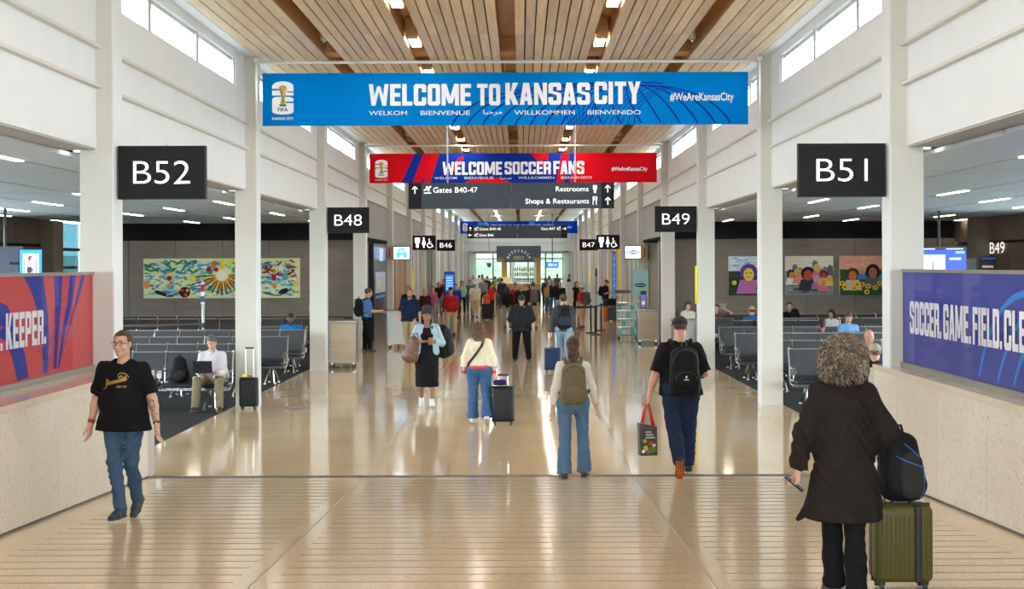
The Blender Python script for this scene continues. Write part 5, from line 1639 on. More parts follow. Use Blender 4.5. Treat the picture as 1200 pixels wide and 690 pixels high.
MB().box(-0.65, 0.65, -0.4, 0.4, 0, 1.3).build('body', M_light, t); MB().box(-0.7, 0.7, -0.45, 0.45, 1.3, 1.35).build('top', M_frame, t)
# vertical screens and yellow board in the right bays
t = empty('blue_wall_screen', (4.50, 62.0, 0)); tag(t, 'tall narrow bright blue screen standing next to the yellow panel on the right', 'screen')
MB().box(-0.06, 0.06, -0.2, 0.2, 0.1, 3.1).build('casing', M_dark, t)
t2 = empty('blue_totem_screen', (4.12, 66.0, 0)); 
tag(t2, 'tall bright blue lit totem by the navy shirted man on the right', 'totem')
MB().box(-0.08, 0.08, -0.08, 0.08, 0, 3.05).build('casing', M_dark, t2); pr = Print((-0.06, -0.08, 0), (1, 0, 0), (0, 0, 1), (0, -1, 0)); pr.rect(0, 0.35, 0.12, 3.0, (0.01, 0.10, 0.50)); pr.layer(); [pr.rect(0.03, 0.6+i*0.3, 0.09, 0.68+i*0.3, (0.1, 0.25, 0.6)) for i in range(8)]; pr.build('screen_picture', P_screen, t2)
bpy.data.objects.remove(t.children[0]) ; bpy.data.objects.remove(t)

# ------------------------------------------------------------------ people
def V3(a): return np.array(a, dtype=np.float64)
def unit(a):
    a = V3(a); return a/np.linalg.norm(a)
FAB = {}
def fabric(name, col, rough=0.85, var=0.07, bump=0.3):
    return mat(name, col, rough, var=var, scale=14, bump=bump, bscale=160, spec=0.15)
SKIN = {'light': mat('fair_skin', (0.62, 0.36, 0.26), 0.5, var=0.05), 'tan': mat('tan_skin', (0.50, 0.27, 0.17), 0.5, var=0.05),
        'brown': mat('brown_skin', (0.27, 0.13, 0.075), 0.5, var=0.05), 'pink': mat('ruddy_skin', (0.60, 0.30, 0.22), 0.5, var=0.06)}
M_eye = mat('eye_dark', (0.03, 0.02, 0.02), 0.15)
M_eyew = mat('eye_white', (0.75, 0.72, 0.70), 0.2)
M_lip = mat('lips', (0.45, 0.16, 0.14), 0.45)

def wrinkle(amp, f=1.0, seed=0):
    def fn(x, y, z):
        a = np.sin(z*38*f + 6*np.sin(x*9 + seed) + 4*np.sin(y*11 + seed*2))
        b = np.sin(x*31*f + z*12 + seed) * np.sin(y*27*f - z*17 + seed)
        c = 1 - np.abs(np.sin(z*23*f + x*21 + 3*np.sin(x*13 + z*7 + seed) + y*9)) * 1.6
        return amp*(0.5*a + 0.4*b - 0.8*c)
    return fn

# hand in its own frame: fingers along -z, thumb towards +x, palm faces +y
def hand_template(curl, res=0.0045):
    P = []
    xs = (-0.032, -0.011, 0.011, 0.032)
    for i, x in enumerate(xs):
        P.append(cone((x*0.55, 0, 0.005), (x, 0, -0.085), 0.016, 0.0125, 0.02))
    L = ((0.052, -0.032), (0.068, -0.011), (0.074, 0.011), (0.066, 0.032))
    for i, (ln, x) in enumerate(L):
        p = np.array((x, 0.0, -0.085)); a = curl*(0.75 + 0.1*(3-i))
        r = 0.0095 if i else 0.0082
        for j, fr in enumerate((0.45, 0.31, 0.24)):
            ang = a*(0.7 + 0.8*j) if j else a*0.7
            d = np.array((x*0.8*(1-curl), math.sin(ang), -math.cos(ang))); d /= np.linalg.norm(d)
            q = p + d*ln*fr*1.25
            P.append(cone(p, q, r, r*0.92, 0.004)); p = q; r *= 0.92
    t = [(0.022, 0.006, -0.02), (0.048, 0.014, -0.052), (0.056, 0.022+0.015*curl, -0.080), (0.052-0.012*curl, 0.03+0.02*curl, -0.102)]
    for j in range(3): P.append(cone(t[j], t[j+1], 0.0145-0.002*j, 0.0125-0.002*j, 0.008))
    P.append(cone((0, 0, 0.035), (0, 0, 0), 0.026, 0.025, 0.02, (0, 1, 0), 0.72))
    return solid(P, res)
HANDS = {'relaxed': hand_template(0.45), 'grip': hand_template(1.25)}

def head_template(fem, res=0.006):
    k = 0.95 if fem else 1.0
    P = [ell((0, -0.012, 0.032), (0.074, 0.094, 0.088)), ell((0, 0.022, -0.03), (0.058, 0.066, 0.082), 0.03),
         ell((0, 0.052, -0.088), (0.026, 0.024, 0.022), 0.03), cone((-0.05, 0.0, -0.062), (0, 0.045, -0.088), 0.020, 0.018, 0.03), cone((0.05, 0.0, -0.062), (0, 0.045, -0.088), 0.020, 0.018, 0.03),
         cone((-0.04, 0.075, 0.028), (0.04, 0.075, 0.028), 0.013, 0.013, 0.015),
         dict(ell((-0.031, 0.094, 0.008), (0.017, 0.016, 0.011), 0.01, True)), dict(ell((0.031, 0.094, 0.008), (0.017, 0.016, 0.011), 0.01, True)),
         cone((0, 0.084, 0.015), (0, 0.104, -0.026), 0.008, 0.0115, 0.008), ell((-0.012, 0.094, -0.03), (0.009, 0.010, 0.008), 0.006), ell((0.012, 0.094, -0.03), (0.009, 0.010, 0.008), 0.006),
         ell((0, 0.080, -0.056), (0.024, 0.013, 0.006), 0.006), ell((0, 0.078, -0.066), (0.020, 0.013, 0.007), 0.006),
         ell((-0.04, 0.062, -0.03), (0.022, 0.02, 0.02), 0.02), ell((0.04, 0.062, -0.03), (0.022, 0.02, 0.02), 0.02),
         ell((-0.077, -0.004, -0.002), (0.009, 0.018, 0.030), 0.008), ell((0.077, -0.004, -0.002), (0.009, 0.018, 0.030), 0.008),
         cone((0, -0.018, -0.05), (0, -0.030, -0.165), 0.052 if not fem else 0.044, 0.056 if not fem else 0.048, 0.02)]
    V, Q = solid(P, res)
    return V*k, Q
HEADS = {False: head_template(False), True: head_template(True), 'far': head_template(False, 0.014)}

def hair_template(style, res):
    rn = lambda x, y, z: 0.003*np.sin(x*160 + 20*np.sin(z*30))*np.sin(z*70 + 3) + 0.002*np.sin(y*130)
    fr = lambda x, y, z: np.minimum(y-0.040 - 0.006*np.sin(x*90), 0.068 + 0.008*np.sin(x*50+1) - z)           # face cut
    cap = ell((0, -0.016, 0.038), (0.083, 0.103, 0.096))
    low = -0.055
    if style == 'short':
        P = [cap]; f = lambda D, x, y, z: np.maximum(np.maximum(D, fr(x, y, z)), np.maximum(-0.02 - z, np.minimum(y+0.0, 0.01-z)) if False else np.maximum(-0.06-z, np.minimum(y-0.005, 0.012-z)))
    elif style == 'slick':
        P = [ell((0, -0.02, 0.036), (0.084, 0.108, 0.094)), ell((0, -0.075, -0.045), (0.06, 0.05, 0.05), 0.04), ell((0, -0.1, -0.075), (0.03, 0.03, 0.03), 0.02)]
        f = lambda D, x, y, z: np.maximum(np.maximum(D, np.minimum(y-0.030, 0.076-z)), np.minimum(y+0.015, 0.020-z))
    elif style == 'afro':
        P = [ell((0, -0.015, 0.105), (0.086, 0.090, 0.090)), cap]
        rn = lambda x, y, z: 0.006*np.sin(x*150)*np.sin(y*150)*np.sin(z*150)
        f = lambda D, x, y, z: np.maximum(np.maximum(D, np.minimum(y-0.05, 0.065-z)), np.minimum(0.03-z, y+0.08))
    elif style == 'curly':
        P = [ell((0, -0.02, 0.03), (0.130, 0.125, 0.125)), ell((0, -0.04, -0.055), (0.125, 0.10, 0.085), 0.04)]
        rnd = random.Random(4)
        for i in range(170):
            a, b = rnd.uniform(0, 2*PI), math.acos(rnd.uniform(-0.75, 1))
            c = (0.128*math.sin(b)*math.cos(a), -0.025 + 0.122*math.sin(b)*math.sin(a), 0.015 + 0.125*math.cos(b))
            P.append(ell(c, (rnd.uniform(.016, .03),)*3, 0.012))
        rn = lambda x, y, z: 0.009*np.sin(x*210+5*np.sin(z*60))*np.sin(y*190)*np.sin(z*200+5*np.sin(x*50)) - 0.004
        f = lambda D, x, y, z: np.maximum(D, np.minimum(y-0.055, 0.07-z))
    elif style == 'long':
        P = [cap, cone((0, -0.05, 0.0), (0, -0.075, -0.22), 0.075, 0.06, 0.04, (1, 0, 0), 1.35)]
        f = lambda D, x, y, z: np.maximum(D, fr(x, y, z))
    elif style == 'wavy':
        P = [cap, cone((0, -0.045, 0.02), (0, -0.06, -0.14), 0.085, 0.085, 0.04, (1, 0, 0), 1.25)]
        for i in range(26):
            rnd = random.Random(i); P.append(ell((rnd.uniform(-.09, .09), -0.10+rnd.uniform(-.02, .02), rnd.uniform(-.2, .03)), (0.02, 0.02, 0.035), 0.015))
        f = lambda D, x, y, z: np.maximum(D, fr(x, y, z))
    elif style == 'pony':
        P = [cap, cone((0, -0.10, 0.045), (0, -0.145, -0.02), 0.034, 0.045, 0.02), cone((0, -0.145, -0.02), (0, -0.15, -0.15), 0.046, 0.05, 0.02), cone((0, -0.15, -0.15), (0.02, -0.15, -0.26), 0.048, 0.02, 0.02)]
        for i in range(22):
            rnd = random.Random(i+50); P.append(ell((rnd.uniform(-.035, .035), -0.17+rnd.uniform(-.03, .02), rnd.uniform(-.24, .0)), (0.018, 0.018, 0.03), 0.012))
        f = lambda D, x, y, z: np.maximum(np.maximum(D, fr(x, y, z)), np.minimum(-0.06-z, y+0.07))
    elif style == 'bun':
        P = [cap, ell((0, -0.07, 0.12), (0.04, 0.04, 0.035), 0.02)]
        f = lambda D, x, y, z: np.maximum(np.maximum(D, fr(x, y, z)), np.minimum(y+0.01, 0.0-z))
    elif style == 'crop':
        P = [ell((0, -0.016, 0.036), (0.078, 0.098, 0.091))]
        f = lambda D, x, y, z: np.maximum(np.maximum(D, np.minimum(y-0.04, 0.062-z)), np.minimum(y+0.02, 0.02-z))
    elif style == 'bald':
        P = [ell((0, -0.022, 0.010), (0.080, 0.094, 0.055))]
        f = lambda D, x, y, z: np.maximum(np.maximum(D, y+0.0), z-0.035)
    elif style == 'cap':
        P = [ell((0, -0.014, 0.040), (0.088, 0.108, 0.092)), cone((-0.04, 0.10, 0.045), (0.04, 0.10, 0.045), 0.045, 0.045, 0.01, (0, 0, 1), 0.16), cone((0, 0.11, 0.045), (0, 0.13, 0.04), 0.05, 0.045, 0.01, (0, 0, 1), 0.14)]
        rn = None
        f = lambda D, x, y, z: np.maximum(D, 0.03 - z)
    elif style == 'beard':
        P = [ell((0, 0.030, -0.058), (0.062, 0.068, 0.062)), ell((0, 0.055, -0.092), (0.034, 0.03, 0.028), 0.02)]
        f = lambda D, x, y, z: np.maximum(np.maximum(D, z+0.035), np.maximum(-y+0.0, np.minimum(np.minimum(0.022-np.abs(x), z+0.075), y-0.05)))
    elif style == 'hat':
        P = [ell((0, -0.014, 0.05), (0.09, 0.11, 0.085)), cone((0, -0.01, 0.045), (0, -0.01, 0.05), 0.15, 0.15, 0.01, (0, 0, 1), 0.08)]
        rn = None
        f = lambda D, x, y, z: np.maximum(D, 0.03 - z)
    lo, hi = bounds(P)
    D = field(P, lo, hi, res, rn)
    X, Y, Z = _g(lo, hi, res)
    D = f(D, X[:, None, None], Y[None, :, None], Z[None, None, :])
    D[0] = D[-1] = 0.3; D[:, 0] = D[:, -1] = 0.3; D[:, :, 0] = D[:, :, -1] = 0.3
    return nets(D, lo, res)
HT = {}
def hair_of(style, lod):
    key = (style, lod)
    if key not in HT:
        HT[key] = hair_template(style, {0: 0.0055, 1: 0.008, 2: 0.013}[lod])
    return HT[key]

def shoe_template(res=0.007):
    P = [cone((0, -0.035, -0.045), (0, 0.10, -0.058), 0.040, 0.040, 0.03, (0, 0, 1), 0.75), cone((0, 0.10, -0.058), (0, 0.165, -0.062), 0.043, 0.032, 0.02, (0, 0, 1), 0.6), cone((0, -0.01, 0.035), (0, -0.01, -0.03), 0.040, 0.042, 0.03), cone((0, 0.0, -0.01), (0, 0.08, -0.045), 0.036, 0.034, 0.03)]
    return solid(P, res, None, [((0, 0, -0.083), (0, 0, -1)), ((0, 0, 0.05), (0, 0, 1))])
SHOE = shoe_template()
def sole_template(res=0.008):
    P = [cone((0, -0.035, -0.075), (0, 0.10, -0.075), 0.043, 0.046, 0.01), cone((0, 0.10, -0.075), (0, 0.168, -0.073), 0.046, 0.034, 0.02)]
    return solid(P, res, None, [((0, 0, -0.090), (0, 0, -1)), ((0, 0, -0.068), (0, 0, 1))])
SOLE = sole_template()

def frame3(xa, ya, za):
    return np.stack([unit(xa), unit(ya), unit(za)], 1)
def xform(T, R, t, s=1.0):
    V, Q = T
    W = (V*s) @ np.array(R).T + np.array(t)
    if np.linalg.det(R) < 0: Q = Q[:, ::-1]
    return W, Q

WALK = dict(lt=(0, .30, -1), ls=(0, .02, -1), rt=(0, -.18, -1), rs=(0, -.55, -1), rf=(0, 1, -.55), la=[(-.12, -.25, -1), (-.08, .1, -1)], ra=[(.12, .22, -1), (.06, .5, -1)])
WALK2 = dict(rt=(0, .30, -1), rs=(0, .02, -1), lt=(0, -.18, -1), ls=(0, -.55, -1), lf=(0, 1, -.55), ra=[(.12, -.2, -1), (.08, .12, -1)], la=[(-.12, .2, -1), (-.06, .45, -1)])
STAND = dict()
SIT = dict(lt=(-.12, 1, -.05), ls=(-.03, .08, -1), rt=(.12, 1, -.05), rs=(.03, .08, -1), la=[(-.15, .35, -1), (.25, 1, -.25)], ra=[(.15, .35, -1), (-.25, 1, -.25)])
PHONE = dict(la=[(-.1, .15, -1), (.35, .9, .35)], ra=[(.1, .15, -1), (-.35, .9, .35)], head=(0, -25))

def person(label, x, y, rot, h=1.75, fem=False, g=1.0, skin='light', hair=('short', (0.06, 0.035, 0.02)), top=None, bottom=None, shoes=(0.03, 0.03, 0.035), pose=None,
           lod=1, z0=None, sole=None, beard=None, hat=None, glasses=False, outer=None, seat=None, group=None, belly=0.0, face=None, extra=None, name='person'):
    """x, y ground position; rot in degrees, 0 = facing away from the camera"""
    p = dict(STAND); p.update(pose or {})
    S = h/1.75
    res = {0: 0.011, 1: 0.017, 2: 0.030}[lod]
    u = unit(p.get('spine', (0, 0, 1)))
    fwd = V3((0, 1, 0)); fwd = unit(fwd - u*(fwd@u)); rt_ = np.cross(fwd, u)
    hipw = 0.095 if not fem else 0.10
    shw = (0.185 if not fem else 0.160)*(0.6+0.4*g)
    J = {}
    J['P'] = V3((0, 0, 0))
    for sd, sg in (('l', -1), ('r', 1)):
        hip = V3((sg*hipw*(0.5+0.5*g), 0, 0))
        kn = hip + unit(p.get(sd+'t', (sg*.04, .02, -1)))*0.43
        an = kn + unit(p.get(sd+'s', (0, -.02, -1)))*0.415
        fd = unit(p.get(sd+'f', (sg*.15, 1, 0)))
        J[sd] = (hip, kn, an, fd)
        sh = u*0.435 + rt_*sg*shw*0.95
        a = p.get(sd+'a', [(sg*.11, -.03, -1), (sg*.02, .15, -1)])
        el = sh + unit(a[0])*0.285
        wr = el + unit(a[1])*0.25
        J[sd+'A'] = (sh, el, wr)
    ch = u*0.36; nb = u*0.50 + fwd*(-0.01)
    hy, hp = p.get('head', (0, 0))
    # head frame
    hfd = V3((math.sin(math.radians(hy)), math.cos(math.radians(hy)), 0)); hrt = V3((hfd[1], -hfd[0], 0))
    a = math.radians(hp)
    hf = hfd*math.cos(a) + V3((0, 0, 1))*math.sin(a); hu = np.cross(hrt, hf)
    HR = np.stack([hrt, hf, hu], 1)
    hc = u*0.665 + fwd*0.015 + hfd*(0.03 if hp < -10 else 0)
    # ground contact
    soles = []
    for sd in 'lr':
        hip, kn, an, fd = J[sd]
        side = unit(np.cross(fd, (0, 0, 1))); up = np.cross(side, fd)
        R = np.stack([side, fd, up], 1)
        J[sd+'F'] = R
        for q in ((0, -0.06, -0.088), (0, 0.17, -0.088), (0, 0.05, -0.088)):
            soles.append((an + R @ np.array(q))[2])
    zmin = min(soles)
    off = V3((0, 0, -zmin))
    gz = ramp_z(y) if z0 is None else z0
    root = empty(name, (x, y, gz), math.radians(rot))
    tag(root, label, 'person', group)
    def W(pt): return (V3(pt) + off)*S
    gg = g
    # ---- skin body: one surface of limbs and trunk, with head and hands grown on at the same material
    B = [cone(W((0, 0, 0.02)), W(ch), 0.085*S*gg, 0.09*S*gg, 0.05, (1, 0, 0), 1.25), cone(W(u*0.43 - rt_*0.1), W(u*0.43 + rt_*0.1), 0.045*S, None, 0.05), cone(W(ch), W(u*0.46), 0.06*S, 0.05*S, 0.05), cone(W(nb), W(hc - hu*0.05), 0.052*S if not fem else 0.045*S, 0.05*S if not fem else 0.043*S, 0.03)]
    covered = (bottom or {}).get('kind', 'pants') in ('pants', 'leggings')
    lk = 0.72 if covered else 1.0
    for sd in 'lr':
        hip, kn, an, fd = J[sd]
        cf = kn + (an-kn)*0.3 - fd*(0.015 if not covered else 0.0)
        B += [cone(W(hip), W(kn), 0.078*S*gg*lk, 0.050*S*(0.5+0.5*gg)*lk, 0.03), cone(W(kn), W(cf), 0.049*S*lk, 0.052*S*lk, 0.02), cone(W(cf), W(an), 0.050*S*lk, 0.036*S*lk, 0.02)]
        sh, el, wr = J[sd+'A']
        ar = (0.5+0.5*gg)*(0.82 if (top or {}).get('sleeve', 2.0) > 1.5 else 1.0)
        B += [cone(W(sh), W(el), 0.047*S*ar, 0.040*S*ar, 0.03), cone(W(el), W(el+(wr-el)*0.3), 0.040*S*ar, 0.042*S*ar, 0.02), cone(W(el+(wr-el)*0.3), W(wr), 0.041*S*ar, 0.026*S, 0.02)]
    parts = [solid(B, max(res, 0.013))]
    hs = S*(1.0 if lod == 0 else 1.04)
    parts.append(xform(HEADS['far' if lod == 2 else fem], HR, W(hc), hs))
    for sd, sg in (('l', -1), ('r', 1)):
        sh, el, wr = J[sd+'A']
        f = unit(wr-el)
        hd = p.get(sd+'h', None)
        if hd is None and f[2] < -0.75: hd = (f[0]*0.35, f[1]*0.6, -1)
        if hd: f = unit(hd)
        th = V3(p.get(sd+'thumb', (0, 1, 0.2))); th = th - f*(th@f); th = unit(th)
        if 'palm'+sd in p: pn = unit(p['palm'+sd])
        else: pn = np.cross(th, f)*(1 if sg < 0 else -1)
        pn = unit(pn - f*(pn@f)); 
        R = np.stack([th, pn, -f], 1)
        T = HANDS[p.get('grip', {}).get(sd, 'relaxed')] if isinstance(p.get('grip'), dict) else HANDS['relaxed']
        parts.append(xform(T, R, W(wr), S*(0.98 if not fem else 0.9)))
        J[sd+'H'] = (wr + f*0.075, f, pn, th)
    np_mesh('body', parts, SKIN[skin], root)
    # ---- shoes
    if shoes is not None:
        ms = mat('shoe_%02d_%02d_%02d' % tuple(int(c*99) for c in shoes), shoes, 0.5, var=0.1)
        for sd in 'lr':
            V_, Q_ = xform(SHOE, J[sd+'F'], W(J[sd][2]), S)
            so = np_mesh('shoe', [(V_, Q_)], ms, root)
            if lod < 2 or sole:
                V_, Q_ = xform(SOLE, J[sd+'F'], W(J[sd][2]), S)
                np_mesh('sole', [(V_, Q_)], mat('sole_%02d_%02d_%02d' % tuple(int(c*99) for c in (sole or (0.06, 0.06, 0.06))), sole or (0.06, 0.06, 0.06), 0.6), so)
    # ---- trousers / shorts / skirt
    bt = bottom or dict(kind='pants', col=(0.03, 0.04, 0.07))
    bm_ = fabric('cloth_%02d_%02d_%02d' % tuple(int(c*99) for c in bt['col']), bt['col'], var=bt.get('var', 0.07))
    P = []; clips = []
    kind = bt.get('kind', 'pants')
    fat = bt.get('fat', 0.012)
    wz = bt.get('waist', 0.13)
    P.append(cone(W((0, -0.01, -0.02)), W(u*(wz-0.02)), (0.118*gg)*S, (0.108*gg+belly*0.3)*S, 0.05, (1, 0, 0), 1.32 if not fem else 1.38))
    if kind in ('pants', 'shorts', 'leggings'):
        for sd, sg in (('l', -1), ('r', 1)):
            hip, kn, an, fd = J[sd]
            cut = bt.get('len', 1.0)
            kr, ar_ = 0.062+fat, bt.get('ankle', 0.055)+fat*0.6
            P.append(ell(W(hip + V3((sg*0.0, -0.035, -0.02))), np.array((0.10, 0.10, 0.11))*S*gg, 0.05))
            if kind == 'shorts':
                P.append(cone(W(hip), W(kn - (kn-hip)*0.02), (0.088*gg+fat)*S, (0.075+fat)*S*gg, 0.04, cut=True))
            else:
                e = an + (an-kn)*0.06*cut
                P.append(cone(W(hip), W(kn), (0.088*gg+fat)*S, kr*S*(0.4+0.6*gg), 0.035)); P.append(cone(W(kn), W(e), kr*S*(0.4+0.6*gg), ar_*S, 0.02, cut=True))
    elif kind == 'dress':
        hz = bt.get('hem', -0.55)
        P.append(cone(W((0, 0, 0.0)), W((0.0, 0.02, hz)), 0.135*gg*S, bt.get('hw', 0.19)*S, 0.06, (1, 0, 0), 1.25, cut=True))
        for sd in 'lr':
            hip, kn, an, fd = J[sd]
            P.append(cone(W(hip), W(kn), 0.095*gg*S, 0.08*S, 0.05))
        clips.append((W((0, 0, hz)), (0, 0, -1)))
    clips.append((W(u*wz), tuple(u)))
    np_mesh({'pants': 'trousers', 'shorts': 'shorts', 'dress': 'skirt', 'leggings': 'leggings'}[kind], [solid(P, res, wrinkle(bt.get('wr', 0.006) if lod < 2 else 0.0, 1.0, x), clips)], bm_, root)
    # ---- top
    tp = top or dict(kind='tee', col=(0.1, 0.1, 0.1))
    tm = tp.get('mat') or fabric('cloth_%02d_%02d_%02d' % tuple(int(c*99) for c in tp['col']), tp['col'])
    def make_top(tp, tm, inflate, nm):
        P = []; clips = []
        fat = tp.get('fat', 0.0) + inflate
        hem = tp.get('hem', -0.06)
        sl = tp.get('sleeve', 2.0)
        cw = 1.42 if not fem else 1.32
        P.append(cone(W(u*0.13), W(ch), (0.108*gg+fat)*S, (0.118*(0.5+0.5*gg)+fat)*S, 0.06, (1, 0, 0), cw))
        P.append(cone(W(V3((0, -0.012, hem-0.02))), W(u*0.12), ((0.130*gg if tp.get('hemw') is None else tp['hemw'])+fat)*S, (0.112*gg+fat)*S, 0.06, (1, 0, 0), tp.get('hemx', 1.52 if not tp.get('tuck') else 1.3)))
        if belly: P.append(ell(W(u*0.13 + fwd*0.07), (0.17*S*gg, (0.10+belly)*S, 0.17*S), 0.06))
        if fem and not tp.get('flat'):
            for sg in (-1, 1): P.append(ell(W(u*0.31 + fwd*0.085 + rt_*sg*0.07), (0.07*S*gg, 0.065*S*gg, 0.07*S), 0.05))
        for sg in (-1, 1): P.append(cone(W(u*0.482 + rt_*0.03*sg), W(u*0.432 + rt_*shw*0.86*sg), (0.046+fat*0.7)*S, (0.052+fat*0.7)*S, 0.05))
        P.append(cone(W(ch), W(u*0.46), (0.085+fat)*S, (0.065+fat)*S, 0.05))
        if tp.get('collar'): P.append(cone(W(u*0.47), W(nb+u*0.035), 0.068*S, 0.064*S, 0.02))
        for sd, sg in (('l', -1), ('r', 1)):
            sh, el, wr = J[sd+'A']
            ar = 0.5+0.5*gg
            if sl > 0:
                e = sh + (el-sh)*min(1, sl)
                P.append(cone(W(sh), W(e), (0.055*ar+fat*0.7)*S, (0.058*ar+fat)*S if sl < 1 else (0.052*ar+fat)*S, 0.045, cut=(sl < 1)))
            if sl > 1:
                e2 = el + (wr-el)*min(1, sl-1)
                P.append(cone(W(el), W(e2), (0.052*ar+fat)*S, (0.038+fat)*S, 0.02, cut=True))
        clips.append((W((0, 0, hem)), (0, 0, -1)))
        nh = 0.062*S if not tp.get('collar') else 0.050*S
        q = cone(W(u*0.50 + fwd*tp.get('vneck', 0.02)), W(u*0.70 + fwd*0.05), nh, nh*1.2, 0.012); q['sub'] = True
        P.append(q)
        clips.append((W(nb + u*0.06), tuple(u)))
        return np_mesh(nm, [solid(P, res, wrinkle(tp.get('wr', 0.006) if lod < 2 else 0.0, 0.8, y), clips)], tm, root)
    nm = {'tee': 't_shirt', 'shirt': 'shirt', 'sweater': 'sweater', 'jacket': 'jacket', 'dress': 'dress_top'}[tp.get('kind', 'tee')]
    to = make_top(tp, tm, 0.0, nm)
    if outer: make_top(outer, outer.get('mat') or fabric('cloth_%02d_%02d_%02d' % tuple(int(c*99) for c in outer['col']), outer['col']), 0.014, 'open_jacket')
    # ---- hair, hat, beard
    if hair:
        st, hc_ = hair
        hm = mat('hair_%02d_%02d_%02d' % tuple(int(c*99) for c in hc_), hc_, 0.55, var=0.55, scale=22, stretch=(3, 3, 0.8) if st != 'curly' else (1.6, 1.6, 1.6), bump=0.9, bscale=90)
        V_, Q_ = xform(hair_of(st, lod), HR, W(hc), hs)
        np_mesh('hair', [(V_, Q_)], hm, root)
    if hat:
        V_, Q_ = xform(hair_of(hat[0], lod), HR, W(hc), hs)
        np_mesh('cap' if hat[0] == 'cap' else 'hat', [(V_, Q_)], mat('hat_%02d_%02d_%02d' % tuple(int(c*99) for c in hat[1]), hat[1], 0.8), root)
    if beard:
        V_, Q_ = xform(hair_of('beard', lod), HR, W(hc), hs)
        np_mesh('beard', [(V_, Q_)], mat('beard_%02d_%02d_%02d' % tuple(int(c*99) for c in beard), beard, 0.8, var=0.3, scale=60), root)
    if face if face is not None else lod < 2:
        wc = W(hc)
        for sg in (-1, 1):
            e = MB(); e.lathe([(0.001, -0.0075), (0.007, -0.005), (0.010, 0), (0.007, 0.005), (0.001, 0.0075)], n=10)
            T = Matrix([[*HR[0], 0], [*HR[1], 0], [*HR[2], 0], [0, 0, 0, 1]])
            loc = wc + HR @ (np.array((sg*0.030, 0.0765, 0.007))*hs)
            e.xf(Matrix.Translation(Vector(loc)) @ T); e.build('eye', M_eyew, root, True)
            i_ = MB(); i_.lathe([(0.001, -0.0055), (0.0062, 0), (0.001, 0.0055)], n=8)
            loc = wc + HR @ (np.array((sg*0.030, 0.0825, 0.007))*hs); i_.xf(Matrix.Translation(Vector(loc)) @ T); i_.build('iris', M_eye, root, True)
            b = [wc + HR @ (np.array((sg*q[0], q[1], q[2]))*hs) for q in ((0.014, 0.091, 0.030), (0.032, 0.089, 0.034), (0.047, 0.077, 0.029))]
            MB().tube(b, 0.0032*hs, 5).build('eyebrow', mat('brow', (0.07, 0.04, 0.025), 0.7) if not hair or hair[1][0] < 0.3 else hm, root, True)
        m_ = [wc + HR @ (np.array(q)*hs) for q in ((-0.022, 0.084, -0.060), (0, 0.0915, -0.0605), (0.022, 0.084, -0.060))]
        MB().tube(m_, [0.003, 0.0045, 0.003], 6).build('lips', M_lip, root, True)
    if glasses:
        wc = W(hc); gl = MB()
        for sg in (-1, 1):
            pts = [wc + HR @ (np.array((sg*0.031 + 0.022*math.cos(t), 0.100, 0.006 + 0.016*math.sin(t)))*hs) for t in [2*PI*i/14 for i in range(15)]]
            gl.tube(pts, 0.0028, 5)
            gl.tube([wc + HR @ (np.array(q)*hs) for q in ((sg*0.053, 0.098, 0.012), (sg*0.078, 0.06, 0.012), (sg*0.080, 0.0, 0.008))], 0.0025, 5)
        gl.tube([wc + HR @ (np.array(q)*hs) for q in ((-0.01, 0.1, 0.01), (0.01, 0.1, 0.01))], 0.0025, 5)
        gl.build('glasses', M_dark, root, True)
    info = dict(root=root, W=W, J=J, u=u, fwd=fwd, rt=rt_, S=S, HR=HR, hc=hc, res=res, g=g)
    if extra: extra(info)
    return info

def curls(info, blobs, n, length, rad, cols, seed=1):
    """short curled locks standing on the given ellipsoids of the head frame"""
    rnd = random.Random(seed)
    hair_o = [c for c in info['root'].children if c.name.startswith('hair')][0]
    wc = info['W'](info['hc']); HR = info['HR']; S = info['S']
    for ci, col in enumerate(cols):
        mb = MB()
        for i in range(n//len(cols)):
            c, r = blobs[rnd.randrange(len(blobs))]
            a, b = rnd.uniform(0, 2*PI), math.acos(rnd.uniform(-0.95, 1))
            nrm = np.array((math.sin(b)*math.cos(a), math.sin(b)*math.sin(a), math.cos(b)))
            p0 = np.array(c) + nrm*np.array(r)
            if p0[1] > 0.06 and p0[2] < 0.07: continue
            t1 = np.cross(nrm, (rnd.uniform(-1, 1), rnd.uniform(-1, 1), rnd.uniform(-1, 1))); t1 /= np.linalg.norm(t1); t2 = np.cross(nrm, t1)
            ph = rnd.uniform(0, 6); pts = []
            for k in range(6):
                t = k/5
                q = p0 + nrm*length*(t*0.75 - 0.15) + (t1*math.cos(ph + t*5.5) + t2*math.sin(ph + t*5.5))*0.010 + np.array((0, 0, -length*0.35*t*t))
                pts.append(wc + HR @ (q*S))
            mb.tube(pts, [rad*S, rad*S, rad*S, rad*S*0.9, rad*S*0.7, rad*S*0.3], 3, False)
        o = mb.build('curls', mat('curl_%02d_%02d_%02d' % tuple(int(v*99) for v in col), col, 0.6, var=0.3, scale=20), hair_o, True)
        o['kind'] = 'stuff'

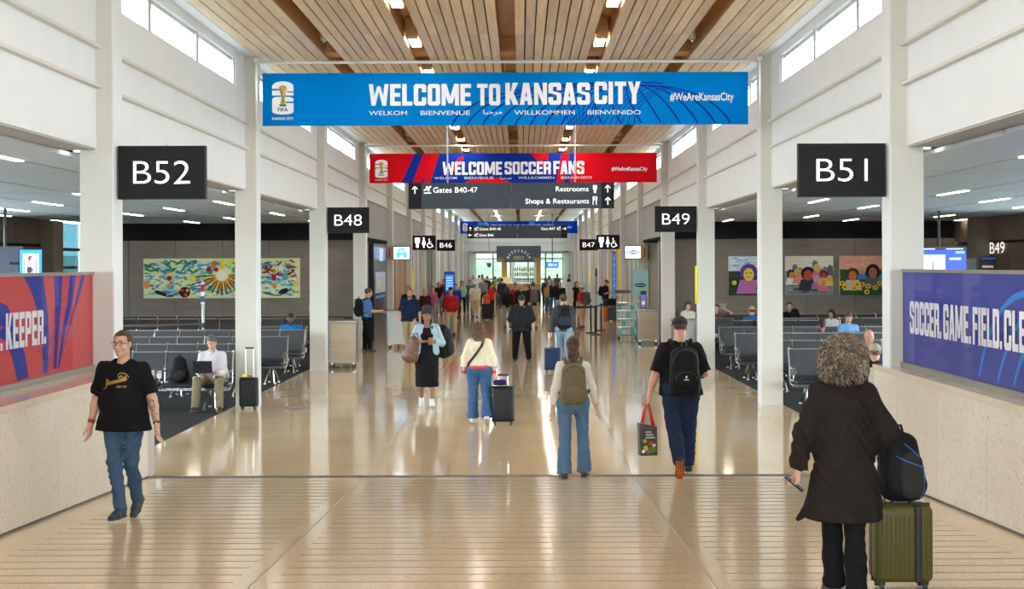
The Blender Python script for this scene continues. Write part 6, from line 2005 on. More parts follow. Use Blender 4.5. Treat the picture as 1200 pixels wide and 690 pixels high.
# ------------------------------------------------------------------ bags
def backpack(info, label, col, size=(0.15, 0.11, 0.24), at=(0, -0.215, 0.27), pocket=None, trim=None, straps=True, res=0.012, tilt=0.0, strap_col=None, group=None):
    """a pack worn on the back of the person"""
    W, u, fwd, rt, S = info['W'], info['u'], info['fwd'], info['rt'], info['S']
    r = info['root']
    t = empty('backpack', r.location, r.rotation_euler[2]); tag(t, label, 'backpack', group)
    c = u*at[2] + fwd*at[1] + rt*at[0]
    a, d, hgt = size
    m = fabric('pack_%02d_%02d_%02d' % tuple(int(q*99) for q in col), col, 0.7)
    P = []
    for sx_ in (-1, 1):
        P.append(cone(W(c + rt*sx_*(a-0.07) - u*(hgt-0.08)), W(c + rt*sx_*(a-0.085) + u*(hgt-0.09)), 0.085*S, 0.075*S, 0.06, tuple(fwd), d/0.085*0.85))
    P.append(cone(W(c - u*(hgt-0.09)), W(c + u*(hgt-0.07)), 0.09*S, 0.075*S, 0.05, tuple(fwd), d/0.09*0.95))
    np_mesh('pack_body', [solid(P, res, wrinkle(0.002, 1.5))], m, t)
    m2 = m if pocket is None else fabric('pocket_%02d_%02d_%02d' % tuple(int(q*99) for q in pocket), pocket, 0.7)
    q = c - fwd*(d*0.82) - u*hgt*0.38
    np_mesh('front_pocket', [solid([cone(W(q - rt*(a-0.09)), W(q + rt*(a-0.09)), 0.085*S, None, 0.03, tuple(fwd), 0.42), cone(W(q - rt*(a-0.09) + u*0.06), W(q + rt*(a-0.09)+u*0.06), 0.07*S, None, 0.03, tuple(fwd), 0.42)], res)], m2, t)
    zc = trim or (0.01, 0.01, 0.01)
    mz = mat('zip_%02d_%02d_%02d' % tuple(int(v*99) for v in zc), zc, 0.5)
    pts = [W(c - fwd*d*0.9 + rt*(a-0.02)*math.cos(tt) + u*(hgt*0.35 + (hgt*0.55)*math.sin(tt))) for tt in [PI*i/12 for i in range(13)]]
    MB().tube(pts, 0.005, 5).build('zip', mz, t, True)
    pts = [W(q - fwd*0.035*1.0 + rt*(a-0.045)*math.cos(tt) + u*(0.03 + 0.075*math.sin(tt))) for tt in [PI*i/10 for i in range(11)]]
    MB().tube(pts, 0.004, 5).build('zip', mz, t, True)
    MB().tube([W(c + u*hgt*0.95 - rt*0.03), W(c + u*(hgt+0.05) - rt*0.02), W(c + u*(hgt+0.05) + rt*0.02), W(c + u*hgt*0.95 + rt*0.03)], 0.009, 6).build('top_handle', mz, t, True)
    if straps:
        ms = m if strap_col is None else fabric('strap', strap_col)
        gg = 0.5+0.5*info['g']
        for sx_ in (-1, 1):
            pts = [c + u*(hgt*0.75) + rt*sx_*0.06 + fwd*0.08, u*0.50 + rt*sx_*0.095*gg - fwd*0.075, u*0.535 + rt*sx_*0.105*gg - fwd*0.0, u*0.49 + rt*sx_*0.115*gg + fwd*0.085*gg, u*0.36 + rt*sx_*0.125*gg + fwd*0.135*gg, u*0.24 + rt*sx_*0.165*gg + fwd*0.10*gg, u*0.14 + rt*sx_*0.19*gg - fwd*0.03, c - u*hgt*0.75 + rt*sx_*(a-0.06) + fwd*0.05]
            P = [cone(W(pts[i]), W(pts[i+1]), 0.024, None, 0.01, tuple(fwd if i not in (1, 2) else u), 0.5) for i in range(len(pts)-1)]
            np_mesh('shoulder_strap', [solid(P, max(0.009, res*0.8))], ms, t)
    return t

def suitcase(x, y, rot, w, d, h, col, label, handle=0.45, z0=None, tilt=0, zip_col=None, name='suitcase'):
    z0 = ramp_z(y) if z0 is None else z0
    t = empty(name, (x, y, z0), math.radians(rot)); tag(t, label, 'suitcase')
    if tilt: t.rotation_euler = (math.radians(tilt), 0, math.radians(rot))
    m = mat('case_%02d_%02d_%02d' % tuple(int(q*99) for q in col), col, 0.42, var=0.05, spec=0.25)
    MB().rbox(-w/2, w/2, -d/2, d/2, 0.055, h, 0.045, 4).build('shell', m, t, True)
    n = max(4, int(w/0.035))
    for i in range(n):
        xx = -w/2 + 0.045 + (w-0.09)*i/(n-1)
        if abs(xx) < 0.03 and name == 'suitcase' and zip_col is None: pass
        MB().rbox(xx-0.006, xx+0.006, -d/2-0.004, d/2+0.004, 0.11, h-0.06, 0.003, 1).build('rib', m, t)
    MB().rbox(-w/2-0.003, w/2+0.003, -0.008, 0.008, 0.052, h+0.003, 0.004, 1).build('zip_seam', mat('black_zip', zip_col or (0.01, 0.01, 0.01), 0.5), t)
    for sx_ in (-1, 1):
        for sy in (-1, 1):
            c = (sx_*(w/2-0.05), sy*(d/2-0.05))
            MB().rbox(c[0]-0.022, c[0]+0.022, c[1]-0.022, c[1]+0.022, 0.035, 0.07, 0.006, 1).build('wheel_housing', M_dark, t)
            wv = MB().tube([(c[0]-0.012, c[1], 0.026), (c[0]+0.012, c[1], 0.026)], 0.026, 12); wv.build('wheel', M_dark, t)
    if handle:
        MB().tube([(-w*0.22, d/2-0.03, h-0.02), (-w*0.22, d/2-0.03, h+handle)], 0.009, 6).tube([(w*0.22, d/2-0.03, h-0.02), (w*0.22, d/2-0.03, h+handle)], 0.009, 6).build('handle_rods', M_chrome, t)
        MB().rbox(-w*0.25, w*0.25, d/2-0.045, d/2-0.015, h+handle-0.01, h+handle+0.02, 0.01, 2).build('handle_grip', M_dark, t, True)
    MB().tube([(-0.06, 0, h), (-0.05, 0, h+0.025), (0.05, 0, h+0.025), (0.06, 0, h)], 0.009, 6).build('carry_handle', M_dark, t, True)
    return t

# ------------------------------------------------------------------ who is where
def X_(px, Y): return (px-611)*Y/F
JEANS = (0.06, 0.13, 0.26)
def wpos(info, pt, lift=(0, 0, 0)):
    r = info['root']
    M = Matrix.Translation(r.location) @ Matrix.Rotation(r.rotation_euler[2], 4, 'Z')
    return M @ (Vector(info['W'](pt)) + Vector(lift))
def held(info, sd, name, mb, m, label, cat, off=(0, 0, 0), rz=0, rx=0, smooth=False):
    wr, f, pn, th = info['J'][sd+'H']
    p = wpos(info, wr + pn*0.03)
    o = mb.build(name, m, None, smooth)
    o.location = p + Vector(off)
    o.rotation_euler = (rx, 0, info['root'].rotation_euler[2] + rz)
    tag(o, label, cat)
    return o
def phone(info, sd, label, off=(0, 0, 0)):
    return held(info, sd, 'phone', MB().rbox(-0.037, 0.037, -0.005, 0.005, -0.07, 0.075, 0.004, 2), mat('phone_black', (0.01, 0.01, 0.012), 0.2), label, 'phone', off, 0, -0.9)
def laptop(x, y, z, rot, label):
    t = empty('laptop', (x, y, z), math.radians(rot)); tag(t, label, 'laptop')
    MB().rbox(-0.16, 0.16, -0.11, 0.11, 0, 0.016, 0.006, 2).build('keyboard_deck', M_dark, t)
    b = MB().rbox(-0.16, 0.16, -0.004, 0.004, 0, 0.21, 0.003, 1); b.xf(Matrix.Translation((0, 0.11, 0.012)) @ Matrix.Rotation(math.radians(-18), 4, 'X')); b.build('screen_lid', M_dark, t)
from mathutils.bvhtree import BVHTree
def decal(obj, polys, col_mat, name, parent, side=1):
    """thin print laid over a garment: polys in local x, z"""
    me = obj.data
    bvh = BVHTree.FromPolygons([v.co[:] for v in me.vertices], [tuple(p.vertices) for p in me.polygons])
    vs, fs = [], []
    for pl in polys:
        n = len(vs); ok = True; tmp = []
        for x, z in pl:
            hit = bvh.ray_cast(Vector((x, side*1.0, z)), Vector((0, -side, 0)))
            if hit[0] is None: ok = False; break
            tmp.append((x, hit[0].y + side*0.004, z))
        if ok:
            vs += tmp; fs.append(tuple(range(n, n+len(pl))))
    me2 = bpy.data.meshes.new(name); me2.from_pydata(vs, [], fs)
    return link_mesh(name, me2, col_mat, parent)
def stroke_polys(pts, w):
    out = []
    for i in range(len(pts)-1):
        (a, b), (c, d) = pts[i], pts[i+1]
        l = math.hypot(c-a, d-b) or 1; nx, ny = -(d-b)/l*w/2, (c-a)/l*w/2
        out.append([(a+nx, b+ny), (a-nx, b-ny), (c-nx, d-ny), (c+nx, d+ny)])
    return out
def part_of(info, nm):
    return [c for c in info['root'].children if c.name.split('.')[0] == nm][0]

# 1 walker towards the camera on the left
def ex(i):
    W, J, r = i['W'], i['J'], i['root']
    m = mat('gold_ink', (0.50, 0.34, 0.05), 0.5)
    t = part_of(i, 't_shirt'); z = W(i['u']*0.33)[2]
    pl = []
    # script lettering, read from the front (local x runs against the picture)
    scr = [(-0.115 + 0.009*k, z - 0.03 + 0.0035*k*0.6 + (0.020 if k % 2 else -0.012)) for k in range(22)]
    scr = [(-a_, b_) for a_, b_ in scr]
    pl += stroke_polys(scr, 0.006)
    pl += stroke_polys([(0.135, z-0.075), (0.10, z-0.045), (0.085, z+0.005), (0.105, z+0.02), (0.11, z-0.02)], 0.008)
    lp = [(-0.055 - 0.045*math.cos(a_), z + 0.045 + 0.030*math.sin(a_) - 0.010*math.cos(a_)) for a_ in [2*PI*k/18 for k in range(17)]]
    pl += stroke_polys(lp, 0.006)
    pl += stroke_polys([(-0.02, z+0.03), (-0.04, z+0.055), (-0.06, z+0.02), (-0.075, z+0.05), (-0.085, z+0.015)], 0.007)
    for k, ch in enumerate('COFFEE'):
        for g_ in block_glyph(ch):
            pl.append([(-(-0.005 + k*0.0155 + a_*0.02) if False else (-0.002 - k*0.0155 - a_*0.018), z - 0.055 + b_*0.017) for a_, b_ in g_])
    decal(t, pl, m, 'gold_print', t)
    wr = J['rA'][2]; f = unit(J['rA'][2]-J['rA'][1])
    MB().tube([W(wr - f*0.05), W(wr - f*0.015)], 0.034*i['S'], 14).build('red_wristband', mat('red_band', (0.40, 0.02, 0.04), 0.7), r, True)
    wr = J['lA'][2]; f = unit(J['lA'][2]-J['lA'][1])
    MB().tube([W(wr - f*0.03), W(wr - f*0.01)], 0.033*i['S'], 14).build('watch_strap', M_dark, r, True)
    b_ = part_of(i, 'body')
    # tattoo ink on the left forearm
    el, w2 = J['lA'][1], J['lA'][2]
    rnd = random.Random(2); pl = []
    for k in range(80):
        t_ = rnd.uniform(0.0, 0.85); c = W(el + (w2-el)*t_)
        cx, cz = c[0] + rnd.uniform(-.03, .03), c[2]
        pl.append([(cx + rnd.uniform(.003, .010)*math.cos(a_), cz + rnd.uniform(.003, .012)*math.sin(a_)) for a_ in (0, 1.2, 2.5, 3.7, 5)])
    decal(b_, pl, mat('tattoo_ink', (0.24, 0.14, 0.12), 0.6), 'tattoo', b_)
i1 = person('person in black T-shirt with gold print and blue jeans walking by the left half wall', X_(144, 13.6), 13.6, 172, 1.74, g=1.16, skin='light', hair=('slick', (0.085, 0.045, 0.022)),
    top=dict(kind='tee', col=(0.008, 0.008, 0.010), sleeve=0.85, hem=-0.13, fat=0.012, hemw=0.168, wr=0.005), bottom=dict(kind='pants', col=(0.050, 0.095, 0.17), fat=0.0, ankle=0.055, wr=0.009),
    shoes=(0.012, 0.03, 0.045), sole=(0.03, 0.045, 0.06), glasses=True, lod=0, belly=0.045, extra=ex,
    pose=dict(rt=(-.15, .26, -1), rs=(-.16, .06, -1), lt=(.08, -.02, -1), ls=(.10, -.65, -1), lf=(.0, 1, -.75), rf=(.1, 1, 0), ra=[(.30, -.12, -1), (.22, .10, -1)], la=[(-.34, .0, -1), (-.28, .22, -1)], head=(6, 0), thumbl=(0.3, 1, 0)))

# 2 woman on the right foreground seen from behind
def ex(i):
    W, u, S = i['W'], i['u'], i['S']
    m = part_of(i, 'jacket').data.materials[0]
    for sg, xx, zz in ((-1, -0.30, -0.40), (1, 0.235, -0.40)):
        P = [cone(W((sg*0.17, 0.0, -0.10)), W((sg*0.20, 0.0, -0.30)), 0.05*S, 0.055*S, 0.05, (0, 1, 0), 0.5), cone(W((sg*0.20, 0.0, -0.30)), W((xx, 0.02, zz)), 0.055*S, 0.018*S, 0.03, (0, 1, 0), 0.5)]
        np_mesh('cardigan_point', [solid(P, 0.010)], m, i['root'])
i2 = person('woman with big curly grey hair and long black cardigan walking away beside the green suitcase', X_(988, 9.5), 9.5, -2, 1.69, fem=True, g=1.03, skin='light', hair=('curly', (0.15, 0.11, 0.08)),
    top=dict(kind='jacket', col=(0.018, 0.015, 0.014), sleeve=1.98, hem=-0.40, fat=0.020, hemw=0.150, hemx=1.42, wr=0.010, collar=True), bottom=dict(kind='pants', col=(0.008, 0.008, 0.009), fat=0.004, ankle=0.070, wr=0.006, waist=-0.10), lod=0, extra=ex,
    pose=dict(lt=(.09, .22, -1), ls=(.03, .0, -1), rt=(-.10, -.12, -1), rs=(-.02, -.3, -1), la=[(-.42, -.10, -1), (-.15, .12, -1)], ra=[(.52, -.12, -1), (-.18, .62, -.42)], grip={'r': 'grip', 'l': 'grip'}, head=(8, -4)))
curls(i2, [((0, -0.02, 0.03), (0.136, 0.130, 0.126)), ((0, -0.04, -0.055), (0.136, 0.105, 0.085))], 3000, 0.062, 0.0042, [(0.42, 0.34, 0.25), (0.20, 0.145, 0.10), (0.085, 0.06, 0.045)])
phone(i2, 'l', 'dark phone held low in the hand of the woman in the long black cardigan', (0.01, -0.01, -0.02)).rotation_euler[2] += 1.25
suitcase(X_(1054, 9.86), 9.86, 0, 0.385, 0.24, 0.565, (0.085, 0.075, 0.018), 'olive green hard-shell suitcase with black centre strip in the right foreground', 0.42, None, 0)
_st = [o for o in bpy.data.objects if o.name.startswith('suitcase')][0]
MB().rbox(0.062, 0.108, -0.132, 0.125, 0.06, 0.569, 0.008, 1).build('centre_strip', mat('black_zip', (0.01, 0.01, 0.01), 0.5), _st)
sb = empty('backpack', (X_(1055, 9.84), 9.84, ramp_z(9.86) + 0.572)); tag(sb, 'black and grey backpack with blue piping riding on the olive green suitcase', 'backpack')
mk = fabric('pack_charcoal', (0.030, 0.028, 0.028), 0.7); mk2 = fabric('pack_black', (0.008, 0.008, 0.010), 0.6)
np_mesh('pack_body', [solid([cone((-0.04, 0, 0.12), (-0.07, 0.0, 0.40), 0.115, 0.09, 0.05, (0, 1, 0), 0.9), cone((0.06, -0.01, 0.12), (0.02, -0.01, 0.38), 0.11, 0.085, 0.05, (0, 1, 0), 0.9)], 0.011, wrinkle(0.003, 1.4), [((0, 0, 0.012), (0, 0, -1))])], mk2, sb)
np_mesh('front_pocket', [solid([cone((0.05, -0.085, 0.12), (0.045, -0.085, 0.27), 0.085, 0.075, 0.05, (0, 1, 0), 0.5)], 0.009, wrinkle(0.0015, 1.4))], mk, sb)
MB().tube([(0.0, -0.09, 0.40), (0.08, -0.105, 0.33), (0.125, -0.10, 0.22), (0.13, -0.09, 0.09), (0.09, -0.10, 0.03)], 0.0045, 6).build('blue_piping', mat('blue_piping', (0.02, 0.12, 0.45), 0.5), sb, True)
MB().tube([(-0.06, -0.1, 0.32), (0.0, -0.13, 0.29), (0.11, -0.115, 0.25)], 0.0045, 6).build('blue_piping', MATS['blue_piping'], sb, True)
MB().tube([(-0.11, -0.08, 0.08), (-0.13, -0.10, 0.25), (-0.12, -0.09, 0.42), (-0.10, 0.0, 0.47), (-0.08, 0.05, 0.40)], 0.014, 8).build('shoulder_strap', mk2, sb, True)
MB().tube([(-0.06, 0, 0.47), (-0.05, 0, 0.51), (0.0, 0, 0.51), (0.01, 0, 0.46)], 0.010, 8).build('top_handle', mk2, sb, True)

# 3 woman with the olive backpack
i3 = person('woman in white long-sleeved top and flared jeans carrying an olive backpack', X_(671, 17.15), 17.15, 0, 1.66, fem=True, g=1.0, skin='light', hair=('pony', (0.11, 0.055, 0.03)),
    top=dict(kind='sweater', col=(0.72, 0.66, 0.60), sleeve=1.95, hem=-0.03, wr=0.004), bottom=dict(kind='pants', col=(0.09, 0.18, 0.30), fat=0.008, ankle=0.088, wr=0.005), shoes=(0.10, 0.05, 0.03), sole=(0.08, 0.04, 0.025), lod=0,
    pose=dict(lt=(.0, .03, -1), ls=(-.03, -.10, -1), rt=(.05, .22, -1), rs=(.04, .02, -1), rf=(.2, 1, .0), la=[(-.24, -.12, -1), (-.10, .12, -1)], ra=[(.30, .05, -1), (.22, .28, -1)]))
backpack(i3, 'olive khaki backpack worn by the woman in the white top', (0.16, 0.13, 0.075), (0.150, 0.10, 0.245), at=(0, -0.20, 0.235), trim=(0.06, 0.05, 0.03), res=0.011)

curls(i3, [((0, -0.10, 0.05), (0.05, 0.04, 0.05)), ((0, -0.15, -0.05), (0.052, 0.05, 0.08)), ((0, -0.155, -0.15), (0.05, 0.045, 0.09))], 500, 0.045, 0.0045, [(0.17, 0.085, 0.045), (0.08, 0.04, 0.025)], 3)
# 4 man in black with navy jeans
i4 = person('man in black T-shirt, black cap and navy jeans walking away with a shopping bag', X_(797, 17.3), 17.3, 4, 1.84, g=1.18, skin='pink', hair=('crop', (0.06, 0.035, 0.02)), hat=('cap', (0.012, 0.012, 0.013)),
    top=dict(kind='tee', col=(0.010, 0.010, 0.011), sleeve=0.95, hem=-0.08, fat=0.010, wr=0.006), bottom=dict(kind='pants', col=(0.018, 0.030, 0.070), fat=0.014, ankle=0.062, wr=0.006), shoes=(0.02, 0.02, 0.022), sole=(0.02, 0.02, 0.02), lod=0,
    pose=dict(rt=(.0, .16, -1), rs=(-.02, -.02, -1), lt=(.05, -.02, -1), ls=(.09, -.55, -1), lf=(.08, .45, -1), la=[(-.36, -.10, -1), (-.28, .05, -1)], ra=[(.32, .02, -1), (-.05, .9, -.1)], grip={'l': 'grip', 'r': 'grip'}, head=(0, -12)))
lg = MB()
for a_ in range(7):
    for b_ in (-1, 0, 1):
        cx, cy = b_*0.026, -0.05 + a_*0.034
        lg.rbox(cx-0.010, cx+0.010, cy-0.012, cy+0.012, -0.098, -0.086, 0.003, 1)
R4 = np.array(i4['J']['lF']); o4 = i4['W'](i4['J']['l'][2])
lg.v = [tuple(R4 @ (np.array(p_)*i4['S']) + o4) for p_ in lg.v]
lg_o = lg.build('sole_lugs', mat('orange_rubber', (0.80, 0.13, 0.02), 0.5), part_of(i4, 'shoe')); lg_o['kind'] = 'stuff'
bp4 = backpack(i4, 'black backpack with small white logo worn by the man in the black cap', (0.010, 0.010, 0.011), (0.160, 0.12, 0.27), at=(0.0, -0.235, 0.20), trim=(0.05, 0.05, 0.055), res=0.011)
q = [c for c in bp4.children if c.name.startswith('front_pocket')][0]
zc = np.array([v.co[2] for v in q.data.vertices]).mean()
decal(q, [[(0.012*math.cos(a), zc+0.03 + 0.016*math.sin(a)) for a in [k*PI/4 for k in range(8)]], [(-0.03, zc-0.005), (0.03, zc-0.005), (0.03, zc+0.004), (-0.03, zc+0.004)]], mat('white_ink', (0.7, 0.7, 0.7), 0.5), 'white_logo', q, -1)
phone(i4, 'r', 'phone held in front by the man in the black cap')
wr, f, pn, th = i4['J']['lH']
hp = wpos(i4, wr + f*0.02)
t = empty('shopping_bag', (hp.x-0.01, hp.y, hp.z-0.60), 0.15); tag(t, 'printed shopping bag with long red handles carried by the man in black', 'shopping bag')
bag = MB(); bv = [(-0.10, -0.07, 0.0), (0.10, -0.07, 0.0), (0.10, 0.07, 0.0), (-0.10, 0.07, 0.0), (-0.115, -0.055, 0.38), (0.10, -0.045, 0.33), (0.10, 0.045, 0.33), (-0.115, 0.055, 0.38)]
bag.add(bv, [(0, 3, 2, 1), (4, 5, 6, 7), (0, 1, 5, 4), (1, 2, 6, 5), (2, 3, 7, 6), (3, 0, 4, 7)])
bag.build('bag_body', mat('bag_dark', (0.05, 0.06, 0.055), 0.5), t)
pr = Print((-0.10, -0.0705, 0.0), (1, 0, 0), (0, 0.06, 1), (0, -1, 0), 0.002)
pr.rect(0.01, 0.01, 0.19, 0.30, (0.06, 0.07, 0.06)); pr.layer()
for u_, v_, r_, c_ in ((0.14, 0.07, .04, (.06, .25, .04)), (0.09, 0.05, .03, (.45, .05, .2)), (0.06, 0.09, .03, (.35, .45, .08)), (0.12, 0.14, .025, (.55, .05, .03)), (0.05, 0.17, .025, (.5, .3, .05)), (0.16, 0.12, .02, (.7, .65, .6)), (0.03, 0.05, .02, (.8, .8, .75))):
    pr.l += 0.1; pr.ell(u_, v_, r_, r_, c_, 10)
pr.layer()
for j in range(3): pr.rect(0.06, 0.20+j*0.032, 0.17-0.02*j, 0.218+j*0.032, (0.45, 0.47, 0.45))
pr.build('printed_picture', P_print, t)
for sy in (-1, 1):
    MB().tube([(-0.07, sy*0.05, 0.34), (-0.035, sy*0.03, 0.52), (0.01, 0, 0.605), (0.035, sy*0.03, 0.50), (0.07, sy*0.05, 0.32)], 0.011, 7).build('red_handle', mat('red_strap', (0.60, 0.02, 0.04), 0.5), t, True)

# 5 woman in cream sweater with the black suitcase
def ex(i):
    W, J, u = i['W'], i['J'], i['u']
    pk = mat('pink_red_knit', (0.50, 0.06, 0.10), 0.8)
    for sd in 'lr':
        el, wr = J[sd+'A'][1:]; f = unit(wr-el)
        MB().tube([W(wr - f*0.045), W(wr - f*0.0)], 0.044*i['S'], 14).build('cuff', pk, i['root'], True)
    s_ = MB().lathe([(0.148, -0.02), (0.150, 0.025), (0.135, 0.03), (0.13, -0.02)], n=28)
    s_.v = [(x*1.28, y*1.0, z) for x, y, z in s_.v]; s_.xf(Matrix.Translation(Vector(W((0, -0.01, 0.02))))); s_.build('waist_hem', pk, i['root'], True)
    pts = [u*0.50 + i['rt']*0.09 - i['fwd']*0.06, u*0.40 + i['rt']*0.06 - i['fwd']*0.155, u*0.25 - i['rt']*0.05 - i['fwd']*0.165, u*0.10 - i['rt']*0.17 - i['fwd']*0.125, u*0.0 - i['rt']*0.205 - i['fwd']*0.05]
    P = [cone(W(pts[k]), W(pts[k+1]), 0.020, None, 0.01, (0, 1, 0), 0.5) for k in range(4)]
    i['strap'] = P
i5 = person('woman in cream sweater and wide blue jeans walking away with a black suitcase', X_(561, 23.1), 23.1, -2, 1.57, fem=True, g=1.05, skin='light', hair=('wavy', (0.20, 0.11, 0.05)),
    top=dict(kind='sweater', col=(0.76, 0.68, 0.50), sleeve=1.9, hem=0.03, fat=0.022, wr=0.006, hemw=0.125), bottom=dict(kind='pants', col=(0.05, 0.12, 0.27), fat=0.022, ankle=0.088), shoes=(0.65, 0.65, 0.66), sole=(0.6, 0.6, 0.6), lod=0,
    pose=dict(lt=(-.02, .10, -1), ls=(0, -.05, -1), rt=(.06, -.02, -1), rs=(.04, -.45, -1), rf=(0, 1, -.6), la=[(-.32, -.10, -1), (-.10, .10, -1)], ra=[(.28, .04, -1), (.10, -.15, -1)], grip={'r': 'grip'}), extra=ex)
curls(i5, [((0, -0.03, 0.04), (0.088, 0.10, 0.095)), ((0, -0.06, -0.05), (0.115, 0.08, 0.11))], 700, 0.05, 0.005, [(0.34, 0.20, 0.10), (0.18, 0.10, 0.05), (0.09, 0.05, 0.03)], 5)
tb = empty('crossbody_bag', i5['root'].location, i5['root'].rotation_euler[2]); tag(tb, 'black crossbody bag strap over the cream sweater', 'bag')
np_mesh('strap', [solid(i5['strap'], 0.009)], mat('black_strap', (0.012, 0.012, 0.014), 0.6), tb)
P = [cone(i5['W'](V3((-0.22, 0.04, -0.02))), i5['W'](V3((-0.22, 0.12, -0.02))), 0.06, None, 0.02, (1, 0, 0), 0.5)]
np_mesh('pouch', [solid(P, 0.012)], MATS['black_strap'], tb)
suitcase(X_(589, 23.0), 23.0, 0, 0.345, 0.25, 0.60, (0.010, 0.010, 0.013), 'black ribbed suitcase pulled by the woman in the cream sweater', 0.16)
tn = empty('neck_pillow', (X_(585.5, 22.9), 22.9, 0.63)); tag(tn, 'navy neck pillow resting on top of the black suitcase', 'pillow')
MB().tube([(0.07*math.cos(a), 0.05*math.sin(a), 0.035) for a in [0.3 + 5.6*k/12 for k in range(13)]], 0.042, 10).build('cushion', fabric('navy_plush', (0.012, 0.02, 0.09)), tn, True)
MB().rbox(-0.02, 0.02, -0.075, -0.06, 0.02, 0.05, 0.004, 1).build('clasp', M_dark, tn)

# 6 woman in the denim jacket
def ex(i):
    W, u = i['W'], i['u']
    g_ = fabric('denim_patch', (0.05, 0.13, 0.08))
    for sg in (-1, 1):
        np_mesh('embroidered_yoke', [solid([cone(W(u*0.47 + i['rt']*sg*0.09 + i['fwd']*0.055), W(u*0.40 + i['rt']*sg*0.115 + i['fwd']*0.105), 0.045, 0.035, 0.02, (0, 1, 0), 0.7)], 0.012, wrinkle(0.003, 2))], g_, i['root'])
        P = [cone(W(u*0.46 + i['rt']*sg*0.10 + i['fwd']*0.06), W(u*0.36 + i['rt']*sg*0.13 + i['fwd']*0.115), 0.055, 0.055, 0.03, (0, 1, 0), 0.6), cone(W(u*0.36 + i['rt']*sg*0.13 + i['fwd']*0.115), W(u*0.02 + i['rt']*sg*0.17 + i['fwd']*0.13), 0.055, 0.055, 0.03, (0, 1, 0), 0.55)]
        np_mesh('jacket_front', [solid(P, 0.013, wrinkle(0.004))], fabric('denim_light', (0.34, 0.46, 0.54)), i['root'])
i6 = person('woman in light denim jacket and long black dress looking at her phone', X_(500, 26.0), 26.0, 182, 1.73, fem=True, g=1.1, skin='brown', hair=('afro', (0.010, 0.008, 0.007)),
    top=dict(kind='dress', col=(0.008, 0.008, 0.010), sleeve=0.3, hem=-0.05, tuck=True, vneck=0.05), bottom=dict(kind='dress', col=(0.008, 0.008, 0.010), hem=-0.60, hw=0.165, waist=0.16), shoes=(0.70, 0.70, 0.70), sole=(0.7, 0.7, 0.7), lod=0, extra=ex,
    pose=dict(lt=(.02, .22, -1), ls=(.02, .05, -1), rt=(.0, -.05, -1), rs=(.0, -.35, -1), rf=(0, 1, -.3), la=[(-.40, .10, -1), (.80, .75, .18)], ra=[(.40, .10, -1), (-.80, .75, .18)], head=(0, -22)))
W6 = i6['W']
P = []
for sd in 'lr':
    sh, el, wr = i6['J'][sd+'A']
    P += [cone(W6(sh), W6(el), 0.072, 0.066, 0.04), cone(W6(el), W6(el+(wr-el)*0.72), 0.064, 0.055, 0.02, cut=True)]
P += [cone(W6(i6['u']*0.05 - i6['fwd']*0.03), W6(i6['u']*0.40 - i6['fwd']*0.035), 0.125, 0.12, 0.06, (1, 0, 0), 1.3), cone(W6(i6['u']*0.455 - i6['rt']*0.13), W6(i6['u']*0.455 + i6['rt']*0.13), 0.062, None, 0.05)]
q = cone(W6(i6['u']*0.50 + i6['fwd']*0.03), W6(i6['u']*0.75), 0.07, 0.08, 0.01); q['sub'] = True
q2 = cone(W6(i6['u']*-0.1 + i6['fwd']*0.15), W6(i6['u']*0.50 + i6['fwd']*0.15), 0.13, 0.11, 0.01); q2['sub'] = True
np_mesh('denim_jacket', [solid(P[4:] + [q, q2], 0.013, wrinkle(0.004), [(W6((0, 0, 0.02)), (0, 0, -1)), (W6(i6['u']*0.55), (0, 0, 1))])], MATS['denim_light'], i6['root'])
np_mesh('denim_sleeves', [solid(P[:2] , 0.013, wrinkle(0.004))], MATS['denim_light'], i6['root'])
np_mesh('denim_sleeves', [solid(P[2:4], 0.013, wrinkle(0.004))], MATS['denim_light'], i6['root'])
held(i6, 'r', 'phone', MB().rbox(-0.037, 0.037, -0.005, 0.005, -0.07, 0.075, 0.004, 2), mat('phone_tan', (0.30, 0.16, 0.08), 0.3), 'tan cased phone in the hands of the woman in the denim jacket', 'phone', (0.10, -0.03, 0.02), 0, -0.5)
tt = empty('tote_bag', (X_(481, 25.9), 25.9, 0.78), -0.3); tag(tt, 'slouchy brown leather tote bag hanging at the elbow of the denim jacket woman', 'bag')
np_mesh('bag_body', [solid([cone((-0.04, 0, 0.12), (0.06, 0, 0.36), 0.13, 0.10, 0.05, (0, 1, 0), 0.6), cone((0.05, 0, 0.10), (0.08, 0, 0.34), 0.10, 0.08, 0.05, (0, 1, 0), 0.6)], 0.013, wrinkle(0.005, 1.5))], mat('brown_leather', (0.14, 0.055, 0.025), 0.4), tt)
MB().tube([(0.0, 0, 0.40), (0.06, -0.02, 0.50), (0.12, -0.02, 0.52), (0.15, 0, 0.42)], 0.010, 6).build('handle', MATS['brown_leather'], tt, True)
MB().tube([(0.02, 0, 0.06), (0.06, 0, -0.02), (0.12, 0, 0.02), (0.13, 0, 0.1)], 0.006, 6).build('hanging_strap', MATS['brown_leather'], tt, True)
tp_ = empty('backpack', (X_(521, 26.1), 26.15, 0.86), 0.2); tag(tp_, 'large black backpack slung on one shoulder of the denim jacket woman', 'backpack')
np_mesh('pack_body', [solid([cone((-0.03, 0, 0.10), (-0.05, 0, 0.46), 0.13, 0.11, 0.05, (0, 1, 0), 0.85), cone((0.06, 0.02, 0.12), (0.03, 0.02, 0.40), 0.11, 0.09, 0.05, (0, 1, 0), 0.85)], 0.013, wrinkle(0.003, 1.5))], mk2, tp_)
np_mesh('side_pocket', [solid([cone((0.08, -0.10, 0.12), (0.06, -0.10, 0.28), 0.06, 0.05, 0.03, (0, 1, 0), 0.5)], 0.012)], mk, tp_)
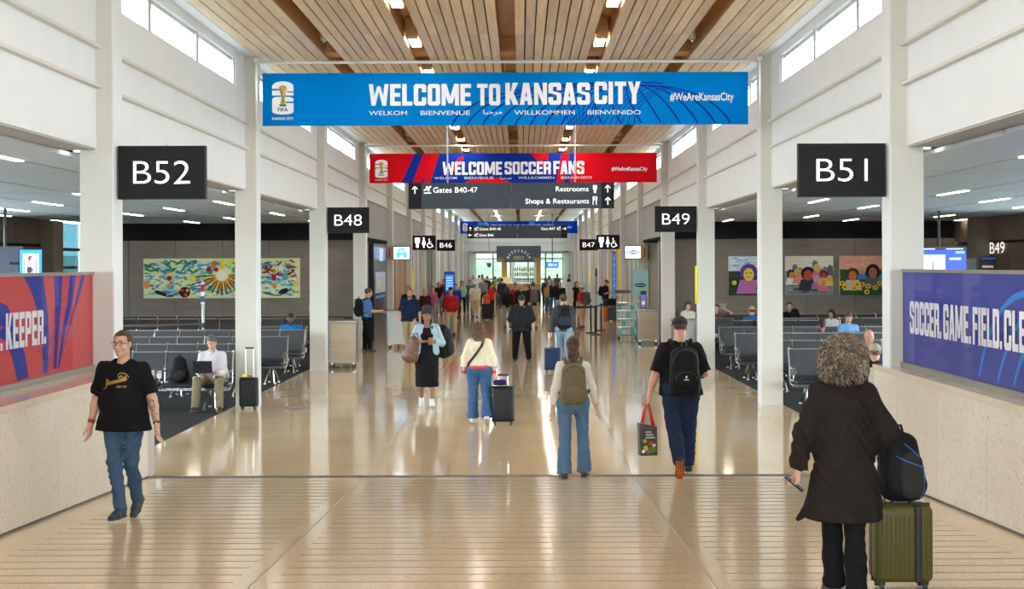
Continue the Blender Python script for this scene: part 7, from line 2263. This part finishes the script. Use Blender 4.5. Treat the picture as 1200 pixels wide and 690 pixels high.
MB().tube([(-0.05, -0.05, 0.52), (-0.13, -0.13, 0.55), (-0.16, -0.17, 0.40), (-0.12, -0.12, 0.16)], 0.016, 8).build('shoulder_strap', mk2, tp_, True)

# 7 man in black jacket, from behind
i7 = person('man in black jacket and black trousers standing with his back to the camera', X_(611, 38.0), 38.0, 0, 1.74, g=1.25, skin='tan', hair=('crop', (0.02, 0.015, 0.012)), top=dict(kind='jacket', col=(0.020, 0.022, 0.027), hem=-0.14, fat=0.03, collar=True, hemw=0.15),
    bottom=dict(kind='pants', col=(0.008, 0.008, 0.01), fat=0.02), lod=1, pose=dict(lt=(-.10, 0, -1), ls=(-.06, 0, -1), rt=(.10, 0, -1), rs=(.08, 0, -1), la=[(-.32, 0, -1), (.30, .8, -.25)], ra=[(.32, 0, -1), (-.30, .8, -.25)], head=(0, -8)))
MB().box(0.05, 0.09, -0.19, -0.185, 1.40, 1.41).build('collar_logo', M_white, i7['root'])
# 8 man with backpack and blue case
i8 = person('man in grey shirt and light jeans with a black backpack pulling a blue suitcase', X_(660, 34.8), 34.8, 3, 1.80, g=1.12, skin='light', hair=('short', (0.08, 0.045, 0.025)), top=dict(kind='shirt', col=(0.07, 0.075, 0.085), sleeve=1.9, hem=-0.06, fat=0.012, collar=True),
    bottom=dict(kind='pants', col=(0.28, 0.40, 0.55), fat=0.014), lod=1, pose=dict(WALK, la=[(-.25, -.15, -1), (-.12, -.15, -1)], grip={'l': 'grip'}))
backpack(i8, 'black and slate backpack on the man in the grey shirt', (0.012, 0.013, 0.018), (0.145, 0.10, 0.26), pocket=(0.035, 0.045, 0.075), res=0.015)
suitcase(X_(647, 34.2), 34.2, 0, 0.36, 0.24, 0.56, (0.012, 0.035, 0.11), 'royal navy blue suitcase behind the man in the grey shirt', 0.36)
# 9 bearded man
i9 = person('bearded man in navy short-sleeved shirt and khaki trousers walking towards the camera', X_(480, 42), 42, 176, 1.83, g=1.18, skin='light', hair=('short', (0.16, 0.08, 0.035)), beard=(0.22, 0.10, 0.05), glasses=True,
    top=dict(kind='shirt', col=(0.012, 0.022, 0.055), sleeve=0.95, hem=-0.10, fat=0.01, collar=True), bottom=dict(kind='pants', col=(0.50, 0.40, 0.24), fat=0.012), lod=1, belly=0.02, pose=dict(WALK, la=[(-.22, -.15, -1), (-.12, .1, -1)], ra=[(.24, .1, -1), (.18, .2, -1)]))
# 10 red sweater
i10 = person('man in red sweater, black cap and khaki trousers walking towards the camera', X_(528, 51.2), 51.2, 178, 1.72, g=1.15, skin='light', hair=('crop', (0.3, 0.28, 0.26)), hat=('cap', (0.012, 0.012, 0.015)),
    top=dict(kind='sweater', col=(0.42, 0.018, 0.016), sleeve=1.9, hem=-0.08, fat=0.014, collar=True), bottom=dict(kind='pants', col=(0.52, 0.43, 0.26), fat=0.014), shoes=(0.02, 0.02, 0.02), lod=1, belly=0.02, pose=WALK2)
# 36 standing man at the left podium, side view
i11 = person('man in blue shirt and black trousers with a black backpack standing at the podium', X_(430, 42.8), 42.8, -78, 1.84, g=1.05, skin='light', hair=('short', (0.07, 0.04, 0.025)), top=dict(kind='shirt', col=(0.10, 0.20, 0.50), sleeve=0.9, hem=0.0, fat=0.01, collar=True),
    bottom=dict(kind='pants', col=(0.010, 0.010, 0.014), fat=0.012), lod=1, pose=dict(rt=(.05, .12, -1), rs=(0, .02, -1), lt=(-.05, -.08, -1), ls=(0, -.05, -1), la=[(-.1, .4, -1), (.1, 1, -.05)], ra=[(.1, .4, -1), (-.1, 1, -.05)], head=(0, -14)))
backpack(i11, 'black backpack on the man in blue at the left podium', (0.010, 0.010, 0.012), (0.15, 0.12, 0.25), at=(0, -0.23, 0.27), res=0.016)
phone(i11, 'r', 'black phone in the hand of the man at the left podium', (0.04, 0, 0.04))

# the crowd further off
far = [
 ('person in dark jacket with bright orange-red hair behind the bearded man', 478.5, 50, 170, 1.80, False, 1.0, 'light', ('short', (0.55, 0.12, 0.03)), None, (0.02, 0.025, 0.035), 2.0, 'pants', (0.02, 0.02, 0.03), WALK),
 ('grey-haired woman in dark plum coat walking towards the camera', 498, 55, 185, 1.62, True, 1.15, 'light', ('short', (0.45, 0.38, 0.30)), None, (0.035, 0.018, 0.022), 2.0, 'pants', (0.03, 0.025, 0.03), WALK2),
 ('woman in pink checked shirt half hidden beside the plum coat', 507, 63, 180, 1.60, True, 1.0, 'light', ('long', (0.25, 0.14, 0.07)), None, (0.42, 0.10, 0.20), 2.0, 'pants', (0.25, 0.28, 0.32), WALK),
 ('long-haired woman in black top and faded grey jeans', 514, 74, 180, 1.64, True, 1.0, 'light', ('long', (0.40, 0.26, 0.14)), None, (0.02, 0.02, 0.024), 0.8, 'pants', (0.24, 0.30, 0.34), WALK),
 ('man with black cap and large dark backpack facing the shops on the left', 527, 88, 10, 1.76, False, 1.2, 'tan', ('crop', (0.03, 0.02, 0.02)), ('cap', (0.05, 0.05, 0.06)), (0.02, 0.02, 0.025), 2.0, 'pants', (0.03, 0.03, 0.04), STAND),
 ('person in royal blue jacket behind the man in the red sweater', 534, 66, 175, 1.66, False, 1.1, 'tan', ('short', (0.02, 0.015, 0.012)), None, (0.01, 0.04, 0.35), 2.0, 'pants', (0.02, 0.02, 0.03), STAND),
 ('brown-haired woman in mint green top and black leggings with a camera bag', 541.5, 75, 190, 1.70, True, 1.05, 'light', ('long', (0.13, 0.06, 0.03)), None, (0.36, 0.55, 0.46), 0.9, 'pants', (0.012, 0.012, 0.015), PHONE),
 ('man in slate blue shirt and jeans behind the mint green top', 550.5, 78, 185, 1.72, False, 1.1, 'light', ('short', (0.03, 0.02, 0.02)), None, (0.10, 0.16, 0.24), 0.9, 'pants', (0.05, 0.08, 0.15), STAND),
 ('man in white T-shirt, pale cap and tan shorts', 556.5, 67.2, 178, 1.72, False, 1.15, 'tan', ('crop', (0.2, 0.15, 0.1)), ('cap', (0.7, 0.68, 0.62)), (0.68, 0.64, 0.60), 0.9, 'shorts', (0.55, 0.42, 0.22), WALK),
 ('woman in bright red hooded top facing right near the white menu stand', 575.5, 71.5, 235, 1.60, True, 1.05, 'tan', ('bun', (0.03, 0.02, 0.018)), None, (0.60, 0.015, 0.03), 2.0, 'pants', (0.02, 0.02, 0.025), STAND),
 ('woman with black backpack, black top and grey trousers walking away', 594.5, 57, 0, 1.64, True, 1.05, 'tan', ('long', (0.015, 0.012, 0.012)), None, (0.015, 0.015, 0.018), 1.2, 'pants', (0.26, 0.25, 0.23), WALK2),
 ('man in black jacket and khaki trousers wearing a grey backpack', 624.5, 57.2, 12, 1.84, False, 1.2, 'light', ('short', (0.10, 0.07, 0.05)), None, (0.012, 0.012, 0.015), 2.0, 'pants', (0.50, 0.42, 0.30), STAND),
 ('person in black and red top left of the white-haired man', 604, 64, 200, 1.72, False, 1.05, 'tan', ('short', (0.03, 0.02, 0.02)), None, (0.30, 0.02, 0.03), 2.0, 'pants', (0.02, 0.02, 0.03), STAND),
 ('white-haired man in black sweatshirt with white lettering', 610.5, 61, 180, 1.72, False, 1.1, 'pink', ('short', (0.60, 0.56, 0.50)), None, (0.02, 0.02, 0.022), 2.0, 'pants', (0.02, 0.02, 0.03), STAND),
 ('dark-haired woman in black jacket talking to the white-haired man', 618.5, 63, 150, 1.64, True, 1.1, 'light', ('long', (0.05, 0.025, 0.02)), None, (0.012, 0.012, 0.015), 2.0, 'pants', (0.03, 0.03, 0.04), STAND),
 ('ginger-haired woman in black cardigan and blue jeans', 648.5, 74, 150, 1.72, True, 1.05, 'light', ('long', (0.40, 0.15, 0.05)), None, (0.012, 0.012, 0.014), 2.0, 'pants', (0.07, 0.16, 0.32), STAND),
 ('balding red-faced man in black jacket and pale jeans', 656.5, 68, 195, 1.70, False, 1.2, 'pink', ('bald', (0.45, 0.25, 0.12)), None, (0.012, 0.014, 0.020), 2.0, 'pants', (0.35, 0.48, 0.60), WALK),
 ('woman with long black hair and black dress in the queue', 675.5, 72, 200, 1.68, True, 1.0, 'light', ('long', (0.02, 0.015, 0.015)), None, (0.010, 0.010, 0.012), 0.3, 'pants', (0.01, 0.01, 0.012), STAND),
 ('person in red T-shirt and beige shorts wearing a grey backpack and straw hat', 681.5, 57.4, 60, 1.70, True, 1.15, 'pink', ('short', (0.35, 0.2, 0.1)), ('hat', (0.60, 0.50, 0.36)), (0.55, 0.02, 0.03), 0.9, 'shorts', (0.55, 0.46, 0.33), STAND),
 ('man in navy polo shirt and dark jeans reading his phone by the blue totem', 709.5, 69.5, 250, 1.78, False, 1.15, 'tan', ('crop', (0.04, 0.03, 0.02)), ('cap', (0.10, 0.09, 0.08)), (0.010, 0.016, 0.06), 0.9, 'pants', (0.05, 0.07, 0.13), PHONE),
 ('small child in rainbow hat behind the parked suitcases', 720.5, 68, 180, 1.24, True, 1.1, 'light', ('short', (0.3, 0.1, 0.05)), ('cap', (0.10, 0.10, 0.60)), (0.60, 0.12, 0.25), 0.9, 'pants', (0.6, 0.3, 0.05), STAND),
 ('person in navy top queueing far off left of the kiosk', 561.5, 104, 30, 1.78, False, 1.15, 'tan', ('short', (0.02, 0.02, 0.02)), None, (0.012, 0.018, 0.05), 0.9, 'pants', (0.02, 0.02, 0.03), STAND),
 ('person in dusty pink top far off behind the navy one', 565, 108, 20, 1.80, True, 1.0, 'light', ('short', (0.1, 0.05, 0.03)), None, (0.50, 0.08, 0.10), 0.9, 'pants', (0.02, 0.02, 0.03), STAND),
 ('tall person in dark coat far off left of the kiosk counter', 571, 100, 15, 1.74, False, 1.0, 'tan', ('short', (0.02, 0.02, 0.02)), None, (0.025, 0.028, 0.035), 2.0, 'pants', (0.02, 0.02, 0.03), STAND),
 ('person in olive jacket with a lime green bag at the kiosk counter', 580, 99, 5, 1.72, False, 1.1, 'light', ('short', (0.03, 0.03, 0.02)), None, (0.10, 0.12, 0.05), 2.0, 'pants', (0.02, 0.02, 0.03), STAND),
 ('person in tan top leaning on the kiosk counter', 584, 96, 320, 1.60, True, 1.1, 'light', ('bun', (0.2, 0.1, 0.05)), None, (0.50, 0.38, 0.22), 0.9, 'pants', (0.06, 0.05, 0.05), STAND),
 ('person with white pack standing against the far windows', 643.5, 110, 0, 1.66, True, 1.05, 'tan', ('long', (0.06, 0.06, 0.06)), None, (0.04, 0.08, 0.10), 2.0, 'pants', (0.05, 0.12, 0.25), STAND),
 ('person in teal grey coat standing against the far windows', 653, 112, 350, 1.78, False, 1.2, 'tan', ('short', (0.05, 0.05, 0.05)), None, (0.07, 0.13, 0.15), 2.0, 'pants', (0.04, 0.05, 0.06), STAND),
 ('person in dark blue at the pale service desk by the far windows', 666.5, 106, 260, 1.80, False, 1.1, 'tan', ('crop', (0.03, 0.03, 0.03)), None, (0.02, 0.035, 0.06), 2.0, 'pants', (0.03, 0.03, 0.04), PHONE),
 ('person in pale grey waiting far off on the left by the windows', 554.5, 106, 180, 1.74, True, 1.0, 'light', ('long', (0.25, 0.16, 0.1)), None, (0.50, 0.50, 0.52), 2.0, 'pants', (0.05, 0.06, 0.1), STAND),
] + [
 ('person in charcoal hoodie half hidden left of the kiosk queue', 588, 84, 10, 1.74, False, 1.1, 'tan', ('short', (0.03, 0.02, 0.02)), None, (0.03, 0.03, 0.035), 2.0, 'pants', (0.04, 0.05, 0.07), STAND),
 ('person in white shirt at the kiosk queue behind the red hooded top', 585, 90, 30, 1.72, True, 1.05, 'light', ('long', (0.3, 0.2, 0.1)), None, (0.6, 0.6, 0.6), 0.9, 'pants', (0.05, 0.06, 0.1), STAND),
 ('person in maroon top between the bearded man and the crowd', 520, 82, 170, 1.70, True, 1.05, 'tan', ('long', (0.03, 0.02, 0.02)), None, (0.2, 0.03, 0.05), 2.0, 'pants', (0.03, 0.03, 0.04), WALK2),
 ('man in grey sweatshirt walking behind the white T-shirt and tan shorts', 566, 86, 180, 1.76, False, 1.1, 'light', ('short', (0.08, 0.05, 0.03)), None, (0.22, 0.22, 0.23), 2.0, 'pants', (0.03, 0.04, 0.06), WALK),
 ('person in dark green jacket queueing right of the ginger-haired woman', 639, 86, 20, 1.74, False, 1.05, 'tan', ('short', (0.02, 0.02, 0.02)), None, (0.02, 0.05, 0.04), 2.0, 'pants', (0.03, 0.03, 0.04), STAND),
 ('person in yellow-brown top standing left of the ginger-haired woman', 642, 77, 200, 1.58, True, 1.05, 'tan', ('long', (0.05, 0.03, 0.02)), None, (0.42, 0.28, 0.10), 0.9, 'pants', (0.06, 0.12, 0.22), STAND),
]
INF = {}
for (lab, px, Y, rot, h, fem, g_, sk, hair_, hat_, tc_, sl_, bk, bc, pose_) in far:
    INF[px] = person(lab, X_(px, Y), Y, rot, h, fem, g_, sk, hair_, dict(kind='jacket' if sl_ > 1.5 else 'tee', col=tc_, sleeve=sl_ if sl_ <= 1 else 1.9, hem=-0.07, fat=0.012),
                     dict(kind=bk, col=bc, fat=0.012), pose=pose_, lod=2, hat=hat_, face=False, shoes=(0.03, 0.03, 0.035) if px != 681.5 else (0.1, 0.06, 0.04))
backpack(INF[527], 'large dark grey backpack on the man with the black cap far left', (0.03, 0.03, 0.035), (0.18, 0.13, 0.27), res=0.025)
backpack(INF[594.5], 'black backpack on the woman in grey trousers', (0.008, 0.008, 0.01), (0.15, 0.12, 0.24), res=0.025)
backpack(INF[624.5], 'grey backpack on the man in khaki trousers and black jacket', (0.15, 0.15, 0.14), (0.15, 0.12, 0.24), res=0.025, trim=(0.03, 0.03, 0.03))
backpack(INF[681.5], 'bulky grey backpack on the person in the red T-shirt', (0.10, 0.10, 0.09), (0.17, 0.14, 0.27), res=0.025)
backpack(INF[580], 'lime green bag on the person at the kiosk counter', (0.35, 0.45, 0.03), (0.13, 0.10, 0.2), res=0.025)
backpack(INF[643.5], 'pale backpack on the person against the far windows', (0.6, 0.65, 0.65), (0.14, 0.11, 0.22), res=0.025)
backpack(INF[709.5], 'black backpack on the man in the navy polo shirt', (0.015, 0.015, 0.02), (0.15, 0.11, 0.22), res=0.025)
phone(INF[709.5], 'r', 'phone held by the man in the navy polo shirt')
suitcase(X_(571, 66.5), 66.5, 0, 0.48, 0.3, 0.72, (0.012, 0.012, 0.014), 'large black suitcase beside the man in tan shorts', 0.2)
o = MB().rbox(-0.13, 0.13, -0.1, 0.1, 0, 0.42, 0.05, 3).build('jacket_bundle', fabric('orange_cloth', (0.60, 0.09, 0.03)), None, True); o.location = (X_(570, 66.2), 66.2, 0.73); tag(o, 'orange-red bag standing on the large black suitcase', 'bag')
suitcase(X_(717, 64.5), 64.5, 0, 0.42, 0.28, 0.62, (0.05, 0.09, 0.11), 'dark teal suitcase with a round sticker parked beside the snack rack', 0.12)
suitcase(X_(711, 66), 66, 0, 0.30, 0.25, 0.60, (0.65, 0.16, 0.03), 'bright orange suitcase parked left of the dark teal one', 0.1)
o = MB().rbox(-0.2, 0.2, -0.12, 0.12, 0, 0.34, 0.08, 3).build('duffel_bag', mk2, None, True); o.location = (X_(717, 64.5), 64.45, 0.66); tag(o, 'black duffel bag on top of the dark teal suitcase', 'bag')

# ------------------------------------------------------------------ seated people and their things
SITL = dict(SIT, spine=(0, .10, 1), head=(0, -32), la=[(-.12, .35, -1), (.35, 1, -.15)], ra=[(.12, .35, -1), (-.35, 1, -.15)])
s1 = person('grey-haired man in pale shirt typing on a laptop in the front left row', -5.33, 25.62, 182, 1.76, g=1.05, skin='light', hair=('short', (0.12, 0.10, 0.09)), top=dict(kind='shirt', col=(0.66, 0.62, 0.68), sleeve=1.85, hem=-0.02, fat=0.012, collar=True),
    bottom=dict(kind='pants', col=(0.22, 0.19, 0.12), fat=0.014), shoes=(0.06, 0.035, 0.025), sole=(0.12, 0.08, 0.05), lod=0, pose=dict(SITL, lt=(-.18, 1, .02), rt=(.22, 1, .02), rs=(.08, .12, -1)), z0=0.004)
laptop(-5.40, 25.24, 0.66, 182, 'black laptop on the lap of the man in the checked shirt')
def seat_pack(x, y, z, rz, label, col=(0.010, 0.011, 0.014), sc_=1.0):
    t = empty('backpack', (x, y, z), rz); tag(t, label, 'backpack')
    m = fabric('pack_%02d_%02d_%02d' % tuple(int(q_*99) for q_ in col), col, 0.7)
    np_mesh('pack_body', [solid([cone((-0.05*sc_, 0, 0.13*sc_), (-0.03*sc_, 0.02, 0.38*sc_), 0.12*sc_, 0.09*sc_, 0.05, (0, 1, 0), 0.9), cone((0.06*sc_, 0, 0.13*sc_), (0.03*sc_, 0.02, 0.38*sc_), 0.12*sc_, 0.09*sc_, 0.05, (0, 1, 0), 0.9)], 0.013, wrinkle(0.003, 1.5), [((0, 0, 0.0), (0, 0, -1))])], m, t)
    np_mesh('front_pocket', [solid([cone((-0.03*sc_, -0.09*sc_, 0.12*sc_), (0.03*sc_, -0.09*sc_, 0.16*sc_), 0.09*sc_, None, 0.05, (0, 1, 0), 0.45)], 0.013)], mk, t)
    MB().tube([(-0.04*sc_, 0.02, 0.47*sc_), (0, 0.02, 0.52*sc_), (0.05*sc_, 0.02, 0.46*sc_)], 0.010, 6).build('top_handle', mk2, t, True)
    return t
seat_pack(-5.90, 25.60, 0.462, 0.2, 'black backpack on the seat beside the man in the checked shirt', sc_=0.95)
suitcase(X_(293, 25.75), 25.6, 0, 0.31, 0.22, 0.55, (0.010, 0.010, 0.012), 'small black suitcase parked at the foot of the second left column', 0.50)
o = MB().rbox(-0.04, 0.04, -0.01, 0.01, 0, 0.05, 0.005, 1).build('luggage_tag', mat('bright_yellow', (0.9, 0.75, 0.02), 0.4)); o.location = (X_(289, 25.7), 25.48, 0.57); tag(o, 'yellow luggage tag on the small black suitcase by the column', 'tag')
s2 = person('heavy-set man in bright blue shirt and jeans sitting by the third left column', -5.60, 36.12, 183, 1.78, g=1.3, skin='brown', hair=('crop', (0.02, 0.015, 0.012)), glasses=True, beard=(0.02, 0.015, 0.012), top=dict(kind='shirt', col=(0.012, 0.20, 0.56), sleeve=0.9, hem=-0.04, fat=0.015, collar=True),
    bottom=dict(kind='pants', col=(0.10, 0.17, 0.28), fat=0.014), lod=1, belly=0.04, pose=dict(SITL, spine=(0, .22, 1)), z0=0.004)
laptop(-5.62, 35.72, 0.68, 183, 'black laptop on the lap of the man in bright blue')
seat_pack(-5.85, 35.35, 0.006, 0.1, 'black bag on the carpet at the feet of the man in bright blue', sc_=0.8)
R_ = [
 ('man in light blue shirt with a laptop in the right lounge', 993, 35.05, 182, 1.78, False, 1.05, 'light', ('short', (0.10, 0.05, 0.03)), None, (0.16, 0.33, 0.62), 1.7, SITL),
 ('balding white-haired man facing the camera above the right ledge', 1018, 25.85, 180, 1.76, False, 1.05, 'pink', ('bald', (0.6, 0.58, 0.55)), None, (0.05, 0.08, 0.14), 1.9, dict(SIT, head=(0, -4))),
 ('man in black seated against the wall under the painting of the crowd', 925, 43.95, 178, 1.78, False, 1.1, 'light', ('short', (0.04, 0.025, 0.02)), None, (0.010, 0.010, 0.012), 1.0, SIT),
 ('dark-haired person in white top behind the man in light blue', 974, 40.75, 170, 1.62, True, 1.0, 'tan', ('long', (0.02, 0.015, 0.012)), None, (0.66, 0.66, 0.68), 1.8, dict(SIT, head=(20, -20))),
 ('person lounging with a hand behind the head near the third right column', 840.5, 43.95, 180, 1.70, False, 1.0, 'light', ('short', (0.12, 0.07, 0.04)), None, (0.10, 0.08, 0.08), 0.8, dict(SIT, spine=(0, -.12, 1), la=[(-1, .2, .35), (1, -.25, .55)], ra=[(.15, .35, -1), (-.25, 1, -.25)], head=(0, -10))),
]
for (lab, px, Y, rot, h, fem, g_, sk, hair_, hat_, tc_, sl_, pose_) in R_:
    INF[px] = person(lab, X_(px, Y), Y, rot, h, fem, g_, sk, hair_, dict(kind='shirt', col=tc_, sleeve=sl_, hem=-0.03, fat=0.012, collar=True), dict(kind='pants', col=(0.03, 0.04, 0.07), fat=0.012), pose=pose_, lod=1, hat=hat_, z0=0.004)
laptop(X_(997, 34.7), 34.65, 0.68, 180, 'black laptop in front of the man in the light blue shirt')
seat_pack(X_(931, 43.6), 43.55, 0.68, 0, 'black backpack held upright on the lap of the man in black')
laptop(X_(841, 43.6), 43.55, 0.68, 180, 'black laptop before the person with a hand behind the head')
def bench_away(x0, y, n, label):
    t = bench(x0, -1, y, n, label); t.rotation_euler = (0, 0, PI); return t
bench_away(5.15, 21.4, 3, 'row of seats facing away, mostly hidden by the right half wall')
bench_away(5.6, 32.55, 4, 'row of seats facing away behind the third right row')
bench_away(5.6, 39.6, 4, 'row of seats facing away below the purple-haired painting')
for (lab, px, Y, h, sk, hair_, hat_, tc_) in (('person in tan baseball cap seen from behind over the right ledge', 1025, 21.6, 1.74, 'pink', ('crop', (0.2, 0.12, 0.07)), ('cap', (0.42, 0.36, 0.27)), (0.012, 0.012, 0.014)),
    ('person with thick black hair seen from behind in the right lounge', 963, 32.8, 1.62, 'brown', ('afro', (0.010, 0.008, 0.008)), None, (0.02, 0.02, 0.025)),
    ('balding man in blue collar seen from behind near the third right column', 881, 39.85, 1.80, 'light', ('bald', (0.10, 0.06, 0.04)), None, (0.03, 0.12, 0.30))):
    INF[px] = person(lab, X_(px, Y), Y, 0, h, False, 1.05, sk, hair_, dict(kind='shirt', col=tc_, sleeve=1.9, hem=-0.03, fat=0.012, collar=True), dict(kind='pants', col=(0.03, 0.04, 0.07)), pose=SIT, lod=1, hat=hat_, z0=0.004)
person('woman with long dark hair in cream top behind the podium at gate B49', X_(806, 38.3), 38.3, 188, 1.54, True, 1.0, 'light', ('long', (0.04, 0.02, 0.015)), dict(kind='shirt', col=(0.60, 0.56, 0.50), sleeve=1.8, hem=-0.03, fat=0.01, collar=True), dict(kind='pants', col=(0.02, 0.02, 0.03)), pose=PHONE, lod=1)
